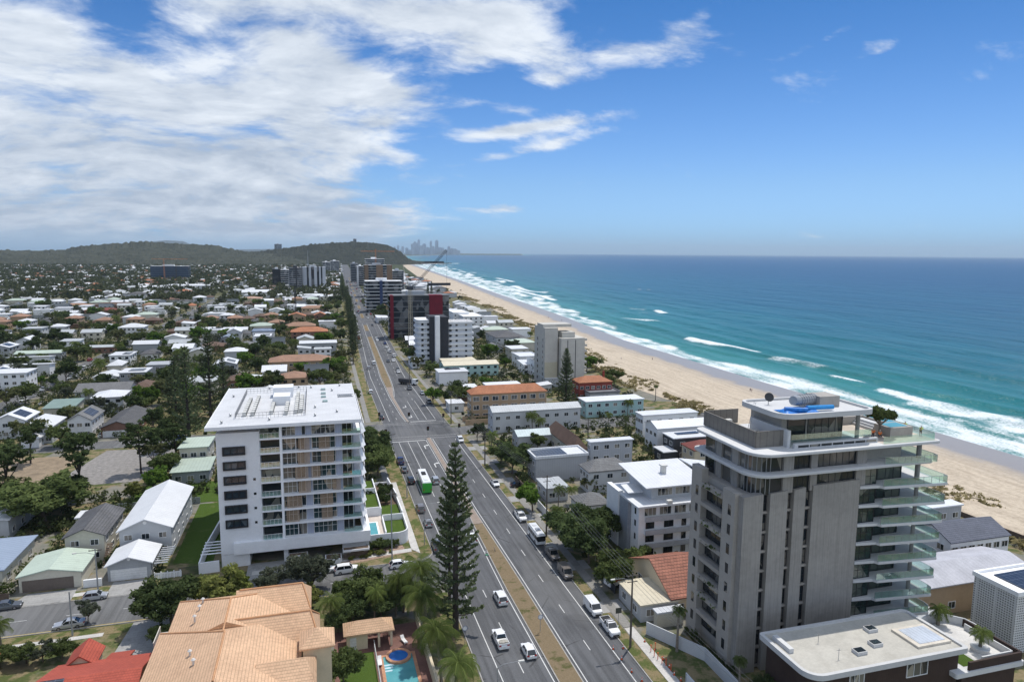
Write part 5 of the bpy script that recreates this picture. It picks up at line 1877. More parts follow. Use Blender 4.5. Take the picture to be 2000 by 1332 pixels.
gz = 39.8 + .5 * fbm(gx * 1.1, gy * 1.1, 3, 2) * np.clip(np.minimum.reduce([gx - 68.4, 74.6 - gx, gy - 86.4, 89.4 - gy]) * 2, .15, 1)
tp = link_mesh('tarpaulin', npmesh('tarpaulin', np.stack([gx, gy, gz], -1).reshape(-1, 3) - [71, 88, 39.8], grid_quads(nx, ny), BLUET, True), (71, 88, 39.8))
tag(tp, 'crumpled blue tarpaulin spread on the tower penthouse roof', 'tarpaulin')
tag(B().tube((69.0, 87.6, 40.35), (72.2, 86.4, 40.3), .34, .34, 12).build('rolled_pool_cover', BLUET, smooth=False), 'short blue roll lying slantwise on the tower penthouse roof', 'roll')
tag(B().tube((72.9, 87.4, 40.35), (77.6, 87.2, 40.3), .36, .36, 12).build('rolled_pool_cover', M('light_blue_roll', (.03, .26, .60), rough=.4)), 'long light blue roll lying straight on the tower penthouse roof', 'roll')
dc = empty('ventilation_plant', (76, 90.5, 39.75), 'silver ribbed duct with grey box on the tower penthouse roof', 'ventilation plant')
b = B()
b.path([(72.3, 89.9, 41.0), (73.2, 90.2, 40.9), (77, 90.8, 40.9)], [.75, .85, .85], 12)
b.build('duct', STEEL, dc)
b = B()
for i in range(7):
 b.tube((73.6 + i * .5, 90.26 + i * .08, 40.9), (73.7 + i * .5, 90.28 + i * .08, 40.9), .92, .92, 12)
b.build('duct_rib', STEEL, dc)
B().box(76.8, 89.2, 39.75, 80.6, 92.6, 41.5).build('plant_box', BEIGE, dc)
sdh = empty('satellite_dish', (70.2, 93.2, 39.75), 'dark satellite dish on the tower penthouse roof', 'satellite dish')
B().tube((70.2, 93.2, 39.75), (70.2, 93.2, 40.7), .06, .06, 6).build('post', STEEL, sdh)
b = B()
b.tube((70.2, 93.2, 40.9), (70.1, 92.9, 41.05), .35, .75, 16)
b.build('dish', DARKST, sdh)
lad = empty('ladder', (66.6, 92.5, ZT), 'leaning aluminium ladder at the left end of the tower penthouse', 'ladder')
b = B()
for sx in (-.22, .22):
 b.tube((66.0, 92.5 + sx, ZT), (67.2, 92.5 + sx, 40.5), .035, .035, 5)
b.build('stile', STEEL, lad)
b = B()
for i in range(14):
 t_ = (i + .5) / 14
 b.tube((66.0 + 1.2 * t_, 92.28, ZT + t_ * 5.6), (66.0 + 1.2 * t_, 92.72, ZT + t_ * 5.6), .02, .02, 4)
b.build('rung', STEEL, lad)
def dragon(x, y_, z, h, label):
 rg = np.random.default_rng(int(x * 7))
 e = empty('dragon_tree', (x, y_, z), label, 'tree')
 b = B()
 b.path([(0, 0, 0), (.05, 0, h * .45)], [.22, .17], 7)
 ct, rd, tn = [], [], []
 for k in range(7):
  a = k * .9 + .2
  r_ = h * .36 * (1 if k else 0)
  p = (math.cos(a) * r_, math.sin(a) * r_, h * (.80 + .08 * (k % 2)))
  b.path([(.05, 0, h * .43), (p[0] * .55, p[1] * .55, h * .62), p], [.13, .10, .07], 6)
  ct.append((p[0], p[1], p[2] + .25)); rd.append(h * .22); tn.append(.3 + .4 * rg.random())
 link_mesh('trunk', b.mesh('trunk', PALMBARK), (0, 0, 0), e)
 link_mesh('crown', leafmesh('crown', [leaves(ct, rd, 330, .24, rg, tn, .75, .6, 3)], LF_A), (0, 0, 0), e)
 return e
dragon(87.4, 87.6, ZT, 4.2, 'round-headed dragon tree by the raised spa on the tower roof terrace')
dragon(84.6, 97.6, ZT, 3.8, 'half hidden dragon tree behind the tower penthouse roof')
ORV, YLV, NAV = (.95, .20, .02), (.72, .92, .05), (.02, .025, .04)
PM = [person_meshes(1, 'stand', ORV, (*NAV, True)), person_meshes(2, 'crouch', ORV, (*NAV, True), hat=(.75, .75, .7)), person_meshes(3, 'lean', YLV, (.10, .09, .07, False), hat=(.75, .75, .7)), person_meshes(4, 'lean', YLV, (*NAV, True), hat=(.75, .75, .7))]
person(PM[0], 84.9, 86.3, ZT + .015, 2.0, 'person in orange vest and dark trousers walking on the tower terrace')
person(PM[1], 86.6, 86.6, ZT + .015, 2.6, 'person in orange vest crouching under the dragon tree on the tower terrace')
person(PM[2], 93.9, 85.8, ZT + .015, -1.2, 'person in lime shirt and shorts leaning on the glass edge of the tower terrace')
person(PM[3], 93.7, 88.8, ZT + .015, -1.2, 'person in yellow vest half hidden behind the raised spa on the tower terrace')
BRCLAD = M('brown_cladding', (.055, .035, .028), var=.15, pat='vert', period=.3, depth=.3)
GRAVR = M('pale_gravel_roof', (.47, .45, .40), var=.12, scale=.3, dirt=.35, dirtcol=(.40, .37, .32), rough=.95)
lb = empty('flat_roofed_house', (73, 72, 0), 'dark brown house with broad pale flat roof in front of the grey tower', 'house')
B().prism(rrect(60.2, 67.9, 84.6, 77.4, (1.7, .3, .3, .3)), 0, 9.6).build('wall', BRCLAD, lb)
ro, ri = rrect(59.4, 67.2, 85.4, 78.2, (2.4, .5, 1.0, .5)), rrect(59.9, 67.7, 84.9, 77.7, (2.0, .4, .7, .4))
b = B()
b.prism(ro, 9.6, 10.0)
b.ring(ro, ri, 10.0, 10.35)
o = b.build('roof_edge', SLABW, lb)
B().prism(ri, 10.0, 10.08).build('roof', GRAVR, lb)
for x, y_ in ((75.8, 74.8), (73.6, 71.6), (70.0, 70.6)):
 s_ = B().box(x - .8, y_ - .6, 10.08, x + .8, y_ + .6, 10.55).build('skylight', SLABW, lb)
 link_mesh('pane', B().box(x - .68, y_ - .48, 10.55, x + .68, y_ + .48, 10.6).mesh('pane', GLS, tuple(parent_world(lb))), (0, 0, 0), s_)
b = B()
b.box(78.6, 69.2, 10.08, 84.4, 73.9, 10.4)
b.build('rooflight_frame', M('cream_frame', (.60, .55, .47)), lb)
B().box(79.4, 69.7, 10.4, 83.8, 73.4, 10.45).build('rooflight', M('translucent_sheet', (.46, .50, .56), pat='vert', period=.6, depth=.3, rough=.3), lb)
B().box(60.6, 73, 10.08, 61.3, 76.6, 10.7).build('box_gutter', SLABW, lb)
for x, y_ in ((66.3, 74.2), (66.2, 70.2)):
 b = B()
 b.tube((x, y_, 10.08), (x, y_, 11.6), .04, .04, 6)
 b.box(x - .35, y_ - .02, 11.3, x + .35, y_ + .02, 11.36)
 b.build('roof_vent_pipe', STEEL, lb)
window(lb, 77.2, 67.88, 8.3, 3.4, 2.0, 'S', WFRAME, GLS, 3, 1)
window(lb, 67.2, 67.88, 7.6, 2.2, 3.0, 'S', WFRAME, GLSC, 3, 1)
window(lb, 80.5, 67.88, 3.2, 4, 2.4, 'S', WFRAME, GLSC, 3, 1)
window(lb, 72, 67.88, 3.2, 4, 2.4, 'S', WFRAME, GLS, 3, 1)
b = B()
b.prism(rrect(83.0, 66.8, 95.4, 78.0, (.3, .3, .3, .3)), 6.3, 7.0)
b.build('terrace_slab', SLABW, lb)
B().box(84.8, 67.5, 0, 94.6, 77.5, 6.3).build('wall', BRCLAD, lb)
b = B()
wallrun(b, [(85.5, 67.2), (95.1, 67.2), (95.1, 76.6)], 7.0, 8.2, .3)
b.build('parapet', BRCLAD, lb)
B().flat([(85.6, 68), (88.4, 68), (88.4, 72.6), (85.6, 72.6)], 7.03).build('roof_lawn', LAWN, lb)
b = B()
wallrun(b, [(88.8, 68), (94.4, 68), (94.4, 75.5)], 7.0, 8.0, .2)
wallrun(b, [(87.5, 76), (88.2, 77.8), (90.5, 78.6), (93.5, 78), (95.2, 76.2), (95.4, 74)], 6.2, 8.3, .2)
b.build('pool_wall', SLABW, lb)
B().tube((91.4, 70.4, 7.0), (91.4, 70.4, 7.7), 1.1, 1.25, 16).build('tub', SLABW, lb)
B().flat([(88.6, 68.2), (94.3, 68.2), (94.3, 77.4), (88.6, 77.4)], 7.04).build('terrace_paving', M('white_paver', (.62, .60, .57), pat='pave', period=.6, depth=.1), lb)
plant('shortpalm-1', 91.6, 77.6, 3.4, z=7.0, name='date_palm', label='feathery date palm on the terrace between tower and pierced white screen house', cat='palm tree')
plant('shortpalm-2', 91.4, 70.4, 3.0, z=7.6, name='date_palm', label='feathery date palm in a white tub on the corner terrace of the brown house', cat='palm tree')
# houses and flats
RW = M('white_sheet_roof', (.64, .65, .665), pat='corr', period=.9, depth=.10, var=.06, dirt=.12, dirtcol=(.5, .5, .5), rough=.5)
RLG = M('light_grey_roof', (.42, .44, .45), pat='corr', period=.9, depth=.15, var=.1, dirt=.15, rough=.55)
RD = M('dark_grey_tile', (.115, .115, .12), pat='tile', period=.55, depth=.45, var=.2, dirt=.3, dirtcol=(.22, .21, .19))
RMG = M('mid_grey_tile', (.20, .20, .20), pat='tile', period=.55, depth=.4, var=.15, dirt=.2)
RB = M('brown_tile', (.15, .095, .07), pat='tile', period=.55, depth=.4, var=.2, dirt=.25)
RT = M('terracotta_tile', (.42, .17, .085), pat='tile', period=.55, depth=.35, var=.15, dirt=.2, dirtcol=(.2, .12, .08))
RTAN = M('tan_tile', (.36, .21, .14), pat='tile', period=.55, depth=.35, var=.15, dirt=.25)
RO = M('orange_tile', (.66, .43, .27), pat='tile', period=.42, depth=.34, var=.09, scale=.18, dirt=.22, dirtcol=(.34, .19, .11), bump=.4)
RRED = M('red_tile', (.40, .085, .055), pat='tile', period=.42, depth=.34, var=.14, scale=.25, dirt=.15, dirtcol=(.2, .07, .05))
RMAR = M('maroon_tile', (.25, .075, .06), pat='tile', period=.55, depth=.35, var=.15)
RGN = M('pale_green_roof', (.43, .50, .42), pat='corr', period=.9, depth=.14, var=.06, rough=.55, dirt=.15)
RGN2 = M('faded_green_roof', (.20, .27, .24), pat='corr', period=.9, depth=.16, var=.08, rough=.55, dirt=.2)
RBL = M('blue_grey_roof', (.24, .29, .37), pat='corr', period=.9, depth=.16, var=.05, rough=.45)
RCR = M('cream_sheet_roof', (.62, .56, .43), pat='corr', period=.9, depth=.12, var=.06, dirt=.25)
WW = M('white_boards', (.74, .74, .73), pat='board', period=.3, depth=.14, var=.05, dirt=.1)
WWR = M('white_plaster', (.80, .80, .80), var=.05, dirt=.15, dirtcol=(.5, .5, .48))
WGB = M('grey_boards', (.34, .355, .37), pat='board', period=.3, depth=.2, var=.06)
WLG = M('light_grey_boards', (.52, .53, .54), pat='board', period=.3, depth=.16, var=.05)
WCR = M('cream_boards', (.58, .55, .46), pat='board', period=.3, depth=.16, var=.06, dirt=.1)
WTAN = M('tan_render', (.42, .30, .19), var=.08, dirt=.15)
WCREAM = M('cream_render', (.66, .56, .40), var=.06, dirt=.1)
WBK = M('brown_brick', (.19, .105, .075), pat='pave', period=.45, depth=-.4, var=.15)
WRED = M('red_render', (.26, .055, .038), var=.1)
WAQ = M('aqua_boards', (.36, .52, .51), pat='board', period=.3, depth=.14, var=.06)
WDK = M('charcoal_cladding', (.06, .063, .07), pat='vert', period=.4, depth=.3)
WVG = M('grey_vertical_cladding', (.42, .43, .45), pat='vert', period=.7, depth=.16, var=.05)
SOLAR = M('solar_cell', (.035, .040, .052), rough=.18, spec=.5, pat='grid', period=1.0, depth=.5, bump=0, var=.1)
GDOOR = M('garage_door', (.70, .70, .69), pat='board', period=.5, depth=.2)
GDOORB = M('brown_garage_door', (.16, .13, .11), pat='vert', period=.22, depth=.25)
OCC = []      # ground already taken: x0,y0,x1,y1
LM = [('the white apartment block', -7, 150), ('the grey ribbed tower', 76, 90)]
def occ(x0, y0, x1, y1): OCC.append((min(x0, x1), min(y0, y1), max(x0, x1), max(y0, y1)))
def free(x, y, r=0.0):
 return not any(a - r < x < c + r and b_ - r < y < d + r for a, b_, c, d in OCC)
occ(-24, 136, 22, 182); occ(15, 0, 52, 460)
occ(-129, 150, -118.5, 1600); occ(-420, 124, 22, 136); occ(-420, 241, 22, 252); occ(46, 229, 104, 242)
def solar(par, x0, y0, x1, y1, z, tilt=None, roof=None):
 b = B()
 if tilt:
  xr, xe, ze, rise = tilt
  f = lambda x: ze + rise * (1 - abs(x - xr) / abs(xe - xr))
  vs = [(x0, y0, f(x0)), (x1, y0, f(x1)), (x1, y1, f(x1)), (x0, y1, f(x0))]
 else:
  vs = [(x0, y0, z), (x1, y0, z + .12), (x1, y1, z + .12), (x0, y1, z)]
 b.add([(a, c, d + .18) for a, c, d in vs] + [(a, c, d + .28) for a, c, d in vs], [(0, 3, 2, 1), (4, 5, 6, 7), (0, 1, 5, 4), (1, 2, 6, 5), (2, 3, 7, 6), (3, 0, 4, 7)])
 return b.build('solar_panel', SOLAR, roof or par)
def house(name, label, cat, x0, y0, x1, y1, z, roof='hip', rh=2.0, wm=WW, rm=RW, fl=1, nS=3, nD=3, side=None, ov=.5, sol=None, lm=None, group=None, gar=0, gm=GDOOR, win=(1.5, 1.2), fine=True, z0=0, wins=None, root=None, chim=False):
 if x1 < x0: x0, x1 = x1, x0
 e = root or empty(name, ((x0 + x1) / 2, (y0 + y1) / 2, 0), label, cat, group)
 occ(x0, y0, x1, y1)
 a, b0, c, d = x0 + ov, y0 + ov, x1 - ov, y1 - ov
 b = B()
 rb = B()
 if roof in ('gns', 'gew'):
  ns = roof == 'gns'
  span = (x1 - x0) if ns else (y1 - y0)
  k = (span - 2 * ov) / span
  dz = rh * (1 - k)
  b.gwall(a, b0, c, d, z0, z + dz - .03, rh * k - .02, ns)
  rb.gable(x0, y0, x1, y1, z, rh, ns)
 elif roof == 'hip':
  b.box(a, b0, z0, c, d, z)
  rb.hip(x0, y0, x1, y1, z, rh)
 elif roof in ('shedS', 'shedN', 'shedE', 'shedW'):
  b.box(a, b0, z0, c, d, z)
  lo_, hi_ = z + .01, z + rh
  zs, zn, ax = {'shedS': (lo_, hi_, 'y'), 'shedN': (hi_, lo_, 'y'), 'shedE': (hi_, lo_, 'x'), 'shedW': (lo_, hi_, 'x')}[roof]
  rb.shed(x0, y0, x1, y1, zs, zn, .2, ax)
  gb_ = B()
  if ax == 'y':
   gb_.add([(a, b0, z), (c, b0, z), (c, d, z), (a, d, z), (a, b0, zs + (zn - zs) * ov / (y1 - y0)), (c, b0, zs + (zn - zs) * ov / (y1 - y0)), (c, d, zn - (zn - zs) * ov / (y1 - y0)), (a, d, zn - (zn - zs) * ov / (y1 - y0))], [(0, 1, 5, 4), (1, 2, 6, 5), (2, 3, 7, 6), (3, 0, 4, 7)])
  else:
   gb_.add([(a, b0, z), (c, b0, z), (c, d, z), (a, d, z), (a, b0, zs), (c, b0, zn), (c, d, zn), (a, d, zs)], [(0, 1, 5, 4), (1, 2, 6, 5), (2, 3, 7, 6), (3, 0, 4, 7)])
  b.v_off = len(b.v)
  o_ = len(b.v)
  b.add(gb_.v, gb_.f)
 else:
  b.box(a, b0, z0, c, d, z)
  if roof == 'para':
   rb.prism([(x0, y0), (x1, y0), (x1, y1), (x0, y1)], z, z + .3)
   q = .35
   rb.ring([(x0, y0), (x1, y0), (x1, y1), (x0, y1)], [(x0 + q, y0 + q), (x1 - q, y0 + q), (x1 - q, y1 - q), (x0 + q, y1 - q)], z + .3, z + .75)
  else:
   rb.prism([(x0, y0), (x1, y0), (x1, y1), (x0, y1)], z, z + .3)
 b.build('wall', wm, e)
 ro = rb.build('roof', rm, e)
 side = side or ('W' if (x0 + x1) / 2 > 25 else 'E')
 fh = (z - z0) / fl
 ww, wh = win
 for f in range(fl):
  zc = z0 + fh * f + min(fh * .55, 1.65)
  g0 = gar if f == 0 else 0
  for i in range(nS):
   cx = a + (c - a) * (i + .5) / nS
   if g0 and a + .3 < cx < a + .6 + g0 + ww / 2: continue
   (window if fine else opening)(e, cx, b0, zc, min(ww, (c - a) / nS * .8), wh, 'S')
  for i in range(nD):
   cy = b0 + (d - b0) * (i + .5) / nD
   (window if fine else opening)(e, a if side == 'W' else c, cy, zc, min(ww, (d - b0) / nD * .8), wh, side)
 if gar:
  opening(e, a + .5 + gar / 2, b0, z0 + 1.15, gar, 2.25, 'S', gm, 'garage_door', .06)
 if sol:
  fx0, fy0, fx1, fy1 = sol
  X0, X1, Y0, Y1 = x0 + (x1 - x0) * fx0, x0 + (x1 - x0) * fx1, y0 + (y1 - y0) * fy0, y0 + (y1 - y0) * fy1
  if roof == 'gns':
   xm = (x0 + x1) / 2
   solar(e, X0, Y0, X1, Y1, 0, (xm, x0 if X1 < xm + .1 else x1, z, rh), ro)
  elif roof in ('flat', 'para'):
   solar(e, X0, Y0, X1, Y1, z + .2, None, ro)
 if chim:
  link_mesh('chimney', B().box(x1 - 1.6, y1 - 2, z, x1 - .8, y1 - 1.2, z + rh + 1.4).mesh('chimney', wm, tuple(parent_world(e))), (0, 0, 0), ro)
 if lm:
  LM.append((lm, (x0 + x1) / 2, (y0 + y1) / 2))
 e['_h'] = 1
 return e
def hp(name, label, cat, sw, se, z, depth, **kw):
 xa, ya = G(*sw, z)
 xb, yb = G(*se, z)
 y = (ya + yb) / 2
 return house(name, label, cat, xa, y, xb, y + depth, z, **kw)
wh = house('house', 'grey weatherboard house with long white gable roof beside the apartment block lawn', 'house', -41.2, 151.5, -30.4, 177.5, 6.0, 'gns', 2.3, WLG, RW, 2, 3, 5, 'E', .5, lm='the long white gable roof', win=(1.4, 1.1))
house('', '', '', -41.0, 141.6, -32.4, 150.6, 3.0, 'gns', 1.6, WGB, RW, 1, 0, 2, 'E', .5, gar=6.4, root=wh)
b = B()
for i in range(8):
 b.box(-32.3, 142.0 + i * 1.05, 2.7, -29.8, 142.12 + i * 1.05, 2.9)
b.build('pergola_beam', WWR, wh)
b = B()
b.tube((-36.7, 141.97, 4.2), (-36.7, 142.03, 4.2), .32, .32, 12)
b.tube((-35.8, 151.9, 7.6), (-35.8, 151.97, 7.6), .38, .38, 12)
b.build('gable_roundel', WFRAME, wh)
f_ = empty('picket_fence', (-27, 141, 0), 'low white paling fence in front of the dark lawn by the apartment block', 'fence')
b = B()
for i in range(18):
 b.box(-32.0 + i * .27, 140.8, .1, -31.8 + i * .27, 140.86, 1.25)
for i in range(5):
 b.box(-32.1 + i * 1.15, 140.75, 0, -31.95 + i * 1.15, 140.92, 1.45)
b.box(-32.1, 140.86, 1.0, -27.3, 140.9, 1.15)
b.build('paling', WWR, f_)
g_ = hp('house', 'cream house with weathered grey tile gable and green-white carport in front', 'house', (118, 1056), (208, 1045), 5.5, 15.5, roof='gns', rh=1.7, wm=WCR, rm=RD, fl=2, nS=2, nD=4, lm='the weathered grey gable', win=(1.4, 1.1))
house('', '', '', -55.5, 141.0, -44.4, 151.0, 3.0, 'gns', 1.1, WCR, RGN, 1, 0, 0, 'E', .4, gar=8.5, gm=GDOORB, root=g_)
b = B()
for i in range(12):
 b.box(-43.6, 150 + i * .36, .2 + i * .24, -42.5, 150.34 + i * .36, .3 + i * .24)
b.build('stair', M('stair_timber', (.16, .11, .08)), g_)
x, y = G(180, 985, 5)
house('shed', 'flat white-roofed shed behind the weathered grey gable house', 'shed', -54, 168.8, -45.5, 173.5, 3.6, 'flat', 0, WCR, RW, 1, 0, 1, 'E', .2, lm='the flat white shed')
hb_ = house('house', 'low house with big blue-grey sheet roof at the left end of the street', 'house', -73, 143.2, -58.0, 160, 3.9, 'hip', 2.4, WCR, RBL, 1, 4, 3, 'E', .6, lm='the blue-grey roofed house')
house('', '', '', -71, 141.3, -62, 144.6, 2.7, 'shedS', .5, WCR, RBL, 1, 3, 0, 'E', .3, root=hb_)
house('house', 'white flat-roofed house cut off by the left edge behind the blue-grey roof', 'house', -84, 169, -66.5, 190, 4.6, 'shedE', 1.6, WLG, RW, 1, 3, 4, 'E', .5, lm='the cut-off white roof')
hedge = hedge_mesh(3, 5.5, 1.6, 2.2, LF_A, 26, .24)
for i, (x, y, rz) in enumerate(((-58.6, 141.2, .1), (-60.5, 139.8, 1.4), (-66.5, 140.2, .2))):
 e = empty('hedge', (x, y, 0), ['clipped hedge against the carport end of the blue-grey roofed house', 'short hedge turning the corner in front of the blue-grey roofed house', 'dark hedge at the far left end of the paling fence'][i], 'hedge', None, rz)
 inst(hedge, 'foliage', e, (0, 0, 0))
fp = empty('paling_fence', (-62, 138.5, 0), 'dark timber paling fence along the left end of the side street', 'fence')
b = B()
for i in range(86):
 b.box(-72 + i * .19, 138.4, 0, -71.83 + i * .19, 138.44, 1.6 + .05 * (i % 3))
b.box(-72, 138.44, 1.2, -55.7, 138.5, 1.3)
b.build('paling', BR_WOOD, fp)
tag(B().prism([(-44.3, 140.6), (-41.2, 140.6), (-41.2, 141.0), (-44.3, 141.0)], 0, 1.5).build('gate_wall', WWR), 'short white front wall between the two garages', 'wall')
fp = empty('paling_fence', (-45, 186, 0), 'grey tin fence behind the long white gable roof', 'fence')
B().box(-49, 182.6, 0, -30, 182.7, 1.7).build('fence_panel', M('grey_fence', (.3, .33, .33), pat='vert', period=.25), fp)
og = empty('apartment_building', (-12, 101, 0), 'cream flats under a large many-hipped orange tile roof in the foreground', 'flats')
b = B()
b.box(-21.8, 88, 0, -4.5, 112.6, 8)
b.box(-6, 106.4, 0, -3.0, 112.4, 8)
b.box(-6, 96.6, 0, -1.6, 103.6, 8)
b.build('wall', WCREAM, og)
b = B()
def roof_part(b_, n='roof'):
 return b_.build(n, RO, og)
def hipn(x0, y0, x1, y1, z, h, north=True):
 b = B()
 k = (x1 - x0) / 2
 xm = (x0 + x1) / 2
 yr = y1 - k * .9 if north else y1
 vs = [(x0, y0, z), (x1, y0, z), (x1, y1, z), (x0, y1, z), (xm, y0, z + h), (xm, yr, z + h)]
 vs = [(a, c, d - .25) for a, c, d in vs[:4]] + vs
 fs = [(4, 8, 9, 7), (8, 5, 6, 9), (9, 6, 7), (0, 4, 7, 3), (5, 1, 2, 6), (6, 2, 3, 7), (0, 1, 5, 8, 4), (0, 3, 2, 1)]
 b.add(vs, fs)
 return b
roof_part(hipn(-23.6, 84, -3.4, 104.6, 8.0, 4.0))
roof_part(hipn(-22.5, 99, -5.2, 113.8, 8.02, 3.5))
def gab(x0, x1, y0, y1, z, h):
 b = B()
 ym = (y0 + y1) / 2
 k = (y1 - y0) / 2
 vs = [(x0, y0, z), (x1, y0, z), (x1, y1, z), (x0, y1, z), (x0, ym, z + h), (x1 - k * .35, ym, z + h)]
 vs = [(a, c, d - .25) for a, c, d in vs[:4]] + vs
 b.add(vs, [(4, 5, 9, 8), (5, 6, 9), (6, 7, 8, 9), (0, 1, 5, 4), (1, 2, 6, 5), (2, 3, 7, 6), (4, 8, 7, 3, 0), (0, 3, 2, 1)])
 return b
roof_part(gab(-13.5, -2.2, 106.0, 113.6, 8.04, 2.7))
roof_part(gab(-13.2, -.9, 96.2, 104.2, 8.06, 2.9))
roof_part(gab(-9, -1.4, 85, 92.6, 8.03, 2.5))
CAP = M('ridge_cap', (.50, .27, .14), var=.15, scale=1.5, dirt=.3)
b = B()
for p in (((-13.5, 84, 12.02), (-13.5, 95.5, 12.02)), ((-13.5, 95.5, 12.02), (-23.4, 104.4, 8.1)), ((-13.85, 95, 11.5), (-13.85, 106, 11.54)), ((-13.85, 106, 11.54), (-22.3, 113.6, 8.12)), ((-13.85, 106, 11.54), (-5.4, 113.6, 8.12)),
   ((-13, 109.8, 10.76), (-3.5, 109.8, 10.76)), ((-3.5, 109.8, 10.76), (-2.3, 106.2, 8.14)), ((-13, 100.2, 10.98), (-2.2, 100.2, 10.98)), ((-2.2, 100.2, 10.98), (-1.0, 96.4, 8.16)), ((-2.2, 100.2, 10.98), (-1.0, 104, 8.16))):
 b.tube(p[0], p[1], .14, .14, 6)
b.build('ridge_cap', CAP, og)
b = B()
b.box(-3.2, 92.6, 0, .6, 96.4, 9.4)
b.build('stair_tower', WCREAM, og)
B().hip(-3.7, 92.1, 1.1, 96.9, 9.4, 1.7).build('tower_roof', RO, og)
cw = B()
for x, y in ((-18.6, 103.5), (-18.5, 107.2), (-18.3, 109.2), (-17.6, 93.4), (-16.7, 90.5)):
 z = 8 + 4 * (1 - abs(x + 13.5) / 10.1) if y < 104 else 8 + 3.5 * (1 - abs(x + 13.85) / 8.6)
 cw.tube((x, y, z - .3), (x, y, z + .65), .13, .13, 8)
 cw.tube((x, y, z + .65), (x, y, z + .85), .3, .12, 8)
cw.build('roof_vent', M('vent_white', (.65, .63, .6)), og)
for k, (x, y) in enumerate(((-2.98, 109.6), (-1.58, 101.6), (-1.58, 98.4))):
 for z in (2, 5):
  window(og, x, y, z + .3, 1.6, 1.6, 'E', WFRAME, GLS)
b = B()
for z in (2.6, 5.4):
 b.box(-24.6, 104.6, z, -21.9, 109.4, z + .2)
 for i in range(12):
  b.box(-24.55, 104.7 + i * .42, z + .2, -24.5, 104.75 + i * .42, z + 1.2)
 b.box(-24.6, 104.6, z + 1.2, -24.48, 109.4, z + 1.28)
b.build('balcony', M('balcony_cream', (.6, .56, .5)), og)
LM.append(('the orange tile roof', -12, 101))
occ(-25, 80, 2, 114)
rd = house('house', 'brick house with red tile roof and solar panels at the bottom left', 'house', -37.5, 90.5, -24.6, 106.5, 4.0, 'gew', 2.6, WCREAM, RRED, 1, 3, 2, 'E', .5, lm='the red tile roof')
b = B()
ym, hh = 98.5, 2.6
for (xa, xb, ya, yb) in ((-36.9, -34.0, 91.2, 98.2), (-33.6, -32.0, 91.2, 94.2)):
 f = lambda y: 4.2 + hh * (1 - abs(y - ym) / 8.0) + .12
 b.add([(xa, ya, f(ya)), (xb, ya, f(ya)), (xb, yb, f(yb)), (xa, yb, f(yb)), (xa, ya, f(ya) + .1), (xb, ya, f(ya) + .1), (xb, yb, f(yb) + .1), (xa, yb, f(yb) + .1)], [(0, 3, 2, 1), (4, 5, 6, 7), (0, 1, 5, 4), (1, 2, 6, 5), (2, 3, 7, 6), (3, 0, 4, 7)])
b.build('solar_panel', SOLAR, rd)
house('', '', '', -36.6, 105.4, -32.4, 110.3, 4.0, 'gns', 1.6, WCREAM, RRED, 1, 0, 0, 'E', .4, root=rd)
house('', '', '', -31.4, 105.9, -28.2, 109.4, 3.2, 'shedN', 1.0, WCREAM, RRED, 1, 0, 0, 'E', .3, root=rd)
house('', '', '', -25.0, 92, -23.6, 105.4, 3.4, 'shedE', .8, WCREAM, RRED, 1, 0, 0, 'E', .2, root=rd)
og2 = house('house', 'house corner with plain orange tile roof and cream awning at the bottom left corner', 'house', -52, 84, -40.5, 101.5, 4.0, 'gns', 2.0, WCREAM, RT, 1, 2, 2, 'E', .5)
house('', '', '', -47.6, 101.6, -39.6, 104.4, 2.9, 'shedS', .25, WCREAM, RCR, 1, 0, 0, 'E', .1, root=og2)
house('house', 'sliver of bright red-orange roof at the left edge of the foreground', 'house', -58, 101, -47.2, 113, 3.6, 'gns', 1.7, WCREAM, M('vermilion_sheet', (.50, .10, .035), pat='corr', period=.9, depth=.15), 1, 1, 2, 'E', .5)
gz = empty('pool_cabana', (6.8, 109.5, 0), 'small pool pavilion with orange hip roof and open right half', 'pavilion')
x0, y0 = 2.7, 105.6
b = B()
b.box(3.1, 106, 0, 6.4, 109, 2.7)
b.build('wall', WCREAM, gz)
B().hip(2.6, 105.5, 10.7, 109.6, 2.7, 1.3).build('roof', RO, gz)
for x, y in ((10.2, 106.0), (10.2, 109.1), (8.2, 106.0)):
 B().box(x - .18, y - .18, 0, x + .18, y + .18, 2.7).build('column', WCREAM, gz)
opening(gz, 4.1, 106, 1.15, 1.0, 2.1, 'S', GDOOR, 'door')
occ(-1, 84, 21, 121)
structure(B().flat([(.8, 84), (15.4, 84), (15.6, 112), (1.2, 112)], .04).build('pool_terrace', M('brick_paving', (.21, .11, .09), pat='pave', period=.35, depth=.3, var=.2, dirt=.2)))
structure(B().flat([(1.4, 86), (7.4, 86), (7.2, 104.8), (2.0, 104.8)], .06).build('lawn', LAWN))
pw = empty('swimming_pool', (10.7, 95, 0), 'turquoise pool with round blue spa and orange brick edge in the foreground garden', 'swimming pool')
COP = M('orange_coping', (.48, .25, .15), var=.2, scale=2)
o_ = [(8.0, 80), (13.6, 80), (13.6, 103.2), (8.0, 103.2)]
i_ = [(8.5, 80.5), (13.1, 80.5), (13.1, 102.7), (8.5, 102.7)]
B().ring(o_, i_, 0, .14).build('coping', COP, pw)
B().flat(i_, .09).build('water', POOLW, pw)
circ = lambda cx, cy, r, n=28: [(cx + r * math.cos(2 * math.pi * k / n), cy + r * math.sin(2 * math.pi * k / n)) for k in range(n)]
B().ring(circ(10.9, 102.2, 2.0), circ(10.9, 102.2, 1.5), .05, .42).build('spa_edge', COP, pw)
B().flat(circ(10.9, 102.2, 1.5), .34).build('spa_water', SPAW, pw)
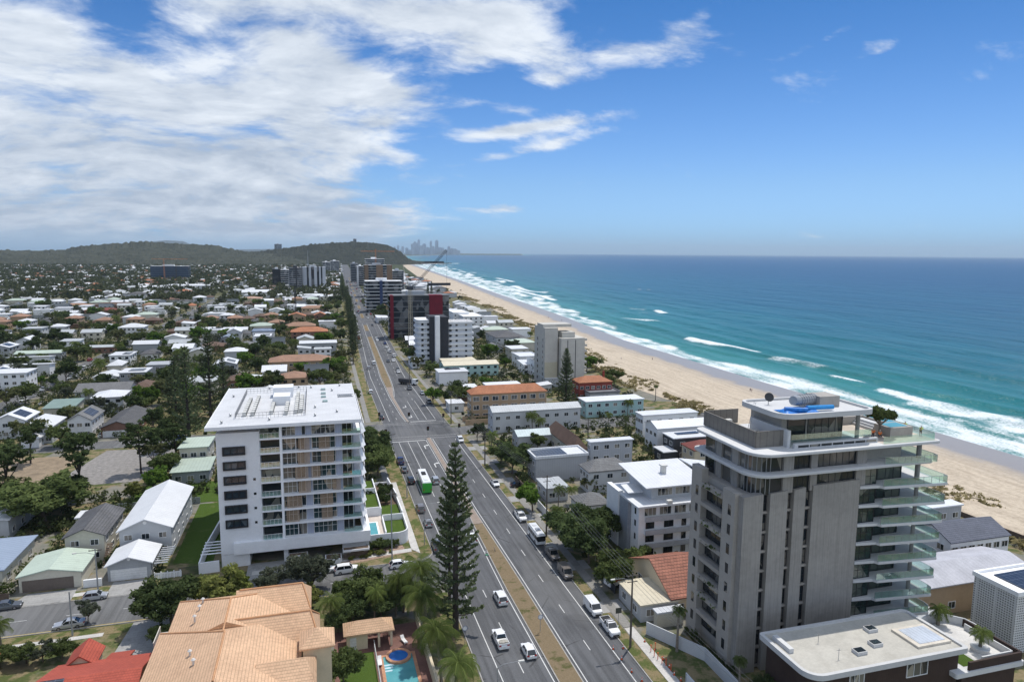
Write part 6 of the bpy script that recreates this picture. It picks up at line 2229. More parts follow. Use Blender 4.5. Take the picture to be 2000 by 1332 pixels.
for k in range(3):
 B().box(8.5, 100.2 - k * .75, .05, 10.0 - k * .2, 100.6 - k * .75, .115).build('step', M('pool_step', (.45, .60, .66)), pw)
for i, (xa, ya, xb, yb) in enumerate(((7.6, 84, 7.4, 106.2), (15.4, 84, 15.2, 112))):
 f_ = empty('pool_fence' if i == 0 else 'boundary_wall', ((xa + xb) / 2, (ya + yb) / 2, 0), ['thin white pool fence between small lawn and pool terrace', 'cream boundary wall under the palms beside the pool terrace'][i], 'fence' if i == 0 else 'wall')
 b = B()
 if i == 0:
  for k in range(60):
   t_ = k / 60
   b.box(xa + (xb - xa) * t_ - .02, ya + (yb - ya) * t_ - .02, .05, xa + (xb - xa) * t_ + .02, ya + (yb - ya) * t_ + .02, 1.25)
  wallrun(b, [(xa, ya), (xb, yb)], 1.2, 1.28, .06)
  b.build('rail', WFRAME, f_)
 else:
  wallrun(b, [(xa, ya), (xb, yb)], 0, 2.1, .4)
  b.build('wall', WCREAM, f_)
for i, (x, y, rz) in enumerate(((12.3, 106.2, .3), (7.9, 101.2, 0))):
 e = empty('sun_lounger', (x, y, .05), ['white sun lounger beside the open pool pavilion', 'pale sun lounger by the white pool fence'][i], 'lounger', None, rz)
 link_mesh('bed', B().box(-.3, -.9, .3, .3, .5, .38).mesh('bed', WFRAME), (0, 0, 0), e)
 link_mesh('backrest', B().add([(-.3, .5, .32), (.3, .5, .32), (.3, 1.0, .75), (-.3, 1.0, .75), (-.3, .5, .38), (.3, .5, .38), (.3, 1.0, .81), (-.3, 1.0, .81)], [(0, 3, 2, 1), (4, 5, 6, 7), (0, 1, 5, 4), (1, 2, 6, 5), (2, 3, 7, 6), (3, 0, 4, 7)]).mesh('backrest', WFRAME), (0, 0, 0), e)
 for sx in (-.25, .25):
  for sy in (-.8, .45):
   link_mesh('leg', B().box(sx - .03, sy - .03, 0, sx + .03, sy + .03, .3).mesh('leg', WFRAME), (0, 0, 0), e)
A = 'house'
for a in [
 ('low house under a broad mottled dark grey tile roof with open carport', (195, 836), (262, 836), 3.2, 26, 'gns', 2.2, WBK, RD, 1, 3, 3, 'the mottled grey roof', dict(gar=7)),
 ('two-storey white house with dark gable roof and solar panels', (128, 824), (180, 822), 6.0, 15, 'gns', 2.4, WW, RMG, 2, 3, 4, 'the dark-gabled white house', dict(sol=(.55, .25, .9, .75))),
 ('pale house with wide white hip roof and small white garage', (36, 838), (103, 834), 5.5, 14, 'hip', 2.6, WLG, RW, 2, 4, 3, 'the wide white hip roof', {}),
 ('small white garage with pyramid roof', (35, 860), (79, 856), 3.0, 7, 'hip', 1.4, WW, RW, 1, 1, 1, None, dict(gar=4)),
 ('white house with solar panels cut off at the left edge', (-20, 826), (52, 821), 6.0, 13, 'gns', 2.3, WW, RW, 2, 4, 3, 'the left-edge solar roof', dict(sol=(.55, .2, .9, .7))),
 ('low cream house with faded green sloping roof', (80, 800), (146, 796), 4.2, 13, 'shedS', 1.0, WCR, RGN2, 1, 3, 2, 'the faded green roof', {}),
 ('wide grey house with many small grey gables', (145, 766), (252, 764), 5.0, 15, 'gew', 2.4, WLG, RMG, 2, 7, 3, 'the many-gabled grey house', {}),
 ('brick house with brown hip tile roof', (255, 759), (298, 763), 3.6, 15, 'hip', 2.6, WBK, RB, 1, 3, 3, 'the brown hip roof', {}),
 ('white modern house with solar panels on flat roof', (231, 729), (285, 728), 6.2, 14, 'flat', 0, WGB, RW, 2, 4, 3, 'the flat solar house', dict(sol=(.3, .25, .85, .7))),
 ('low white gable annex', (181, 737), (230, 737), 3.6, 14, 'gns', 1.4, WW, RW, 1, 2, 2, None, {}),
 ('cream house with white hip roof by the back street bend', (205, 716), (239, 714), 4.2, 13, 'hip', 2.0, WCR, RW, 1, 3, 2, 'the hip roof at the bend', {}),
 ('boxy grey and white two-storey house', (284, 714), (330, 713), 6.4, 12, 'flat', 0, WGB, RLG, 2, 3, 2, 'the boxy grey house', {}),
 ('long white-roofed terrace, nearest of the pair at the left edge', (-30, 719), (99, 714), 5.6, 9, 'shedN', .9, WW, RW, 1, 6, 2, 'the long white terrace', {}),
 ('long white-roofed terrace, farther of the pair at the left edge', (12, 702), (97, 700), 5.4, 9, 'shedN', .9, WW, RW, 1, 6, 2, None, {}),
 ('long low house with half dark half pale green roof', (30, 691), (117, 691), 4.4, 10, 'gew', 1.2, WGB, RGN, 1, 5, 2, 'the pale green long roof', {}),
 ('three-storey grey and white flats at the left edge', (-30, 731), (50, 730), 9.0, 13, 'flat', 0, WWR, RW, 3, 5, 3, 'the three-storey left-edge flats', {}),
 ('cream house with pale green roof tucked behind the apartment block', (345, 884), (409, 876), 6.0, 15, 'shedN', .8, WCR, RGN, 2, 3, 2, 'the pale green roof', {}),
 ('low pale green roof in front of the taller pale green one', (332, 923), (410, 921), 3.4, 12, 'shedS', .5, WGB, RGN, 1, 3, 1, None, {}),
 ('two-storey tan brick flats with brown hip roof and carports', (523, 709), (647, 704), 6.4, 15, 'hip', 2.6, WTAN, RTAN, 2, 7, 2, 'the tan brick flats', {}),
 ('wide flat white roof above a modern house', (584, 671), (659, 671), 8.0, 14, 'flat', 0, WGB, RW, 2, 4, 2, 'the wide flat white roof', {}),
 ('white modern box house with grey top', (613, 683), (648, 682), 8.0, 8, 'flat', 0, WWR, RLG, 3, 3, 2, None, {}),
 ('narrow cream two-storey house with sloping roof', (580, 683), (608, 681), 6.5, 9, 'shedE', 1.0, WLG, RLG, 2, 2, 1, None, {}),
 ('three-storey brick flats under orange hip roof', (567, 649), (641, 648), 7.5, 14, 'hip', 2.8, WBK, RT, 3, 5, 2, 'the orange hip flats', {}),
 ('flats with grey-brown hip roof', (556, 638), (617, 637), 6.5, 13, 'hip', 2.6, WTAN, RTAN, 2, 4, 2, 'the grey-brown hip roof', {}),
 ('orange gabled villa, left one of the pair', (560, 619), (598, 618), 6.5, 15, 'gns', 2.8, WTAN, RT, 2, 3, 2, 'the left orange gable', {}),
 ('orange gabled villa, right one of the pair', (613, 617), (638, 616), 6.0, 15, 'gns', 2.6, WBK, RT, 2, 2, 2, 'the right orange gable', {}),
 ('long tan flats behind the orange gabled pair', (588, 603), (640, 601), 7, 12, 'hip', 2.2, WTAN, RTAN, 2, 6, 1, 'the long tan flats', {}),
 ('small brick house with brown hip roof behind the apartment block', (441, 744), (489, 744), 3.6, 12, 'hip', 2.2, WBK, RB, 1, 2, 2, 'the small brown hip roof', {}),
 ('grey hip-roofed house half hidden in trees', (457, 679), (505, 678), 4.0, 16, 'hip', 2.8, WTAN, RMG, 1, 3, 2, 'the half hidden grey hip', {}),
 ('unfinished white and blue concrete house with open top', (492, 648), (536, 648), 7.0, 16, 'para', 0, WWR, M('blue_deck', (.22, .27, .36), var=.3), 2, 4, 3, 'the unfinished concrete house', {}),
 ('blue-grey house with stepped grey roof', (425, 664), (459, 662), 5.5, 14, 'gns', 2.0, WGB, RBL, 2, 2, 3, 'the stepped blue-grey house', dict(sol=(.55, .1, .9, .5))),
 ('tall pale blue gabled house with white roof', (441, 650), (472, 648), 7.0, 15, 'gns', 2.4, WLG, RW, 2, 2, 3, 'the tall white gable', {}),
 ('dark brick house with white gable roof', (380, 631), (420, 629), 5.0, 15, 'gns', 2.4, WBK, RLG, 2, 2, 2, 'the dark brick gable', {}),
 ('white house with pale sloping roof by the trees', (352, 634), (381, 632), 5.4, 14, 'shedE', 1.0, WW, RW, 2, 2, 2, 'the pale sloping roof', {}),
 ('large white two-storey house with white hip roof on the back street corner', (228, 641), (283, 639), 6.2, 15, 'hip', 2.4, WW, RW, 2, 6, 3, 'the corner white house', {}),
 ('grey hip-roofed house left of the corner white house', (177, 640), (220, 639), 4.2, 16, 'hip', 2.6, WLG, RLG, 1, 3, 2, 'the grey hip roof', {}),
 ('white upper storey standing over a long low brick house', (114, 668), (158, 666), 6.4, 10, 'shedS', .5, WW, RLG, 2, 2, 1, 'the white upper storey', {}),
 ('long low brown brick house with pale flat roof and boat in front', (160, 681), (226, 677), 3.6, 10, 'gew', .9, WBK, RLG, 1, 5, 1, 'the long brick house', {}),
 ('white gable-ended townhouse row at the left edge', (20, 670), (72, 664), 7.0, 14, 'gns', 2.2, WW, RW, 2, 3, 3, 'the white townhouse', {}),
 ('flat grey two-storey house with deep balconies', (37, 644), (86, 641), 7.0, 14, 'flat', 0, WLG, RLG, 2, 4, 2, 'the flat grey house', {}),
 ('very long low white roof left of the back street', (45, 618), (117, 617), 4.2, 9, 'shedN', .8, WGB, RW, 1, 7, 1, 'the very long white roof', {}),
 ('long low white roof right of the dark tree', (139, 616), (216, 615), 4.2, 9, 'shedN', .8, WGB, RW, 1, 7, 1, None, {}),
 ('low house with rusty brown tile roof', (115, 599), (176, 598), 4.2, 18, 'hip', 2.4, WBK, RTAN, 1, 4, 1, 'the rusty brown roof', {}),
 ('low flats with dark red tile roof', (163, 607), (229, 606), 4.2, 12, 'hip', 2.0, WBK, RMAR, 1, 5, 1, 'the dark red roof', {}),
 ('long brown-roofed flats behind the dark red roof', (183, 596), (258, 596), 5.0, 16, 'hip', 2.4, WBK, RB, 1, 6, 1, 'the long brown flats', {}),
 ('big white school hall roof among far trees', (328, 556), (400, 561), 8.0, 26, 'hip', 2.0, WLG, RW, 1, 7, 1, 'the white school hall', {}),
 ('low white school roof left of the hall', (288, 561), (332, 559), 5.0, 20, 'gew', 1.5, WLG, RW, 1, 4, 1, None, {}),
 ('house with coral red pitched roof', (362, 598), (382, 597), 4.5, 14, 'hip', 2.2, WCREAM, RT, 1, 2, 1, 'the coral red roof', {}),
 ('long white roofed motel by the striped tower', (580, 579), (640, 577), 6, 22, 'hip', 2, WLG, RW, 2, 8, 1, 'the white motel', {}),
 ('pale pink-roofed villas left of the motel', (470, 584), (512, 583), 5, 20, 'hip', 2, WCREAM, M('pink_tile', (.46, .30, .22), pat='tile', period=.5, depth=.3), 1, 4, 1, 'the pale pink villas', {}),
 ('white roofed townhouses with arched dark doors', (470, 572), (530, 570), 6.5, 22, 'gew', 3, WW, RW, 2, 6, 1, 'the arched white townhouses', {}),
]:
 lab, sw, se, z, dp, rf, rh, wm_, rm_, fl, nS, nD, lm_, kw = a
 far = sw[1] < 700
 hp('house' if 'flats' not in lab else 'block_of_flats', lab, 'house' if 'flats' not in lab else 'flats', sw, se, z, dp, roof=rf, rh=rh, wm=wm_, rm=rm_, fl=fl, nS=nS, nD=nD, lm=lm_, fine=not far, **kw)
def hb3(name, label, cat, nw, sw, se, z, **kw):
 xa, ya = G(*sw, z)
 xb, yb = G(*se, z)
 xc, yc = G(*nw, z)
 return house(name, label, cat, (xa + xc) / 2, (ya + yb) / 2, xb, yc, z, **kw)
rt = house('house', 'old bungalow with red-brown tile gable roof left of the grey tower', 'house', 58.5, 101.2, 69, 118.5, 3.4, 'gew', 3.8, WCREAM, RTAN, 1, 3, 2, 'W', .5, lm='the red-brown bungalow')
for c in rt.children:
 if c.name.startswith('roof'): c.data.materials[0] = M('redbrown_tile', (.36, .15, .10), pat='tile', period=.7, depth=.6, var=.2, dirt=.3, dirtcol=(.2, .1, .07))
gr = house('garage', 'flat cream-roofed garage behind the tall power pole', 'garage', 52.6, 101.2, 60.4, 110.6, 3.0, 'flat', 0, WLG, RCR, 1, 2, 2, 'W', .25, lm='the cream-roofed garage')
house('carport', 'small white flat roof between the cream garage and the tower', 'carport', 54.6, 98.8, 60, 100.6, 2.6, 'flat', 0, WCR, RW, 1, 0, 0, 'W', .2)
w4 = empty('apartment_building', (70, 128, 0), 'white four-storey flats with stepped white roofs left of the grey tower', 'flats')
b = B()
b.box(63.4, 124.0, 0, 88, 137, 11.6)
b.build('wall', WWR, w4)
b = B()
b.box(62.6, 127.6, 0, 63.4, 131.8, 11.6)
b.build('stair_shaft', M('mid_grey_cladding', (.30, .32, .35), pat='vert', period=.4), w4)
B().box(62.3, 131.8, 0, 63.4, 138, 12.4).build('fin_wall', WWR, w4)
b = B()
b.prism([(62.6, 122.9), (89, 122.9), (89, 138), (62.6, 138)], 11.6, 12.0)
b.build('roof', RW, w4)
B().box(67.4, 126.4, 12.0, 88, 137, 15.0).build('wall', WLG, w4)
b = B()
b.shed(65.2, 124.6, 80.4, 138.6, 15.0, 16.2, .25)
b.build('roof', RW, w4)
B().shed(80.4, 125, 90, 138, 16.4, 14.8, .25, 'x').build('roof', RW, w4)
B().shed(63.0, 128.6, 66.6, 132.4, 12.9, 13.5, .2).build('porch_roof', RW, w4)
B().box(69.5, 122.95, 12.0, 70.6, 124, 12.7).build('air_conditioner_box', ACM, w4)
for k in range(3):
 z0 = 2.9 * k
 for x, w_ in ((66.0, 1.8), (70.4, 2.0), (74.0, .9), (76.4, .9), (79.5, 1.8), (84, 1.8)):
  window(w4, x, 124.0, z0 + 1.6, w_, 1.3 if w_ > 1 else 1.5, 'S', DFRAME, GLSD, 2)
 if k:
  B().box(64.5, 122.95, z0 - .2, 88, 123.2, z0 + .85).build('balcony_front', M('grey_balustrade', (.36, .37, .39)), w4)
  B().box(64.5, 123.2, z0 - .2, 88, 124, z0 - .05).build('balcony_slab', WWR, w4)
B().box(64.5, 122.95, 8.5, 88, 123.2, 9.55).build('balcony_front', MATS['grey_balustrade'], w4)
for x in (66, 69.5, 73, 76.5, 80, 84):
 window(w4, x, 124.0, 10.5, 2.6, 1.9, 'S', WFRAME, GLSC, 3)
for x in (70, 74.2, 78.4, 82.6):
 window(w4, x + .6, 126.4, 13.5, 3.4, 1.5, 'S', WFRAME, GLSC, 4)
for z in (1.8, 4.7, 7.6, 10.2):
 opening(w4, 63.4, 125.6, z, .7, 1.3, 'W', GLSD, 'narrow_window')
b = B()
b.box(72.3, 131, 15.6, 73.3, 132, 17.4)
b.box(72.1, 130.8, 17.4, 73.5, 132.2, 17.7)
b.build('chimney', ACM, w4)
occ(62, 122, 90, 139)
LM.append(('the white four-storey flats', 70, 125))
for a in [
 ('grey vertical-clad house with solar roof and taller rear', (1025, 881), (1047, 897), (1150, 889), 6.6, 'para', 0, WVG, RW, 2, 0, 2, 'the grey clad house', dict(sol=(.06, .12, .62, .85))),
 ('taller white-roofed rear wing of grey cladding beside the brown roof', (1142, 860), (1157, 866), (1237, 858), 9.6, 'flat', 0, WVG, RW, 3, 4, 1, 'the tall grey wing', {}),
 ('low flat pale grey roof beside the driveway and dark car', (1042, 936), (1070, 955), (1114, 953), 3.4, 'flat', 0, WLG, RLG, 1, 2, 2, 'the low pale grey roof', {}),
 ('white house with grey hip roof and two solar panels', (1130, 908), (1152, 926), (1232, 914), 6.0, 'hip', 2.4, WLG, RMG, 2, 3, 3, 'the grey hip roof house', dict()),
 ('low house with slate grey hip roof among palms', (1110, 970), (1135, 990), (1195, 985), 3.8, 'hip', 2.0, WLG, RMG, 1, 3, 2, 'the slate hip roof', {}),
 ('old house with brown tile slope and dark grey ridge', (1085, 838), (1098, 881), (1150, 878), 4.6, 'hip', 3.4, WCR, RB, 1, 2, 2, 'the brown tile slope', {}),
 ('low house with pale blue-green roof behind palms', (1000, 842), (1012, 857), (1090, 846), 4.2, 'gew', 1.3, WLG, M('pale_aqua_roof', (.50, .57, .57), pat='corr', period=.9, depth=.12), 1, 3, 2, 'the pale blue-green roof', {}),
 ('long grey-white flats with curved humps and solar panels on the roof', (956, 797), (957, 808), (1135, 796), 7.4, 'gew', 1.5, WLG, RLG, 2, 9, 2, 'the humped grey flats', dict()),
 ('tan three-storey flats with orange hip roof', (912, 764), (917, 771), (1071, 765), 10.0, 'hip', 2.6, WTAN, RT, 3, 8, 2, 'the tan orange-roofed flats', dict(win=(2.2, 1.6))),
 ('low white shed roof by the bare lot', (886, 752), (890, 761), (936, 758), 3.6, 'flat', 0, WW, RW, 1, 1, 1, 'the white shed roof', {}),
 ('white flat roof with rooftop boxes right of the shed roof', (945, 748), (951, 758), (1022, 753), 5.0, 'flat', 0, WW, RW, 1, 3, 1, 'the white flat roof', {}),
 ('white garage by the power pole below the tan flats', (872, 781), (873, 790), (908, 788), 3.4, 'flat', 0, WW, RW, 1, 1, 1, 'the roadside white garage', {}),
 ('pale aqua two-storey flats with long white roof', (1130, 777), (1143, 787), (1258, 779), 6.2, 'flat', 0, WAQ, RW, 2, 7, 2, 'the pale aqua flats', {}),
 ('red house with orange tile roof and tall chimney near the sand', (1120, 741), (1127, 750), (1196, 745), 7.6, 'hip', 2.2, WRED, RT, 2, 6, 2, 'the red house', dict(chim=True)),
 ('low flat grey roof in front of the red house', (1135, 758), (1143, 768), (1216, 768), 4.0, 'para', 0, WLG, M('bitumen_roof', (.19, .19, .2)), 1, 3, 1, 'the flat grey roof', {}),
 ('white house with long flat roof and orange tiled porch', (1239, 805), (1260, 815), (1360, 804), 7.6, 'flat', 0, WWR, RW, 2, 5, 3, 'the porch house', {}),
 ('tall white gabled house with bright white roof beside the tower hoarding', (1264, 825), (1280, 841), (1397, 829), 7.6, 'gew', 1.6, WWR, RW, 2, 4, 3, 'the bright white gable', {}),
 ('black box house with white roof and two solar strips', (1295, 846), (1318, 861), (1382, 850), 6.8, 'flat', 0, WDK, RW, 2, 2, 2, 'the black box house', dict(sol=(.25, .45, .85, .75))),
 ('small black garage with white roof in front of the black box house', (1277, 873), (1295, 886), (1322, 882), 3.4, 'flat', 0, WDK, RW, 1, 0, 1, None, {}),
 ('beige house with maroon hip roof half behind the tower', (1330, 867), (1358, 883), (1420, 874), 5.8, 'hip', 2.0, WCREAM, RMAR, 2, 2, 2, 'the maroon hip roof', {}),
 ('long aqua flats with cream gable roof beside the bare lot', (858, 707), (866, 716), (975, 711), 5.8, 'gew', 1.2, WAQ, RCR, 2, 8, 1, 'the long aqua flats', {}),
 ('small cream roof behind the long aqua flats', (858, 700), (862, 707), (931, 704), 4.6, 'flat', 0, WCR, RCR, 1, 4, 1, None, {}),
 ('low white roof between two small houses by the cream tower', (1003, 690), (1010, 699), (1055, 697), 6.5, 'para', 0, WWR, RW, 2, 5, 1, 'the low white parapet house', {}),
 ('white flat-roofed house left of the cream tower', (990, 676), (995, 683), (1032, 681), 7, 'flat', 0, WCR, RW, 2, 2, 2, 'the cream-walled white roof', {}),
 ('small white house stepping down in front of the cream tower', (1015, 706), (1018, 714), (1042, 712), 5, 'shedS', .8, WWR, RW, 2, 2, 1, 'the small stepped house', {}),
 ('narrow white gable right against the cream tower', (1036, 700), (1040, 712), (1056, 710), 7.5, 'shedE', 1.2, WWR, RW, 2, 1, 1, None, {}),
 ('wide house with dark hip roofs facing the dunes', (955, 650), (962, 661), (1026, 658), 6.5, 'hip', 3.0, WLG, RD, 2, 5, 2, 'the dark hip roofs', {}),
 ('grey hip-roofed house nearest the dunes', (1005, 657), (1008, 668), (1040, 666), 5.0, 'hip', 2.4, WLG, RMG, 2, 3, 1, 'the grey dune house', {}),
 ('white stepped house with roof terrace by the dunes', (895, 612), (899, 621), (943, 618), 9, 'para', 0, WWR, WWR, 3, 4, 1, 'the white terrace house', {}),
 ('white block with terracotta corner behind the pale round flats', (878, 606), (880, 613), (915, 611), 10.5, 'para', 0, WWR, WWR, 3, 4, 1, 'the terracotta corner block', {}),
 ('small white roof below the cream tower, nearest the tall pine', (1055, 733), (1062, 741), (1098, 739), 4, 'shedS', .8, WLG, RW, 1, 2, 1, None, {}),
 ('little white awning roof left of the tall pine', (1048, 748), (1054, 755), (1078, 752), 3.4, 'shedW', .6, WLG, RW, 1, 1, 1, None, {}),
 ('brown-roofed shop beside the highway below the white banded hotel', (735, 591), (738, 601), (762, 600), 6, 'hip', 2.5, WTAN, RTAN, 2, 3, 1, 'the brown shop roof', {}),
 ('white flat-roofed shop left of the dark glass block', (733, 616), (736, 622), (765, 620), 5, 'flat', 0, WWR, RW, 1, 3, 1, 'the white shop roof', {}),
 ('low white roofed annex at the foot of the pale round flats', (798, 697), (802, 706), (822, 705), 4, 'flat', 0, WWR, RW, 1, 2, 1, None, {}),
]:
 lab, nw, sw, se, z, rf, rh, wm_, rm_, fl, nS, nD, lm_, kw = a
 hb3('house' if 'flats' not in lab else 'block_of_flats', lab, 'house' if 'flats' not in lab else 'flats', nw, sw, se, z, roof=rf, rh=rh, wm=wm_, rm=rm_, fl=fl, nS=nS, nD=nD, lm=lm_, fine=sw[1] > 740, ov=.35, **kw)
hb3('house', 'long white house with slate blue tile roof behind the glass balconies', 'house', (1800, 1024), (1836, 1066), (1975, 1046), 6.4, roof='gew', rh=2.2, wm=WWR, rm=M('slate_tile', (.13, .14, .175), pat='tile', period=.5, depth=.4), fl=2, nS=7, nD=2, lm='the slate blue roof', ov=.3)
hb3('house', 'flat white-roofed grey house by the sand behind the glass balconies', 'house', (1786, 985), (1810, 998), (1878, 985), 7.5, roof='flat', rh=0, wm=WVG, rm=RW, fl=2, nS=3, nD=1, lm='the sand-side grey house', ov=.3)
house('house', 'low house with wide pale lilac-grey roof behind the pierced screen house', 'house', 96.5, 89, 128, 100.5, 5.6, 'gew', 1.4, WTAN, M('lilac_sheet_roof', (.42, .42, .45), pat='corr', period=.9, depth=.1), 1, 4, 2, 'W', .6)
ps = house('house', 'white cube house with pierced screen walls and solar roof at the right edge', 'house', 106.4, 76.6, 120, 84.6, 10.0, 'para', 0, M('pierced_screen', (.70, .70, .69), pat='perf', period=.42, depth=.85, var=.04, bump=.6), WWR, 1, 0, 0, 'W', .25, sol=(.2, .1, .95, .8))
house('garden_house', 'dark carport under the lilac-grey roof', 'carport', 96.8, 84.6, 101.6, 88.4, 2.8, 'flat', 0, WDK, RLG, 1, 0, 0, 'W', .2)
# traffic
def gp(u, v, z=0): return G(u, v, z)
for shape, pn, u, v, hd, label, kw in [
 ('ute', 'white', 1191, 1230, 180, 'white pickup parked at the kerb beside the orange cones', dict(rack=True)),
 ('van', 'white', 1158, 1192, 180, 'white delivery van parked nose south behind the white pickup', {}),
 ('van', 'bronze', 1104, 1123, 180, 'bronze grey van parked beside the dark hedge', {}),
 ('ute', 'bronze', 1079, 1087, 180, 'bronze pickup with loaded tray parked behind the white minibus', dict(load='load')),
 ('ute', 'white', 1017, 1013, 180, 'white pickup with black tray parked by the white fence, ahead of the minibus', {}),
 ('sedan', 'white', 967, 947, 180, 'white car with roof rack in the right carriageway kerb lane', dict(rack=True)),
 ('suv', 'white', 899, 862, 180, 'white car pulling away south from the traffic lights', {}),
 ('suv', 'white', 977, 1173, 0, 'white four-wheel-drive beside the dry grass median', {}),
 ('ute', 'white', 977, 1254, 0, 'white pickup with sacks and red gear in its open tray', dict(load='load')),
 ('hatchback', 'white', 1032, 1276, 0, 'white hatchback, nearest car beside the median', {}),
 ('ute', 'blue', 782, 904, 0, 'blue pickup parked by the verge ahead of the bus', {}),
 ('sedan', 'grey', 790, 920, 0, 'grey sedan parked between blue pickup and the bus', {}),
 ('suv', 'black', 802, 942, 0, 'black car in the shade on the left of the green bus', {}),
 ('suv', 'silver', 850, 942, 0, 'silver car in the lane right of the green bus', {}),
 ('suv', 'bronze', 821, 997, 0, 'bronze car parked by the curved white garden wall', {}),
 ('hatchback', 'silver', 836, 1025, 0, 'silver car with roof racks parked next to the tall pine', dict(rack=True)),
 ('ute', 'grey', 853, 1071, 0, 'dark grey pickup parked at the side street corner', {}),
 ('suv', 'white', 921, 1056, 0, 'white car half hidden behind the tall roadside pine', {}),
 ('sedan', 'black', 745, 818, 0, 'black car waiting beyond the lights at the left kerb', {}),
 ('suv', 'white', 724, 768, 0, 'white car at the left kerb beyond the apartment roof', {}),
 ('suv', 'silver', 720, 721, 0, 'silver car in the left lanes beside the brown median', {}),
 ('sedan', 'white', 778, 728, 180, 'white car coming south ahead of the tip truck', {}),
 ('hatchback', 'silver', 825, 770, 180, 'silver car parked just past the tip truck', {}),
 ('suv', 'grey', 838, 787, 180, 'grey car parked under the roadside trees near the lights', {}),
 ('sedan', 'white', 755, 680, 180, 'white parked car, farthest of three at the right kerb', {}),
 ('suv', 'silver', 762, 689, 180, 'silver parked car, middle of three at the right kerb', {}),
 ('van', 'white', 770, 697, 180, 'white parked van, nearest of three at the right kerb', {}),
 ('hatchback', 'silver', 187, 1169, 86, 'silver hatchback parked by the upper kerb of the side street', {}),
 ('sedan', 'grey', 14, 1188, 86, 'dark grey sedan parked at the left end of the side street', {}),
 ('sedan', 'silver', 136, 1224, -94, 'silver sedan parked at the lower kerb beside a small street tree', {}),
 ('sedan', 'white', 328, 1200, -94, 'white sedan parked under the round dark tree', {}),
 ('suv', 'white', 677, 1117, 86, 'white car parked by the path below the white apartment block', {}),
 ('hatchback', 'white', 780, 1107, 86, 'white hatchback near the side street mouth beside the power pole', {}),
 ('sedan', 'white', 634, 1117, 86, 'white car partly hidden by the grey-leaved tree', {}),
 ('suv', 'white', 207, 853, 86, 'white car parked in front of the mottled grey roof', {}),
 ('van', 'white', 168, 721, 20, 'white van parked on the back street bend', {}),
 ('hatchback', 'blue', 103, 762, 20, 'blue car parked near the three-storey left-edge flats', {}),
 ('sedan', 'white', 86, 790, 20, 'white car parked above the faded green roof', {}),
 ('sedan', 'black', 1013, 950, 90, 'black car parked in the driveway of the low pale grey roof', {}),
 ('hatchback', 'blue', 356, 858, 86, 'blue car beside the pale green roof behind the apartment block', {}),
 ('suv', 'silver', 353, 868, 86, 'silver car below the blue one beside the pale green roof', {}),
]:
 x, y = gp(u, v)
 car(shape, pn, x, y, hd, label, **kw)
taken = []
n = 0
while n < 95:
 s = 300 + 1250 * rnd.random() ** 1.1
 lane = rnd.choice([23.6, 26.7, 29, 36.2 if s > 420 else 34.5, 37.4, 40.6, 43.6, 43.6, 23.6])
 hd = 1.9 if lane < 32 else 181.9
 if any(abs(s - a) < 9 and l == lane for a, l in taken): continue
 if s < 480 and lane in (23.6, 43.6, 26.7): continue
 taken.append((s, lane))
 pn = rnd.choice(['white', 'white', 'white', 'silver', 'grey', 'black', 'red', 'blue'])
 parked = lane in (23.6, 43.6)
 car(rnd.choice(['suv', 'sedan', 'hatchback', 'ute', 'van']), pn, lane + bend(s), s, hd, None, group='small distant cars on the highway', far=True, z=.04,
  auto=('%s car %s the highway%s' % (pn, 'parked along' if parked else 'driving north on' if lane < 32 else 'driving south on', ' far ahead' if s > 800 else '')))
 n += 1
for k in range(26):
 y = 300 + k * 22 + rnd.random() * 10
 x = -127 if rnd.random() < .5 else -120.5
 pn = rnd.choice(['white', 'silver', 'grey', 'white', 'red'])
 car(rnd.choice(['suv', 'sedan', 'hatchback', 'ute']), pn, x, y, 0 if x < -125 else 180, None, group='cars parked along the back street', far=True, auto='%s car parked on the back street' % pn)
GREENP, WHITEP = paint('bus_green', (.03, .36, .03)), PAINTS['white']
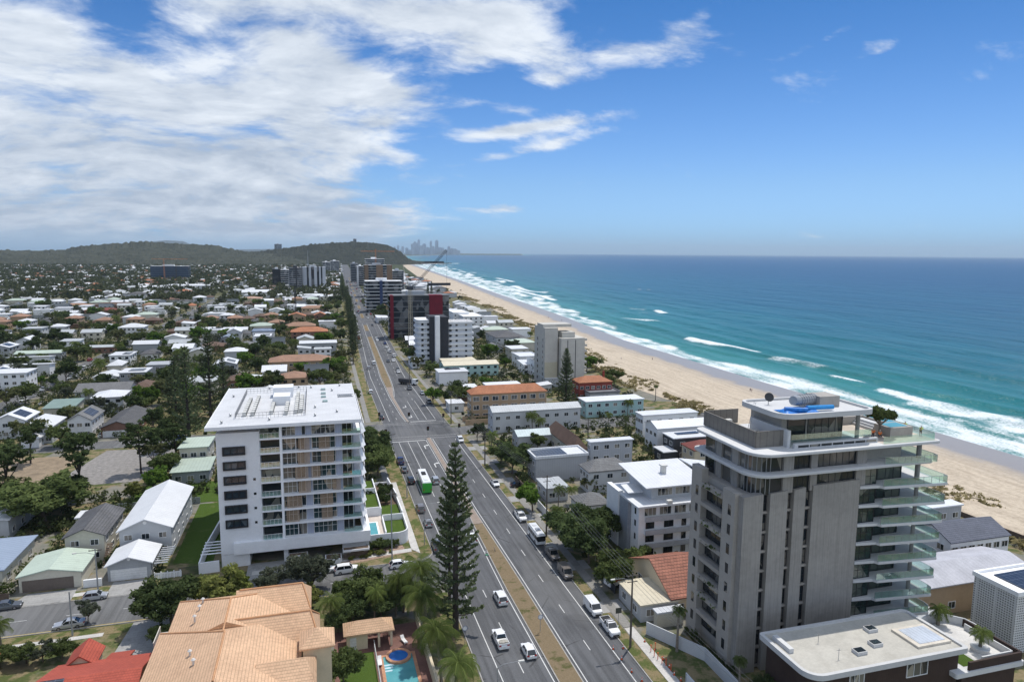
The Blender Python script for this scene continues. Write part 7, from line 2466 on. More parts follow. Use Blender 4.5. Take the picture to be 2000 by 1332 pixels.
def bus(x, y, hd, L_, W_, Ht, label, cat, lower, upper, name, pods=True):
 e = empty(name, (x, y, .03), label, cat, None, -R(hd))
 hl, hw = L_ / 2, W_ / 2
 link_mesh('body', B().box(-hw, -hl, .35, hw, hl, 1.25).box(-hw, -hl, 1.25, hw, -hl + .35, Ht - .25).mesh('body', lower), (0, 0, 0), e)
 b = B()
 b.add([(-hw, -hl + .02, Ht - .45), (hw, -hl + .02, Ht - .45), (hw, hl, Ht - .45), (-hw, hl, Ht - .45), (-hw + .2, -hl + .2, Ht), (hw - .2, -hl + .2, Ht), (hw - .2, hl - .25, Ht), (-hw + .2, hl - .25, Ht)], [(0, 3, 2, 1), (4, 5, 6, 7), (0, 1, 5, 4), (1, 2, 6, 5), (2, 3, 7, 6), (3, 0, 4, 7)])
 for k in range(int(L_ / 1.5)):
  yy = -hl + .35 + k * 1.5
  for sx in (-1, 1):
   b.box(sx * hw, yy, 1.25, sx * (hw - .06), yy + .12, Ht - .45)
 link_mesh('roof', b.mesh('roof', upper), (0, 0, 0), e)
 link_mesh('windows', B().box(-hw + .03, -hl + .36, 1.25, hw - .03, hl - .02, Ht - .45).mesh('windows', CGLASS), (0, 0, 0), e)
 link_mesh('window', B().box(-hw * .75, -hl - .015, 1.6, hw * .75, -hl, Ht - .6).mesh('window', CGLASS if not pods else lower), (0, 0, 0), e)
 link_mesh('roof_unit', B().box(-hw * .45, hl * .05, Ht, hw * .45, hl * .45, Ht + .22).mesh('roof_unit', BLACKP if pods else STEEL), (0, 0, 0), e)
 link_mesh('roof_hatch', B().box(-hw * .4, -hl * .7, Ht, hw * .4, -hl * .4, Ht + .14).mesh('roof_hatch', upper), (0, 0, 0), e)
 link_mesh('windscreen', B().box(-hw * .9, hl - .02, 1.0, hw * .9, hl + .02, Ht - .5).mesh('windscreen', CGLASS), (0, 0, 0), e)
 wm = B().tube((-.14, 0, 0), (.14, 0, 0), .46, .46, 14).mesh('wheel', TYRE)
 rm = B().tube((-.15, 0, 0), (.15, 0, 0), .26, .26, 10).mesh('rim', RIM)
 for sx in (-1, 1):
  for yy in (hl * .58, -hl * .5):
   w_ = inst(wm, 'wheel', e, (sx * (hw - .13), yy, .46))
   inst(rm, 'rim', w_, (0, 0, 0))
  link_mesh('taillight', B().box(sx * (hw - .3) - .12, -hl - .03, 1.0, sx * (hw - .3) + .12, -hl, 1.35).mesh('taillight', TAIL), (0, 0, 0), e)
  link_mesh('headlight', B().box(sx * (hw - .35) - .18, hl - .01, .62, sx * (hw - .35) + .18, hl + .03, .85).mesh('headlight', LAMP), (0, 0, 0), e)
  link_mesh('mirror', B().box(sx * hw, hl - .15, 1.9, sx * (hw + .22), hl + .1, 2.2).mesh('mirror', BLACKP), (0, 0, 0), e)
 return e
x, y = gp(818, 930)
bus(27.0, 180.5, 1, 12.0, 2.5, 3.2, 'green and white city bus in the left carriageway beside the garden wall', 'bus', GREENP, WHITEP, 'bus')
x, y = gp(1052, 1053)
bus(46.0, y, 180, 7.0, 2.05, 2.65, 'white minibus parked under the power lines beside the white fence', 'minibus', WHITEP, WHITEP, 'minibus', False)
x, y = gp(800, 753)
e = empty('tip_truck', (x, y + 3, .03), 'white-cabbed tip truck with dark tray turning out beside the bare lot', 'truck', None, -R(128))
link_mesh('cab', B().box(-1.2, -1.1, .6, 1.2, 1.2, 2.9).mesh('cab', WHITEP), (0, 3.4, 0), e)
link_mesh('windscreen', B().box(-1.1, 1.19, 1.7, 1.1, 1.24, 2.7).mesh('windscreen', CGLASS), (0, 3.4, 0), e)
link_mesh('tray', B().add([(-1.2, -5, 1.1), (1.2, -5, 1.1), (1.2, 2, 1.1), (-1.2, 2, 1.1), (-1.25, -5.2, 2.7), (1.25, -5.2, 2.7), (1.25, 2.1, 2.7), (-1.25, 2.1, 2.7)], [(0, 3, 2, 1), (0, 1, 5, 4), (1, 2, 6, 5), (2, 3, 7, 6), (3, 0, 4, 7), (4, 7, 6, 5)]).mesh('tray', M('dark_tray', (.05, .05, .055))), (0, 0, 0), e)
link_mesh('chassis', B().box(-.5, -5, .6, .5, 4.4, 1.1).mesh('chassis', BLACKP), (0, 0, 0), e)
tm = B().tube((-.16, 0, 0), (.16, 0, 0), .5, .5, 14).mesh('wheel', TYRE)
for sx in (-1, 1):
 for yy in (3.5, -2.2, -3.5):
  inst(tm, 'wheel', e, (sx * 1.05, yy, .5))
x, y = gp(1203, 1142)
e = empty('caravan', (x, y, 0), 'old white caravan with orange stripe parked under the hedge trees', 'caravan', None, -R(78))
link_mesh('body', B().prism([(-1.05, -2.2), (1.05, -2.2), (1.05, 2.2), (-1.05, 2.2)], .5, 2.1).add([(-1.05, -2.2, 2.1), (1.05, -2.2, 2.1), (1.05, 2.2, 2.1), (-1.05, 2.2, 2.1), (-.85, -1.8, 2.5), (.85, -1.8, 2.5), (.85, 1.8, 2.5), (-.85, 1.8, 2.5)], [(4, 5, 6, 7), (0, 1, 5, 4), (1, 2, 6, 5), (2, 3, 7, 6), (3, 0, 4, 7)]).mesh('body', WWR), (0, 0, 0), e)
link_mesh('stripe', B().box(1.05, -1.9, 1.2, 1.07, 1.1, 1.75).mesh('stripe', M('orange_stripe', (.55, .16, .06))), (0, 0, 0), e)
link_mesh('window', B().box(1.05, 1.2, 1.25, 1.075, 2.0, 1.8).mesh('window', CGLASS), (0, 0, 0), e)
link_mesh('drawbar', B().tube((0, 2.2, .5), (0, 3.5, .5), .06, .06, 6).mesh('drawbar', DARKST), (0, 0, 0), e)
for sx in (-1, 1):
 inst(tm, 'wheel', e, (sx * .95, -.2, .34), 0, (.8, .68, .68))
for i, (u, v, rz) in enumerate(((151, 688, 90), (143, 740, 40))):
 x, y = gp(u, v)
 e = empty('boat', (x, y, 0), ['white motor boat on trailer in front of the long brick house', 'white boat on trailer where the back street bends'][i], 'boat', None, -R(rz))
 st = [(-3, .9, 1.0), (0, 1.1, 1.0), (1.8, .8, 1.15), (3.2, .05, 1.35)]
 vs = []
 for yy, w_, zt in st:
  vs += [(-w_, yy, zt), (-w_ * .6, yy, .55), (0, yy, .4), (w_ * .6, yy, .55), (w_, yy, zt)]
 fs = [(i_ * 5 + k, i_ * 5 + (k + 1) % 5, (i_ + 1) * 5 + (k + 1) % 5, (i_ + 1) * 5 + k) for i_ in range(3) for k in range(5)] + [(4, 3, 2, 1, 0)]
 link_mesh('hull', B().add(vs, fs).mesh('hull', WHITEP), (0, 0, 0), e)
 link_mesh('windscreen', B().box(-.8, .3, 1.05, .8, .5, 1.7).box(-.7, -1.2, 1.75, .7, .5, 1.82).mesh('windscreen', CGLASS), (0, 0, 0), e)
 link_mesh('trailer', B().box(-.9, -2.5, .25, .9, 2.8, .38).mesh('trailer', STEEL), (0, 0, 0), e)
# poles, lamps, signals, signs, cones
POLEW = M('weathered_pole', (.11, .095, .08), var=.25, scale=1.5)
POLEG = M('grey_pole', (.30, .31, .31), var=.12, scale=1.5)
INS = M('insulator', (.3, .28, .26), rough=.3)
TOPS = {}
for i, (u, v, vt, label, side) in enumerate([
 (1231, 1263, 1119, 'tall dark timber power pole by the orange cones', 1), (1067, 1045, 928, 'timber power pole beside the white minibus', 1), (947, 909, 842, 'power pole beside the palms before the lights', 1),
 (881, 828, 764, 'power pole at the corner below the tan flats', 1), (766, 1096, 930, 'grey power pole at the corner of the curved white wall', 0), (795, 972, 900, 'slim pole on the verge beside the green bus', 0),
 (766, 897, 846, 'thin pole beside the dark trees at the stop line', 0), (142, 1241, 1155, 'leaning grey pole beside the silver sedan', 0), (192, 1156, 1070, 'stout pole with street lamp between the two garages', 0), (717, 770, 720, 'pole beside the highway beyond the apartment roof', 0), (1148, 868, 818, 'pole between the grey clad house and the bright white gable', 1), (800, 760, 722, 'power pole at the edge of the bare lot', 1), (798, 690, 655, 'power pole before the pale round flats', 1)]):
 x, y = gp(u, v)
 lo_, hi_ = 1, 40
 for _ in range(40):
  m_ = (lo_ + hi_) / 2
  if Qp(x, y, m_)[1] > vt: lo_ = m_
  else: hi_ = m_
 h = min(lo_, 15)
 e = empty('power_pole', (x, y, 0), label, 'pole')
 b = B()
 b.path([(0, 0, 0), (0, 0, h * .5), (0, 0, h)], [.20, .16, .12] if side else [.15, .12, .09], 8)
 link_mesh('pole', b.mesh('pole', POLEW if side else POLEG), (0, 0, 0), e)
 if h > 8:
  b = B()
  b.box(-1.1, -.06, h - .5, 1.1, .06, h - .36)
  if side: b.box(-.9, -.06, h - 1.5, .9, .06, h - 1.38)
  link_mesh('crossarm', b.mesh('crossarm', POLEW), (0, 0, 0), e)
  b = B()
  for q in (-1, -.35, .35, 1):
   b.tube((q, 0, h - .36), (q, 0, h - .18), .05, .03, 6)
  link_mesh('insulator', b.mesh('insulator', INS), (0, 0, 0), e)
 if i in (0, 8):
  b = B()
  b.path([(0, 0, h - 1.2), (-1.6, 0, h - .7), (-3.2, 0, h - .6)], [.05, .045, .04], 6)
  link_mesh('lamp_arm', b.mesh('lamp_arm', STEEL), (0, 0, 0), e)
  link_mesh('lamp_head', B().box(-3.8, -.13, h - .72, -3.1, .13, h - .55).mesh('lamp_head', ACM), (0, 0, 0), e)
 TOPS[i] = (x, y, h)
WIREM = M('power_line', (.16, .16, .16), rough=.5)
for a_, c_, lab in ((0, 1, 'power lines between the coned pole and the minibus pole'), (1, 2, 'power lines from the minibus pole towards the palms'), (2, 3, 'power lines from the palms to the corner below the tan flats'), (3, 11, 'power lines along the bare lot')):
 xa, ya, za = TOPS[a_]
 xb, yb, zb = TOPS[c_]
 e = empty('power_line', ((xa + xb) / 2, (ya + yb) / 2, (za + zb) / 2), lab, 'power line')
 for q in (-1, -.35, .35, 1):
  pts = []
  for k in range(13):
   t = k / 12
   pts.append((xa + (xb - xa) * t + q, ya + (yb - ya) * t, za + (zb - za) * t - .2 - 4 * .8 * t * (1 - t)))
  B().path(pts, .018, 4).build('wire', WIREM, e)
xa, ya, za = TOPS[0]
e = empty('power_line', (xa + 3, ya - 30, za), 'power lines running from the coned pole out of sight past the tower', 'power line')
for q in (-1, -.35, .35, 1):
 B().path([(xa + q + .5 * k, ya - 8 * k, za - .2 - .12 * k * (6 - k)) for k in range(7)], .018, 4).build('wire', WIREM, e)
for u, v, z, arm, label in ((829, 1064, 0, 1, 'slim grey street lamp by the path along the curved wall'), (972, 1303, 9.0, 1, 'street lamp rising at the bottom edge over the near lanes'), (725, 690, 0, 1, 'street lamp at the left kerb beside the brown median')):
 x, y = gp(u, v, z)
 e = empty('street_lamp', (x, y, 0), label, 'street lamp')
 h = 9.0
 b = B()
 b.path([(0, 0, 0), (0, 0, h * .6), (0, 0, h)], [.10, .08, .06], 8)
 link_mesh('post', b.mesh('post', STEEL), (0, 0, 0), e)
 link_mesh('arm', B().path([(0, 0, h), (arm * .8, 0, h + .35), (arm * 3, 0, h + .45)], [.05, .045, .04], 6).mesh('arm', STEEL), (0, 0, 0), e)
 link_mesh('lamp_head', B().box(arm * 2.9, -.14, h + .36, arm * 3.7, .14, h + .5).mesh('lamp_head', ACM), (0, 0, 0), e)
SIGB = M('signal_black', (.015, .015, .015))
for u, v, label in ((799, 826, 'traffic signal at the near tip of the northern median'), (866, 828, 'traffic signal at the right kerb below the tan flats'), (836, 855, 'traffic signal at the far tip of the southern median'), (754, 861, 'traffic signal at the left kerb beside the dark trees'), (897, 849, 'traffic signal at the right kerb before the low aqua roof'), (741, 826, 'traffic signal at the left kerb beyond the crossing')):
 x, y = gp(u, v)
 e = empty('traffic_light', (x, y, .1), label, 'traffic light')
 link_mesh('post', B().tube((0, 0, 0), (0, 0, 3.9), .07, .07, 8).mesh('post', POLEG), (0, 0, 0), e)
 link_mesh('signal_box', B().box(-.42, -.08, 2.6, .42, .02, 4.0).box(-.2, -.3, 2.75, .2, -.08, 3.85).mesh('signal_box', SIGB), (0, 0, 0), e)
 for k, (c_, nm) in enumerate((((.30, .02, .02), 'red_lens'), ((.28, .16, .02), 'amber_lens'), ((.02, .22, .12), 'green_lens'))):
  link_mesh(nm, B().tube((0, -.33, 3.6 - k * .33), (0, -.3, 3.6 - k * .33), .11, .11, 10).mesh(nm, M(nm, c_, rough=.2)), (0, 0, 0), e)
for u, v, kind, label in ((1055, 1235, 'round', 'round grey-backed sign standing in the dry grass median'), (908, 1258, 'round', 'round sign beside the pine trunk at the left kerb'), (1207, 1226, 'plate', 'dark square sign on a post between the van and the pole'), (1163, 1096, 'plate', 'pale rectangular sign by the hedge behind the parked vans'), (958, 1080, 'wide', 'wide green and white sign lying low across the median')):
 x, y = gp(u, v)
 e = empty('road_sign', (x, y, .15), label, 'sign')
 if kind == 'wide':
  link_mesh('panel', B().box(-1.3, -.05, .35, 1.3, 0, 1.15).mesh('panel', M('sign_green', (.05, .16, .10))), (0, 0, 0), e)
  link_mesh('border', B().ring([(-1.3, .35), (1.3, .35), (1.3, 1.15), (-1.3, 1.15)], [(-1.2, .45), (1.2, .45), (1.2, 1.05), (-1.2, 1.05)], 0, .02).mesh('border', WFRAME), (0, -.06, 0), e)
  e.children[-1].rotation_euler = (math.pi / 2, 0, 0)
  for q in (-.9, .9):
   link_mesh('post', B().tube((q, .03, 0), (q, .03, 1.1), .04, .04, 6).mesh('post', STEEL), (0, 0, 0), e)
  continue
 link_mesh('post', B().tube((0, 0, 0), (0, 0, 3.0 if kind == 'round' else 3.6), .045, .045, 6).mesh('post', STEEL), (0, 0, 0), e)
 if kind == 'round':
  link_mesh('panel', B().tube((0, -.05, 2.75), (0, -.075, 2.75), .42, .42, 20).mesh('panel', WFRAME), (0, 0, 0), e)
  link_mesh('rim', B().ring(circ(0, 0, .45), circ(0, 0, .36), 0, .03).mesh('rim', M('sign_rim', (.25, .27, .35))), (0, -.08, 2.75), e)
  e.children[-1].rotation_euler = (math.pi / 2, 0, 0)
 else:
  pale = u < 1180
  link_mesh('panel', B().box(-.55, -.07, 2.6, .55, -.045, 3.6).mesh('panel', M('sign_pale' if pale else 'sign_dark', (.5, .52, .52) if pale else (.07, .075, .06))), (0, 0, 0), e)
CONEM = M('cone_orange', (.72, .10, .03), rough=.5, objvar=0)
cb = B()
cb.tube((0, 0, .04), (0, 0, .72), .14, .03, 10)
cone_me = cb.mesh('cone', CONEM)
base_me = B().box(-.2, -.2, 0, .2, .2, .045).mesh('base', BLACKP)
band_me = B().tube((0, 0, .36), (0, 0, .52), .102, .072, 10).mesh('reflective_band', WFRAME)
boll_me = B().tube((0, 0, .05), (0, 0, 1.1), .06, .06, 8).tube((0, 0, 1.1), (0, 0, 1.2), .09, .09, 8).mesh('post', CONEM)
for i, (cx, cy) in enumerate(((1325, 893), (1390, 888), (1380, 960), (1445, 1042), (1512, 1102), (1530, 845), (1690, 1012), (1722, 1060), (1765, 1098), (1652, 960), (1490, 660))):
 x, y = gp(800 + cx / 3.333, 1000 + cy / 3.333)
 e = empty('traffic_cone', (x, y, .04), 'orange cone standing ' + ('in the parking lane beside the power pole' if i < 5 else 'along the roadworks beside the new white footpath'), 'traffic cone', 'orange cones by the power pole' if i < 5 else 'cones along the new footpath')
 inst(cone_me, 'cone', e, (0, 0, 0)); inst(base_me, 'base', e, (0, 0, 0)); inst(band_me, 'reflective_band', e, (0, 0, 0))
for cx, cy in ((1570, 908), (1598, 893), (1592, 938), (1615, 958), (1642, 985), (1668, 1000), (1700, 1035)):
 x, y = gp(800 + cx / 3.333, 1000 + cy / 3.333)
 e = empty('safety_bollard', (x, y, .03), 'slim orange safety bollard beside the new white footpath', 'bollard', 'orange bollards beside the footpath')
 inst(boll_me, 'post', e, (0, 0, 0)); inst(base_me, 'base', e, (0, 0, 0))
for pts, h, mt, nm, label in (
 ([(52.2, 98), (57.6, 88.5), (57.6, 70)], 2.2, WLG, 'boundary_wall', 'pale retaining wall beside the tower garden'), ([(51.6, 84), (51.6, 62)], 1.9, M('hoarding_blue', (.50, .53, .56), pat='vert', period=2.4), 'site_hoarding', 'pale blue-grey hoarding along the new footpath'),
 ([(52.4, 139), (52.4, 158)], 2.0, WW, 'paling_fence', 'white fence behind the parked minibus'), ([(52.6, 160), (52.4, 178)], 1.8, BR_WOOD, 'paling_fence', 'brown paling fence by the driveway with black car'),
 ([(52, 243.5), (62, 243.5), (62, 249), (52, 249)], 2.0, WTAN, 'boundary_wall', 'tan garden wall at the corner below the tan flats'), ([(58, 283.5), (96, 283)], 1.8, BR_WOOD, 'paling_fence', 'brown fence between bare lot and long aqua flats'),
 ([(52.8, 112), (52.8, 121)], 1.6, WDK, 'paling_fence', 'dark fence by the old bungalow'), ([(155, 60), (152, 128)], 1.2, BR_WOOD, 'dune_fence', 'thin post fence at the top of the sand')):
 e = empty(nm, (*pts[0], 0), label, 'fence' if 'fence' in nm or 'hoard' in nm else 'wall')
 b = B()
 wallrun(b, pts, 0, h, .18)
 b.build('fence_panel' if 'fence' in nm or 'hoard' in nm else 'wall_panel', mt, e)
for k in range(16):      # garden strip in front of the tower
 plant(rnd.choice(['dbush-1', 'dbush-2', 'bush-1']), 58.4 + rnd.random() * .6, 66 + k * 2.0, 1.3 + rnd.random(), .6, name='garden_shrub', label='dark shrub in the narrow bed along the tower front', cat='shrub', group='shrubs along the tower front')
BP = [person_meshes(11, 'stand', (.05, .06, .12), (.03, .03, .05, False)), person_meshes(12, 'stand', (.5, .12, .1), (.4, .4, .4, False)), person_meshes(13, 'stand', (.6, .6, .6), (.05, .07, .2, False))]
for i, (u, v, label) in enumerate([(1465, 766, 'person in dark clothes walking by the wash, left one of the pair'), (1468, 767, 'person in pale clothes walking by the wash, right one of the pair'), (1274, 705, 'lone person on wet sand left of the tower'), (1097, 627, 'lone person at the edge of the wash right of the cream tower'), (1071, 623, 'person on damp sand beyond the cream tower'), (897, 569, 'left person of two on the far sand behind the red-screened block'), (901, 569, 'right person of two on the far sand behind the red-screened block'), (965, 586, 'tiny person on the sand near the far surf'), (1213, 704, 'person standing on dry sand above the tall pine')]):
 x, y = gp(u, v, .5)
 z = float(np.interp(x, [dune(y) - 2, dune(y) + 10, dune(y) + 30, shore(y) - 14, shore(y)], [.05, .8, 1.1, .6, .1]))
 person(BP[i % 3], x, y, z, i * 1.3, label)
bc = empty('beach_vehicle', (*gp(900, 568, 1), 1.0), 'small dark beach vehicle on the far sand', 'beach vehicle')
link_mesh('body', B().box(-.8, -1.6, .4, .8, 1.6, 1.0).box(-.7, -.9, 1.0, .7, .6, 1.8).mesh('body', BLACKP), (0, 0, 0), bc)
for sx in (-1, 1):
 for yy in (-1, 1):
  inst(tm, 'wheel', bc, (sx * .75, yy, .35), 0, (.7, .7, .7))
# trees one can tell apart
def T(kind, u, v, h, label, z=0, w=None, name='tree', cat='tree', group=None):
 x, y = G(u, v, z)
 OCC.append((x - 2, y - 2, x + 2, y + 2))
 return plant(kind, x, y, h, w, name=name, label=label, cat=cat, group=group)
T('hero-1', 890, 1238, 33.2, 'tallest roadside pine, standing over the near lanes in the middle of the view', name='norfolk_pine')
T('hero-2', 878, 1172, 22, 'shorter pine with a dark trunk just behind the tallest roadside pine', w=.8, name='norfolk_pine')
T('neat-1', 1105, 795, 25, 'neat conical pine beside the cream tower', name='norfolk_pine')
T('neat-2', 690, 690, 22, 'conical pine on the highway verge beside the brown median', name='norfolk_pine')
T('norfolk-1', 370, 862, 33, 'tall dark pine behind the apartment block, nearest of the group', name='norfolk_pine')
T('norfolk-2', 412, 815, 33, 'tall dark pine behind the apartment block, right one of the group', name='norfolk_pine')
T('norfolk-3', 345, 815, 24, 'shorter dark pine behind the apartment block, left one of the group', w=1.2, name='norfolk_pine')
T('norfolk-4', 438, 790, 20, 'lowest dark pine showing above the left corner of the apartment roof', w=1.2, name='norfolk_pine')
T('norfolk-5', 404, 569, 26, 'dark column of pine beside the white school hall', w=.7, name='norfolk_pine')
for i, (u, v) in enumerate(((843, 590), (836, 590))):
 T('neat-3', u, v, 27, ['right dark pine standing behind the red-screened block', 'left dark pine standing behind the red-screened block'][i], w=.6, name='norfolk_pine')
for k in range(13):
 s = 395 + k * 42 + (k % 3) * 6
 plant('norfolk-%d' % (1 + k % 5), 17.5 + bend(s) + (k % 2) * 2.2, s, 17 + (k * 7) % 9, 1.15, name='norfolk_pine', label='dark pine in the avenue along the left verge of the highway', cat='tree', group='avenue of pines beside the highway')
for k in range(8):
 s = 900 + k * 62
 plant('norfolk-%d' % (1 + k % 5), 14 + bend(s), s, 24, 1.3, name='norfolk_pine', label='distant dark pine in the avenue below the striped tower', cat='tree', group='far end of the pine avenue')
for k in range(9):
 s = 520 + k * 60
 plant('dark-%d' % (1 + k % 3), 52 + bend(s), s, 9 + k % 4, name='street_tree', label='dark street tree along the right kerb of the far highway', cat='tree', group='street trees on the right of the highway')
T('openpine-1', 156, 972, 17, 'open-crowned tree with bare trunk above the gravel lot', name='gum_tree')
T('openpine-2', 276, 925, 15, 'leaning open-crowned tree at the edge of the gravel lot', name='gum_tree')
T('openpine-3', 345, 905, 12, 'broad dark tree beside the pale green roof', name='gum_tree')
T('openpine-1', 20, 985, 16, 'olive open-crowned tree at the left edge', name='gum_tree')
T('openpine-2', 60, 905, 13, 'thin olive tree behind the big bushy tree at left', name='gum_tree')
T('fineb-1', 88, 1018, 11, 'big bushy tree behind the blue-grey roofed house', w=1.5)
T('fined-2', 130, 990, 8, 'dark lower half of the bushy clump behind the weathered grey gable', w=1.3)
T('olive-1', 12, 1000, 10, 'olive bushy tree at the left edge behind the white roof', w=1.2)
T('olive-2', 60, 870, 10, 'olive tree by the wide white hip roof', w=1.1)
T('broad-1', 118, 872, 8, 'dark bushy tree between white hip roof and the dark-gabled house')
for i, (kind, u, v, h, lab) in enumerate([('bright-1', 300, 962, 7, 'bright green tree behind the long white gable roof'), ('finey-1', 262, 975, 4.5, 'pale yellow bush at the edge of the gravel lot'), ('fined-1', 330, 985, 4.5, 'dark round bush behind the long white gable roof'), ('broad-2', 325, 935, 8, 'tree at the corner of the low pale green roof'), ('olive-3', 300, 915, 8, 'olive tree between the gravel lot and the pale green roofs'), ('broad-3', 350, 900, 7, 'mid green tree touching the pale green roof'),
           ('dark-1', 262, 812, 9, 'dark round tree below the brown hip roof'), ('broad-1', 120, 775, 7, 'round green tree where the back street bends'), ('olive-1', 330, 790, 9, 'olive tree left of the dark pine group'), ('dark-2', 300, 845, 9, 'dark tree over the mottled grey roof'), ('dark-3', 315, 880, 10, 'big dark tree right of the mottled grey roof'),
           ('broad-2', 50, 790, 10, 'leafy tree below the three-storey left-edge flats'), ('olive-2', 15, 800, 10, 'olive tree at the left edge under the flats'), ('bright-2', 80, 755, 5, 'bright shrubby tree beside the three-storey flats'), ('dark-1', 135, 722, 7, 'dark tree at the end of the long white terrace'),
           ('broad-3', 545, 705, 12, 'broad tree left of the tan brick flats'), ('dark-2', 500, 735, 10, 'dark tree behind the left of the apartment roof'), ('bright-3', 480, 718, 9, 'bright tree between the hip roofs'), ('broad-1', 575, 665, 10, 'tree left of the wide flat white roof'), ('dark-3', 520, 690, 12, 'tall dark tree beside the half hidden grey hip'),
           ('dark-2', 335, 650, 10, 'dark tree left of the dark brick gable'), ('dark-1', 240, 690, 9, 'dark tree at the back street crossing'), ('dark-3', 100, 672, 8, 'dark clump over the long brick house'), ('broad-2', 60, 655, 8, 'clump before the flat grey house'), ('dark-2', 130, 632, 9, 'dark tree between the two very long white roofs'),
           ('broad-1', 665, 740, 8, 'bushy tree at the verge beside the tan brick flats'), ('broad-3', 690, 790, 7, 'bushy tree at the right corner of the apartment roof'), ('fined-1', 725, 905, 10, 'dark leafy tree against the sea end of the apartment block'), ('fineb-2', 738, 930, 9, 'bright leafy tree by the highway beside the apartment block'), ('fined-3', 712, 880, 8, 'dark tree behind the leafy pair beside the apartment block')]):
 T(kind, u, v, h, lab)
for kind, u, v, h, lab, w_ in [('fined-1', 335, 1222, 8.2, 'round dark green tree overhanging the side street', 1.15), ('finey-1', 440, 1190, 8, 'dense yellow-green flowering tree above the orange tile roof', 1.05), ('fineg-1', 610, 1160, 8, 'grey-leaved wispy tree before the apartment entrance', 1.1), ('fineg-2', 530, 1168, 6, 'thin grey tree left of the apartment entrance', 1),
        ('finey-2', 600, 1190, 5, 'low yellow-green bush at the top of the orange roof', 1), ('fineb-1', 705, 1185, 7, 'spreading green tree in front of the parked white car', 1.1), ('fined-2', 690, 1215, 5, 'dark garden tree behind the pool pavilion', 1.1), ('fined-3', 745, 1205, 5, 'dark garden tree right of the pool pavilion', 1.2), ('fined-1', 660, 1235, 4, 'low dark tree left of the pool pavilion', .9),
        ('fined-2', 318, 1268, 4.5, 'clipped dark tree left of the orange roof balcony', .7), ('fineb-2', 672, 1345, 6, 'small round tree on the lawn by the pool fence', .8), ('fined-3', 788, 1195, 6, 'dark understorey tree below the upper palms', 1.1), ('fineg-2', 172, 1216, 4.2, 'small thin street tree beside the silver sedan', .8), ('fineb-1', 290, 1345, 5, 'leafy tree between red roof and orange roof', .7)]:
 T(kind, u, v, h, lab, w=w_)
for i, (x, y) in enumerate(((-52, 119.5), (-49, 118.6), (-46, 118.8), (-43, 118.6), (-40.5, 118.2))):
 plant('fineb-%d' % (1 + i % 2) if i % 3 else 'fineg-1', x + rnd.random(), y - 3, 3.2, 1.1, name='garden_shrub', label='leafy shrub in the hedge line above the red tile roof', cat='shrub', group='hedge of shrubs above the red roof')
for kind, u, v, h, lab in [('coco-1', 830, 1110, 9.5, 'coconut palm at the side street corner, uppermost of the palms by the pine'), ('coco-2', 822, 1172, 9, 'coconut palm left of the pine trunk, second from the top'), ('coco-3', 862, 1238, 8.5, 'coconut palm over the cream boundary wall, third from the top'), ('coco-4', 882, 1306, 8.0, 'coconut palm nearest the bottom edge beside the pool'), ('palm-1', 772, 1135, 7, 'slender palm left of the uppermost coconut palm'), ('palm-2', 645, 1178, 5, 'small palm behind the pool pavilion'), ('palm-3', 730, 1165, 5.5, 'feathery palm between the garden trees and the parked hatchback'), ('palm-4', 0, 1225, 5, 'palm fronds at the left edge of the side street')]:
 T(kind, u, v, h + (2.0 if 'coco' in kind else 1.5), lab, z=h * .92, name='palm_tree', cat='palm tree')
for kind, u, v, h, lab in [('fined-1', 1150, 1100, 10, 'big dark tree over the fence behind the bronze van'), ('fined-2', 1115, 1065, 9, 'dark leafy tree behind the white minibus'), ('fineb-1', 1190, 1148, 7, 'dense green hedge tree beside the old caravan'), ('fined-3', 1170, 1060, 8, 'dark tree in front of the white four-storey flats'), ('bright-1', 1040, 998, 7, 'bright round tree by the minibus pole'), ('fined-1', 1000, 925, 9, 'dark tree clump right of the pole before the lights'), ('fineb-2', 978, 905, 7, 'leafy tree on the corner lot before the lights'),
       ('dark-2', 932, 862, 6.5, 'round dark tree at the corner opposite the tan flats'), ('broad-2', 1050, 880, 6, 'tree left of the brown tile slope'), ('olive-1', 1150, 960, 5, 'small olive tree below the grey hip roof house'), ('broad-3', 1245, 1110, 5, 'green tree at the foot of the white four-storey flats'), ('dark-1', 870, 790, 7, 'dark tree by the roadside garage'), ('bright-2', 846, 790, 7, 'bright tree at the kerb near the bare lot'), ('dark-3', 893, 785, 9, 'big dark tree left of the tan flats'),
       ('broad-1', 840, 735, 8, 'tree in front of the pale round flats'), ('olive-2', 815, 720, 8, 'olive tree below the pale round flats'), ('broad-2', 800, 705, 9, 'leafy street tree left of the pale round flats'), ('dark-1', 1000, 745, 5, 'small dark tree beside the bare lot'), ('grey-1', 1225, 785, 5, 'grey-green coastal tree behind the pale aqua flats'), ('grey-2', 1200, 772, 4.5, 'grey-green coastal shrub beside the red house'), ('bright-3', 1245, 790, 4, 'low coastal bush behind the pale aqua flats'), ('dark-2', 960, 720, 5, 'dark tree at the right end of the long aqua flats'), ('olive-3', 1040, 700, 5, 'olive bush among the low white houses')]:
 T(kind, u, v, h, lab)
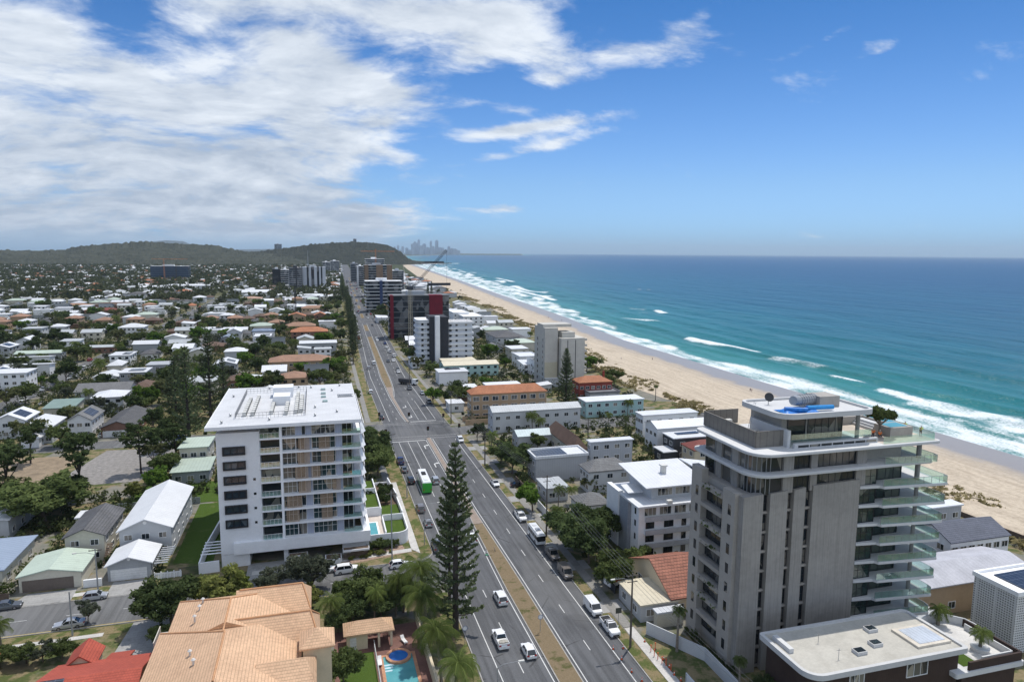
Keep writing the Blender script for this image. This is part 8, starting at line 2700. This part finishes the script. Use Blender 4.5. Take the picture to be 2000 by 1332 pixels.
for kind, u, v, h, lab in [('palm-1', 960, 880, 7, 'palm behind the pole before the lights'), ('palm-2', 1040, 845, 8, 'palm above the dark tree clump, left one'), ('palm-3', 1055, 850, 7, 'palm above the dark tree clump, right one'), ('palm-4', 1090, 990, 6, 'palm by the slate hip roof'), ('palm-1', 1118, 985, 5, 'low palm in front of the slate hip roof'), ('palm-2', 1085, 1035, 6, 'palm over the white fence behind the minibus'), ('palm-3', 1225, 812, 7, 'palm in the yard of the pale aqua flats'), ('fanpalm-1', 1280, 782, 7, 'lone palm at the dune edge'), ('palm-4', 1188, 830, 5, 'palm beside the sandy lane'), ('palm-1', 1045, 735, 6, 'palm at the foot of the cream tower'), ('palm-2', 980, 665, 8, 'palm by the dark hip roofs'), ('palm-3', 1035, 668, 8, 'palm between grey dune house and cream tower'), ('palm-1', 1120, 1060, 6, 'palm in the thick of the dark trees behind the minibus')]:
 T(kind, u, v, h, lab, name='palm_tree', cat='palm tree')
plant('fanpalm-1', 54.6, 92.0, 8.0, name='fan_palm', label='small-headed fan palm in front of the grey tower, left one', cat='palm tree')
plant('fanpalm-2', 57.0, 78.5, 7.0, name='fan_palm', label='small-headed fan palm by the tower entrance at the bottom edge', cat='palm tree')
plant('fineb-1', 59.0, 71.5, 5.0, .7, label='green tree between tower and brown house at the bottom edge')
plant('fined-2', 58.6, 75.0, 6.0, .6, label='dark tree in the gap between tower and brown house')
# tall buildings up the coast
def XU(u, s, z=0.0):
 lo_, hi_ = VH + 3, 1400
 for _ in range(50):
  m_ = (lo_ + hi_) / 2
  if G(u, m_, 0)[1] > s: lo_ = m_
  else: hi_ = m_
 return G(u, lo_, 0)[0]
def ZV(x, s, v):
 lo_, hi_ = 0, 600
 for _ in range(50):
  m_ = (lo_ + hi_) / 2
  if Qp(x, s, m_)[1] > v: lo_ = m_
  else: hi_ = m_
 return lo_
FGL = glass('far_glass', (.018, .024, .032), .3, .06, (.2, .2, .2), .25)
def highrise(label, uL, uR, s, vt, depth, fh=3.2, wall=None, slab=None, piers=(), blank=(), gl=None, over=.7, roofmat=None, lm=None, cat='apartment tower'):
 x0, x1 = XU(uL, s), XU(uR, s)
 h = ZV((x0 + x1) / 2, s, vt)
 e = empty('apartment_tower', ((x0 + x1) / 2, s + depth / 2, 0), label, cat)
 occ(x0 - 3, s - 4, x1 + 3, s + depth + 4)
 if lm: LM.append((lm, (x0 + x1) / 2, s))
 W_ = x1 - x0
 B().box(x0, s, 0, x1, s + depth, h - .3).build('glazed_wall', gl or FGL, e)
 b = B()
 n = max(2, int(h / fh))
 sl = B().box(x0 - over, s - over, 0, x1 + over, s + depth + over, .5).mesh('floor_slab', slab or WWR, tuple(parent_world(e)))
 for k in range(n):
  inst(sl, 'floor_slab', e, (0, 0, fh * (k + 1) * h / (n * fh) - .5))
 for a, c, m_ in piers:
  B().box(x0 + W_ * a, s - over - .25, 0, x0 + W_ * c, s + depth * .5, h + .15).build('facade_panel', m_, e)
 for a, c, m_ in blank:
  B().box(x0 + W_ * a, s - over - .4, 0, x0 + W_ * c, s + depth * .6, h + .8).build('core', m_, e)
 b = B()
 b.box(x0 - over, s - over, h - .3, x1 + over, s + depth + over, h + .1)
 b.build('roof', roofmat or slab or WWR, e)
 B().box(x0 + W_ * .3, s + depth * .3, h + .1, x0 + W_ * .6, s + depth * .7, h + 3).build('plant_room', wall or WLG, e)
 return e, x0, x1, h
GDK = M('dark_core', (.045, .047, .055), var=.1)
REDS = M('red_mesh', (.17, .012, .025), var=.2, pat='vert', period=1.5, depth=.3)
SLD = M('dark_slab', (.16, .17, .18))
TIMB = M('timber_facade', (.22, .15, .10), var=.2, pat='vert', period=1.2, depth=.3)
PGL = M('pale_grey_panel', (.44, .46, .49), var=.05)
highrise('dark glass block under construction with red mesh strips beside the crane', 763, 877, 505, 577, 18, 3.7, PGL, SLD, [(0, .055, REDS), (.66, .89, REDS)], (), None, .5, lm='the red-screened block')
highrise('white banded hotel with dark blue centre stripe', 716, 785, 735, 549, 18, 3.6, WWR, WWR, [(.38, .46, M('navy_panel', (.03, .05, .12)))], (), None, .8, lm='the white banded hotel')
highrise('brown timber-clad block behind the white banded hotel', 713, 767, 980, 518, 24, 3.4, PGL, PGL, [(0, .14, TIMB), (.42, .66, TIMB), (.8, 1, TIMB)], (), None, .3, lm='the timber-clad block')
highrise('pale stepped block rising behind the timber-clad block', 716, 751, 1230, 506, 24, 3.4, WWR, WWR, [], (), None, 1)
highrise('bluish block with white edge, left of the timber-clad block', 686, 700, 1450, 515, 24, 3.4, PGL, PGL, [], (), None, .2)
highrise('white and glass block, left of the timber-clad block', 698, 712, 1300, 520, 20, 3.4, WWR, WWR, [(0, .2, WWR)], (), None, .5)
highrise('low grey flats on the sea side of the timber-clad block', 768, 789, 1010, 529, 24, 3.2, PGL, PGL)
highrise('pale tower with black vertical stripes left of the far highway', 592, 637, 1150, 522, 40, 3.2, WLG, M('black_edge', (.05, .05, .055)), [(.0, .18, PGL), (.27, .37, PGL), (.50, .62, PGL), (.72, .79, PGL), (.86, 1, PGL)], (), FGL, .1, GDK, 'the striped tower')
highrise('dark balconied wing of the striped tower', 566, 591, 1146, 524, 40, 3.2, GDK, PGL, [(.5, .6, GDK)], (), FGL, 1.2, GDK)
highrise('dark block left of the striped tower', 533, 550, 1260, 526, 24, 3.2, WWR, GDK, [], (), FGL, .3)
highrise('white balconied block touching the dark one left of the striped tower', 550, 566, 1240, 527, 24, 3.2, WWR, WWR)
highrise('distant white block beside the far highway, left one', 631, 645, 2100, 512, 30, 3.2, WWR, WWR)
highrise('distant white block beside the far highway, right one', 646, 663, 1960, 510, 30, 3.2, WWR, WWR)
e, x0, x1, h = highrise('wide blue glass office block under construction below the hill', 295, 369, 1560, 520, 30, 4.0, WLG, M('steel_blue', (.10, .14, .2)), [(.66, .69, GDK)], (), M('blue_glass', (.03, .05, .085), rough=.15, spec=.6), .3, WLG, 'the blue glass block', 'office block')
highrise('lone far tower showing above the saddle of the hills', 537, 551, 5200, 477, 40, 3.4, PGL, PGL)
highrise('small pale tower on top of the headland', 691, 697, 4300, 467, 25, 3.4, PGL, PGL)
e = empty('apartment_tower', (70, 388, 0), 'pale eight-storey flats with dark lift core between two rounded wings', 'apartment tower')
X = [XU(u, 384) for u in (818, 843, 872, 920)]
hh = 25.0
for i, (a, c, y0) in enumerate(((X[0], X[1], 386), (X[2], X[3], 380))):
 B().prism(rrect(a, y0, c, y0 + 15, (3, 1, 3, 3)), 0, hh - i).build('wing_wall', M('pale_grey_render', (.56, .575, .60), var=.05), e)
 sm = B().prism(rrect(a - .8, y0 - .8, c + .8, y0 + 15.8, (3.4, 1.4, 3.4, 3.4)), 0, 1.1).mesh('balcony_band', M('pale_balcony', (.63, .645, .66), var=.04), tuple(parent_world(e)))
 for k in range(1, 9):
  inst(sm, 'balcony_band', e, (0, 0, k * 3.0 - .3 - i * .3))
 B().prism(rrect(a - .6, y0 - .6, c + .6, y0 + 15.6, (3, 1, 3, 3)), hh - i, hh - i + .5).build('roof', WWR, e)
 for k in range(8):
  for q in ((.35, .8) if i == 0 else (.12, .36, .74)):
   opening(e, a + (c - a) * q, y0, k * 3.0 + 1.9, 1.3, 1.4, 'S', GLSD)
B().prism([(X[1] - 1, 383.5), (X[2] + .3, 379), (X[2] + .3, 396), (X[1] - 1, 396)], 0, hh + 2.5).build('lift_core', GDK, e)
B().box(X[1] + 1.6, 379.6, 0, X[1] + 4.2, 382, hh + 3).build('fin_wall', WWR, e)
occ(X[0] - 2, 377, X[3] + 2, 402)
LM.append(('the pale round flats', 70, 384))
e = empty('apartment_tower', (112, 318, 0), 'cream slab tower by the sand with a beige lower corner', 'apartment tower')
CRT = M('aged_cream_render', (.52, .50, .45), var=.07, dirt=.25, dirtcol=(.36, .33, .28))
yb = 306
X = [XU(u, yb) for u in (1063, 1088, 1089, 1136)]
z1, z2 = ZV(X[0], yb, 641), ZV(X[3], yb - 3, 660)
B().box(X[0], yb, 0, X[1], yb + 16, z1).build('wall', CRT, e)
B().box(X[0] - .05, yb - .06, 0, X[1], yb, z1 * .42).build('beige_panel', M('beige_panel', (.46, .42, .31), var=.05), e)
B().box(X[2] + .5, yb - 3, 0, X[3], yb + 15, z2).build('wall', CRT, e)
B().box(X[0], yb + 3, z1, X[1] + 8, yb + 12, z1 + 1.4).build('roof_parapet', CRT, e)
B().box(X[2] + 2, yb, z2, X[3] - 4, yb + 8, z2 + 2.6).build('plant_room', CRT, e)
for k in range(8):
 z = 3.0 + k * z2 / 8.6
 B().box(X[3], yb - 2, z - .1, X[3] + 1.6, yb + 13, z + .9).build('balcony', CRT, e)
 opening(e, X[0], yb + 3, z, .8, 1.4, 'W', GLSD, 'narrow_window')
 opening(e, X[0], yb + 11, z, 1.4, 1.4, 'W', GLSD, 'narrow_window')
for q in (.30, .62):
 xx = X[2] + (X[3] - X[2]) * q
 opening(e, xx, yb - 3, z2 * .5, .35, z2 * .93, 'S', GDK, 'recess', .02)
occ(X[0] - 2, yb - 5, X[3] + 3, yb + 20)
LM.append(('the cream tower', 110, 306))
CRY = M('crane_cream', (.45, .40, .30))
CRO = M('crane_orange', (.55, .22, .08))
def lattice(b, p0, p1, w_, n, r):
 p0, p1 = Vector(p0), Vector(p1)
 d = (p1 - p0)
 a = d.normalized().orthogonal().normalized() * w_ / 2
 c = d.normalized().cross(a)
 cs = [a + c, a - c, -a - c, -a + c]
 for q in cs: b.tube(p0 + q, p1 + q, r, r, 4)
 for k in range(n):
  for i in range(4):
   b.tube(p0 + d * (k / n) + cs[i], p0 + d * ((k + 1) / n) + cs[(i + 1) % 4], r * .6, r * .6, 3, False)
s = 498
xc = XU(802, s)
zt = ZV(xc, s, 566)
e = empty('tower_crane', (xc, s, 0), 'cream tower crane with raised dark jib over the red-screened block', 'crane')
b = B(); lattice(b, (xc, s, 0), (xc, s, zt), 2.0, 20, .16); b.build('mast', CRY, e)
b = B(); b.box(xc - 2.2, s - 1.6, zt, xc + 2.2, s + 4.5, zt + 2.4); b.build('cab', GDK, e)
xj = XU(873, s); zj = ZV(xj, s, 489)
b = B(); lattice(b, (xc + 2, s, zt + 2), (xj, s, zj), 1.3, 26, .12); b.build('jib', GDK, e)
b = B(); b.tube((xc - 5, s, zt + 18), (xc - 1, s, zt + 2), .22, .22, 5); b.tube((xc - 5, s, zt + 18), (xj, s, zj), .06, .06, 4); b.build('backstay', CRY, e)
b = B(); b.tube((xj, s, zj), (xj, s, ZV(xj, s, 569)), .07, .07, 4); b.build('hook_cable', GDK, e)
x9 = XU(838, s); x8 = XU(881, s)
tag(B().box(x9, s + 1, ZV(x9, s, 558), x8, s + 2, ZV(x9, s, 553)).build('steel_beam', GDK), 'long dark steel bundle hung level beside the crane cable', 'steel beam')
s = 1150
xc = XU(735, s); zt = ZV(xc, s, 491)
e = empty('tower_crane', (xc, s, 0), 'orange flat-top crane behind the timber-clad block', 'crane')
b = B(); lattice(b, (xc, s, 0), (xc, s, zt + 4), 1.6, 18, .12); b.build('mast', CRO, e)
b = B(); lattice(b, (XU(706, s), s, zt), (XU(772, s), s, zt), 1.2, 24, .1); b.build('jib', CRO, e)
s = 1545
xc = XU(322, s); zt = ZV(xc, s, 506)
e = empty('tower_crane', (xc, s, 0), 'red-orange crane standing over the blue glass block', 'crane')
b = B(); lattice(b, (xc, s, 0), (xc, s, zt), 1.8, 18, .14); b.build('mast', CRO, e)
b = B(); lattice(b, (xc - 22, s, zt), (xc + 45, s, zt), 1.2, 20, .1); b.build('jib', CRO, e)
x, y = G(578, 622)
e = empty('piling_rig', (x, y, 0), 'black piling mast on a yellow rig beside the left orange gable', 'piling rig')
zt = ZV(x, y, 561)
b = B(); lattice(b, (x, y, 1), (x, y, zt), 1.0, 14, .18); b.build('mast', GDK, e)
B().box(x - 1.6, y - 3, .4, x + 1.6, y + 3, 3.6).build('rig_body', M('rig_yellow', (.55, .33, .03)), e)
s = 1150
xm = XU(603, s)
tag(B().tube((xm, s + 20, ZV(xm, s, 524)), (xm, s + 20, ZV(xm, s, 489)), .8, .15, 6).build('radio_mast', STEEL), 'thin mast above the striped tower', 'mast')
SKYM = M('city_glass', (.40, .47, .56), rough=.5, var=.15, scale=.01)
for i, (u, vt, w_) in enumerate(((771, 482, 5), (778, 479, 4), (787, 481, 5), (795, 484, 6), (806, 476, 5), (811, 472, 6), (816, 474, 4), (818.5, 467, 4.5), (823, 480, 8), (829, 476, 7), (836, 483, 8), (842, 470, 3.6), (846, 481, 6), (853.5, 469, 6), (860, 483, 7), (865, 484, 5), (872, 487, 9), (877, 481, 4.5), (883, 485, 7), (889, 486, 8), (895, 489, 8), (801, 488, 6), (783, 488, 6), (833, 487, 7), (850, 487, 6))):
 s = 13800 + (i * 137) % 500
 xa, xb = XU(u - w_ / 2, s), XU(u + w_ / 2, s)
 h = ZV(xa, s, vt)
 lab = {7: 'hazy tower with spire, tallest on the left of the distant city', 13: 'hazy broad tower, tallest on the right of the distant city', 11: 'hazy slim tower standing between the two tallest of the distant city'}.get(i, 'hazy blue tower in the distant city skyline')
 e = empty('skyscraper', ((xa + xb) / 2, s, 0), lab, 'skyscraper', None if i in (7, 11, 13) else 'distant city skyline')
 w2 = xb - xa
 B().prism(rrect(xa, s, xb, s + 40, (3, 3, 3, 3), 2), 0, h * .93).build('tower', SKYM, e)
 b = B()
 b.box(xa + w2 * .25, s + 5, h * .93, xb - w2 * .25, s + 30, h * (1.0 if i not in (7, 11) else .97))
 if i in (7, 11): b.tube(((xa + xb) / 2, s + 12, h * .97), ((xa + xb) / 2, s + 12, h * 1.07), 3, 1, 5)
 b.build('crown', SKYM, e)
bs = [4300, 6000, 8000, 10000, 12000, 13500, 14500]
fb = B()
fb.add([p for s in bs for p in ((shore(s) - 45, s, .3), (shore(s) + 20, s, .2))], [(2 * k, 2 * k + 1, 2 * k + 3, 2 * k + 2) for k in range(len(bs) - 1)])
structure(fb.build('distant_beach', M('far_sand', (.66, .62, .55))))
# hills and headland
FOREST = leafmat('hill_forest', (.034, .038, .030), (.078, .081, .062), 0.0)
def hill(name, prof, s0, s1, s2, du, rows, bump, mat=None, seed=1):
 us = np.arange(prof[0][0], prof[-1][0] + .1, du)
 vt = np.interp(us, [a for a, _ in prof], [b_ for _, b_ in prof])
 sc = (s0 + s1) / 2 * .5 + s1 * .5
 ss_ = np.concatenate([np.linspace(s0, s1, rows), np.linspace(s1, s2, rows // 3)[1:]])
 xs = np.array([XU(u, s1) / s1 for u in us])
 hz_ = np.array([ZV(x * s1, s1, v) for x, v in zip(xs, vt)])
 X_ = xs[None, :] * ss_[:, None]
 Y_ = np.repeat(ss_[:, None], len(us), 1)
 t = np.clip((ss_ - s0) / (s1 - s0), 0, 1)
 back = np.clip((s2 - ss_) / (s2 - s1), 0, 1)
 ridge = fbm(X_ * .0022, Y_ * .0022, 4, seed)
 pr = (t ** 1.15)[:, None] * (.72 + .5 * ridge * (1 - t[:, None])) + .25 * (1 - t[:, None]) * t[:, None] * ridge
 pr = np.where(Y_ > s1, np.minimum(1, .55 + .45 * back[:, None]), pr)
 can = np.abs(fbm(X_ * .045, Y_ * .045, 3, seed + 4) - .5) * 2
 Z_ = hz_[None, :] * pr + np.minimum(1, hz_[None, :] / 30) * bump * (can - .3) * (pr > .02)
 Z_[0] = -1
 tone = np.clip(.1 + .9 * fbm(X_ * .035, Y_ * .035, 4, seed + 9) + .45 * (can - .4) - .1, 0, 1)
 me = npmesh(name, np.stack([X_, Y_, Z_], -1).reshape(-1, 3), grid_quads(len(us), len(ss_)), mat or FOREST, False, {'tone': tone})
 structure(link_mesh(name, me))
hill('hill', [(-220, 492), (0, 488), (60, 489), (125, 488), (150, 481), (200, 476), (240, 474), (285, 470), (340, 474), (395, 476), (430, 481), (470, 489), (500, 492), (560, 497), (600, 505)], 2750, 3600, 5000, 1.6, 70, 14, seed=3)
hill('headland', [(440, 500), (480, 492), (520, 489), (560, 483), (610, 476), (650, 473), (690, 471), (725, 472), (755, 476), (770, 483), (785, 493), (797, 505), (812, 513), (845, 517.0), (868, 518.2)], 3330, 3720, 4600, 1.2, 60, 12, seed=8)
hill('hill', [(-300, 470), (-100, 466), (30, 468), (100, 477), (180, 483), (300, 487), (460, 486), (520, 484), (600, 488), (700, 491)], 15000, 21000, 24000, 6, 16, 10, seed=13)
rg = np.random.default_rng(9)
for k in range(26):
 u = 795 + 85 * (k / 25)
 s = 3690 - 30 * rg.random()
 x = XU(u, s)
 me = PROTO.get('rock%d' % (k % 4))
 if me is None:
  b = B()
  ph = rg.random(14) * .5 + .75
  vs = [(math.cos(a * .785) * ph[a] * 9, math.sin(a * .785) * ph[a] * 9, 0) for a in range(8)] + [(math.cos(a * 1.05) * ph[a + 7] * 5, math.sin(a * 1.05) * ph[a + 7] * 5, 4.5 * ph[a]) for a in range(6)]
  b.add(vs, [(8, 9, 10, 11, 12, 13)] + [(a, (a + 1) % 8, 8 + min(5, (a * 3) // 4 + (1 if a % 4 == 3 else 0)) % 6) for a in range(8)] + [(8 + a, (a * 4) // 3, 8 + (a + 1) % 6)[::-1] for a in range(6)])
  me = PROTO['rock%d' % (k % 4)] = b.mesh('rock', M('headland_rock', (.08, .07, .06), var=.3, scale=.2))
 o = tag(link_mesh('rock', me, (x, s, -.5)), 'dark rock in the reef at the foot of the headland', 'rock', 'rocks at the headland tip')
 o.rotation_euler.z = k
# the suburb
def proto_house(i):
 r_ = random.Random(40 + i)
 w_, d = r_.uniform(10, 15), r_.uniform(11, 19)
 fl = 1 + (i % 3 != 0)
 z = 3.2 if fl == 1 else 6.2
 rf = ('gns', 'hip', 'gew', 'hip', 'flat', 'gns', 'hip', 'gew', 'shedN', 'gns', 'hip', 'flat', 'gew', 'hip')[i]
 rm_ = (RW, RW, RLG, RD, RW, RW, RB, RW, RLG, RMG, RTAN, RW, RW, RGN)[i]
 wm_ = (WW, WLG, WCR, WW, WWR, WGB, WBK, WW, WGB, WLG, WTAN, WWR, WDK, WCR)[i]
 no = len(OCC)
 h = house('house', None, 'house', -w_ / 2, -d / 2, w_ / 2, d / 2, z, rf, r_.uniform(1.6, 2.6), wm_, rm_, fl, 3, 3, 'E', .5, fine=False, win=(1.6, 1.3), sol=(.55, .2, .9, .7) if i in (1, 5, 11, 9) else None)
 del OCC[no:]
 return h
KINDS = ['white-gabled house', 'white hip-roofed house', 'grey-roofed house', 'dark hip-roofed house', 'white flat-roofed house', 'white gabled house with solar panels', 'brown-roofed brick house', 'wide white-gabled house', 'grey sloping-roofed house', 'mid-grey gabled house with solar panels', 'tan-roofed house', 'white box house with solar panels', 'dark-walled white-roofed house', 'green-roofed house']
PH = [proto_house(i) for i in range(14)]
first = [True] * 14
cells = []
y = 258.0
while y < 905:
 x = -.385 * y - 40
 while x < min(12, 14 + bend(y)):
  cells.append((x + rnd.uniform(-2, 2), y + rnd.uniform(-3, 3)))
  x += 19.5
 y += 23.5
y = 150.0
while y < 900:
 for x in (62, 84, 106, 124, 142):
  cells.append((x + bend(y) + rnd.uniform(-2, 2), y + rnd.uniform(-3, 3)))
 y += 25
nh = 0
SP = []
for x, y in cells:
 if not free(x, y, 8.5): continue
 if any(abs(y - (c + 4)) < 13 for c in (400, 505, 610, 716, 822)) and x < 14: y += 0
 if any(c - 7 < y < c + 15 for c in (400, 505, 610, 716, 822)) and x < 14: continue
 if x > 50 and x > dune(y) - 14: continue
 if rnd.random() < .12 or nh > 255: continue
 k = rnd.choice([0, 1, 1, 2, 2, 3, 3, 4, 5, 6, 6, 7, 8, 8, 9, 10, 11, 12, 13])
 if 690 < y < 790 and x < 14: k = rnd.choice([0, 7, 12, 4, 11])
 if 580 < y < 660 and x < 0: k = rnd.choice([6, 10, 6, 3, 1])
 o = PH[k] if first[k] else copy_tree(PH[k])
 first[k] = False
 o.location = (x, y, 0)
 o.rotation_euler.z = rnd.choice([0, 0, math.pi / 2]) + rnd.uniform(-.04, .04)
 o['group'] = 'suburban houses left of the highway' if x < 20 else 'houses between highway and dunes'
 o['category'] = 'house'
 AUTO.append((o, KINDS[k], x, y))
 OCC.append((x - 7, y - 8, x + 7, y + 8))
 nh += 1
for k in range(14):
 if first[k]:
  for c in [PH[k]] + list(PH[k].children_recursive): bpy.data.objects.remove(c)
nt_ = 0
TK = [('broad', 'leafy mid-green tree'), ('dark', 'dark bushy tree'), ('olive', 'olive open tree'), ('bright', 'bright green tree'), ('dark', 'dark bushy tree'), ('broad', 'leafy mid-green tree'), ('palm', 'palm tree'), ('grey', 'grey-green thin tree')]
tries = 0
while nt_ < 290 and tries < 9000:
 tries += 1
 y = 262 + 640 * rnd.random() ** .85
 x = rnd.uniform(-.385 * y - 15, 16 + bend(y)) if rnd.random() < .86 else rnd.uniform(52, 150) + bend(y)
 if x > 20 and x > dune(y) - 6: continue
 if not free(x, y, 1.2): continue
 kd, lab = TK[rnd.randrange(8)]
 h = rnd.uniform(5, 11.5)
 plant('%s-%d' % (kd, rnd.randint(1, 3)), x, y, h, rnd.uniform(.9, 1.25) if kd != 'palm' else 1, name='tree' if kd != 'palm' else 'palm_tree', cat='tree' if kd != 'palm' else 'palm tree', group='trees between the suburban houses' if x < 20 else 'trees between highway and dunes', auto=lab)
 OCC.append((x - 2.4, y - 2.4, x + 2.4, y + 2.4))
 nt_ += 1
rg = np.random.default_rng(21)
hb = B()
for _ in range(2300):
 y = 905 + 2350 * rg.random() ** .8
 x = -.40 * y - 60 + rg.random() * (.40 * y + 75 + bend(y))
 if x > 12 + bend(y) or not free(x, y, 6): continue
 w_, d, z = rg.uniform(6, 11), rg.uniform(6, 10), rg.choice([3.2, 3.2, 5.8, 6.4])
 c = rg.choice([0, 0, 0, 0, 1, 1, 2, 3, 4])
 hb.mat(5 if rg.random() < .7 else 6).box(x - w_, y - d, 0, x + w_, y + d, z)
 hb.mat(int(c))
 if rg.random() < .25: hb.box(x - w_ - .4, y - d - .4, z, x + w_ + .4, y + d + .4, z + .4)
 else: hb.hip(x - w_ - .5, y - d - .5, x + w_ + .5, y + d + .5, z, rg.uniform(1.6, 2.8))
o = hb.build('distant_houses', [RW, RLG, RD, RB, RT, WLG, WCR])
o['kind'] = 'stuff'
ct, rd, tn = [], [], []
for _ in range(9000):
 y = 890 + 2500 * rg.random() ** .8
 x = -.40 * y - 60 + rg.random() * (.40 * y + 75 + bend(y))
 if x > 10 + bend(y) or not free(x, y, 3): continue
 h = rg.uniform(5, 13)
 t0 = rg.random()
 for k in range(4):
  ct.append((x + rg.normal() * 2.4, y + rg.normal() * 2.4, h * (.45 + .13 * k))); rd.append(3.2); tn.append(.2 + .5 * t0 + .2 * rg.random())
for _ in range(900):
 y = 900 + 2300 * rg.random()
 x = rg.uniform(50, 175) + bend(y)
 if x > dune(y) - 5 or not free(x, y, 3): continue
 h = rg.uniform(4, 10)
 for k in range(3):
  ct.append((x + rg.normal() * 2, y + rg.normal() * 2, h * (.45 + .16 * k))); rd.append(2.8); tn.append(rg.random())
co, tt = leaves(ct, rd, 7, 2.3, rg, tn, .8)
o = link_mesh('distant_trees', npmesh('distant_trees', co, np.arange(len(co)).reshape(-1, 4), leafmat('far_leaf', (.034, .044, .022), (.125, .138, .072)), False, {'tone': tt}))
o['kind'] = 'stuff'
hb = B()
for _ in range(420):
 y = 905 + 1500 * rg.random()
 x = rg.uniform(56, 165) + bend(y)
 if x > dune(y) - 14 or not free(x, y, 8): continue
 w_, d, z = rg.uniform(5, 10), rg.uniform(5, 9), rg.choice([3.4, 6.4, 9, 12])
 hb.mat(5 if rg.random() < .7 else 6).box(x - w_, y - d, 0, x + w_, y + d, z)
 hb.mat(int(rg.choice([0, 0, 1, 2, 4]))).hip(x - w_ - .5, y - d - .5, x + w_ + .5, y + d + .5, z, 2)
o = hb.build('distant_beachfront_houses', [RW, RLG, RD, RB, RT, WLG, WWR])
o['kind'] = 'stuff'
ct, rd, tn = [], [], []
for _ in range(5200):
 y = 100 + 1500 * rg.random() ** 1.4
 a = rg.random()
 x = dune(y) - 7 + 17 * a * (.5 + fbm(np.array(y * .03), np.array(1.0), 2, 5))
 if fbm(np.array(x * .09), np.array(y * .05), 3, 61) < .40 + .20 * a: continue
 ct.append((x, y, .75)); rd.append(.9 + .8 * rg.random()); tn.append(rg.random())
co, tt = leaves(ct, rd, 16, .5, rg, tn, .45, .8, 2.5)
o = link_mesh('dune_grass', npmesh('dune_grass', co, np.arange(len(co)).reshape(-1, 4), leafmat('dune_plants', (.19, .16, .07), (.46, .39, .20)), False, {'tone': tt}))
o['kind'] = 'stuff'
for q in ((-75, 104, -24, 141), (-102, 194, -44, 242), (-31, 139, -20, 182), (-1, 80, 21, 122), (50, 262, 97, 286), (96, 243, 104, 262)): OCC.append(q)
ct, rd, tn = [], [], []
for _ in range(15000):
 y = 100 + 800 * rg.random() ** 1.1
 x = rg.uniform(-.40 * y - 10, 16) if rg.random() < .6 else rg.uniform(53, 128)
 if not free(x, y, .3): continue
 q = .6 + 1.7 * rg.random() ** 1.5 * (.5 + y / 600)
 ct.append((x, y, q * (.7 + .8 * rg.random()))); rd.append(q); tn.append(rg.random())
for _ in range(1500):
 y = 262 + 640 * rg.random()
 x = rg.uniform(-.40 * y - 10, 14)
 if not free(x, y, 1.0): continue
 h = 1.6 + 4.2 * rg.random() ** 1.4
 for k in range(3):
  ct.append((x + rg.normal() * 1.4, y + rg.normal() * 1.4, h * (.4 + .3 * k))); rd.append(1.3 + .9 * rg.random()); tn.append(rg.random())
co, tt = leaves(ct, rd, 30, .46, rg, tn, .9)
o = link_mesh('garden_undergrowth', npmesh('garden_undergrowth', co, np.arange(len(co)).reshape(-1, 4), leafmat('shrub_leaf', (.036, .050, .022), (.13, .155, .066)), False, {'tone': tt}))
o['kind'] = 'stuff'
# labels that say where, for the many
def rel(x, y, lm):
 dx, dy = x - lm[1], y - lm[2]
 return ('behind' if dy > 0 else 'in front of') if abs(dy) > abs(dx) else ('right of' if dx > 0 else 'left of')
rows = []
for o, base, x, y in AUTO:
 near = sorted(LM, key=lambda q: (q[1] - x) ** 2 + ((q[2] - y) * .7) ** 2)[:4]
 rows.append([o, base, x, y, near])
texts = {}
for r_ in rows:
 r_.append('%s %s %s' % (r_[1], rel(r_[2], r_[3], r_[4][0]), r_[4][0][0]))
 texts.setdefault(r_[5], []).append(r_)
for t_, rs in texts.items():
 if len(rs) > 1:
  seen = {}
  for r_ in rs:
   n1 = r_[4][1]
   t2 = '%s and %s %s' % (t_, rel(r_[2], r_[3], n1), n1[0])
   if len(t2.split()) > 16: t2 = t_
   seen.setdefault(t2, []).append(r_)
  for t2, q in seen.items():
   if len(q) > 1 and len(t2.split()) <= 14:
    lm_ = q[0][4][0]
    q.sort(key=lambda r_: (r_[2] - lm_[1]) ** 2 + (r_[3] - lm_[2]) ** 2)
    for i, r_ in enumerate(q):
     r_[5] = ('closest ' if i == 0 else ['second closest ', 'third closest ', 'fourth closest '][min(i, 3) - 1] if i < 4 else 'outlying ') + t2
   else:
    for r_ in q: r_[5] = t2
for r_ in rows:
 r_[0]['label'] = r_[5]
grp = {}
for r_ in rows:
 grp.setdefault(r_[5], []).append(r_[0])
for t_, os_ in grp.items():
 if len(os_) > 1:
  for o in os_: o['group'] = os_[0]['group']
for o in list(bpy.data.objects):
 if '_h' in o.keys(): del o['_h']
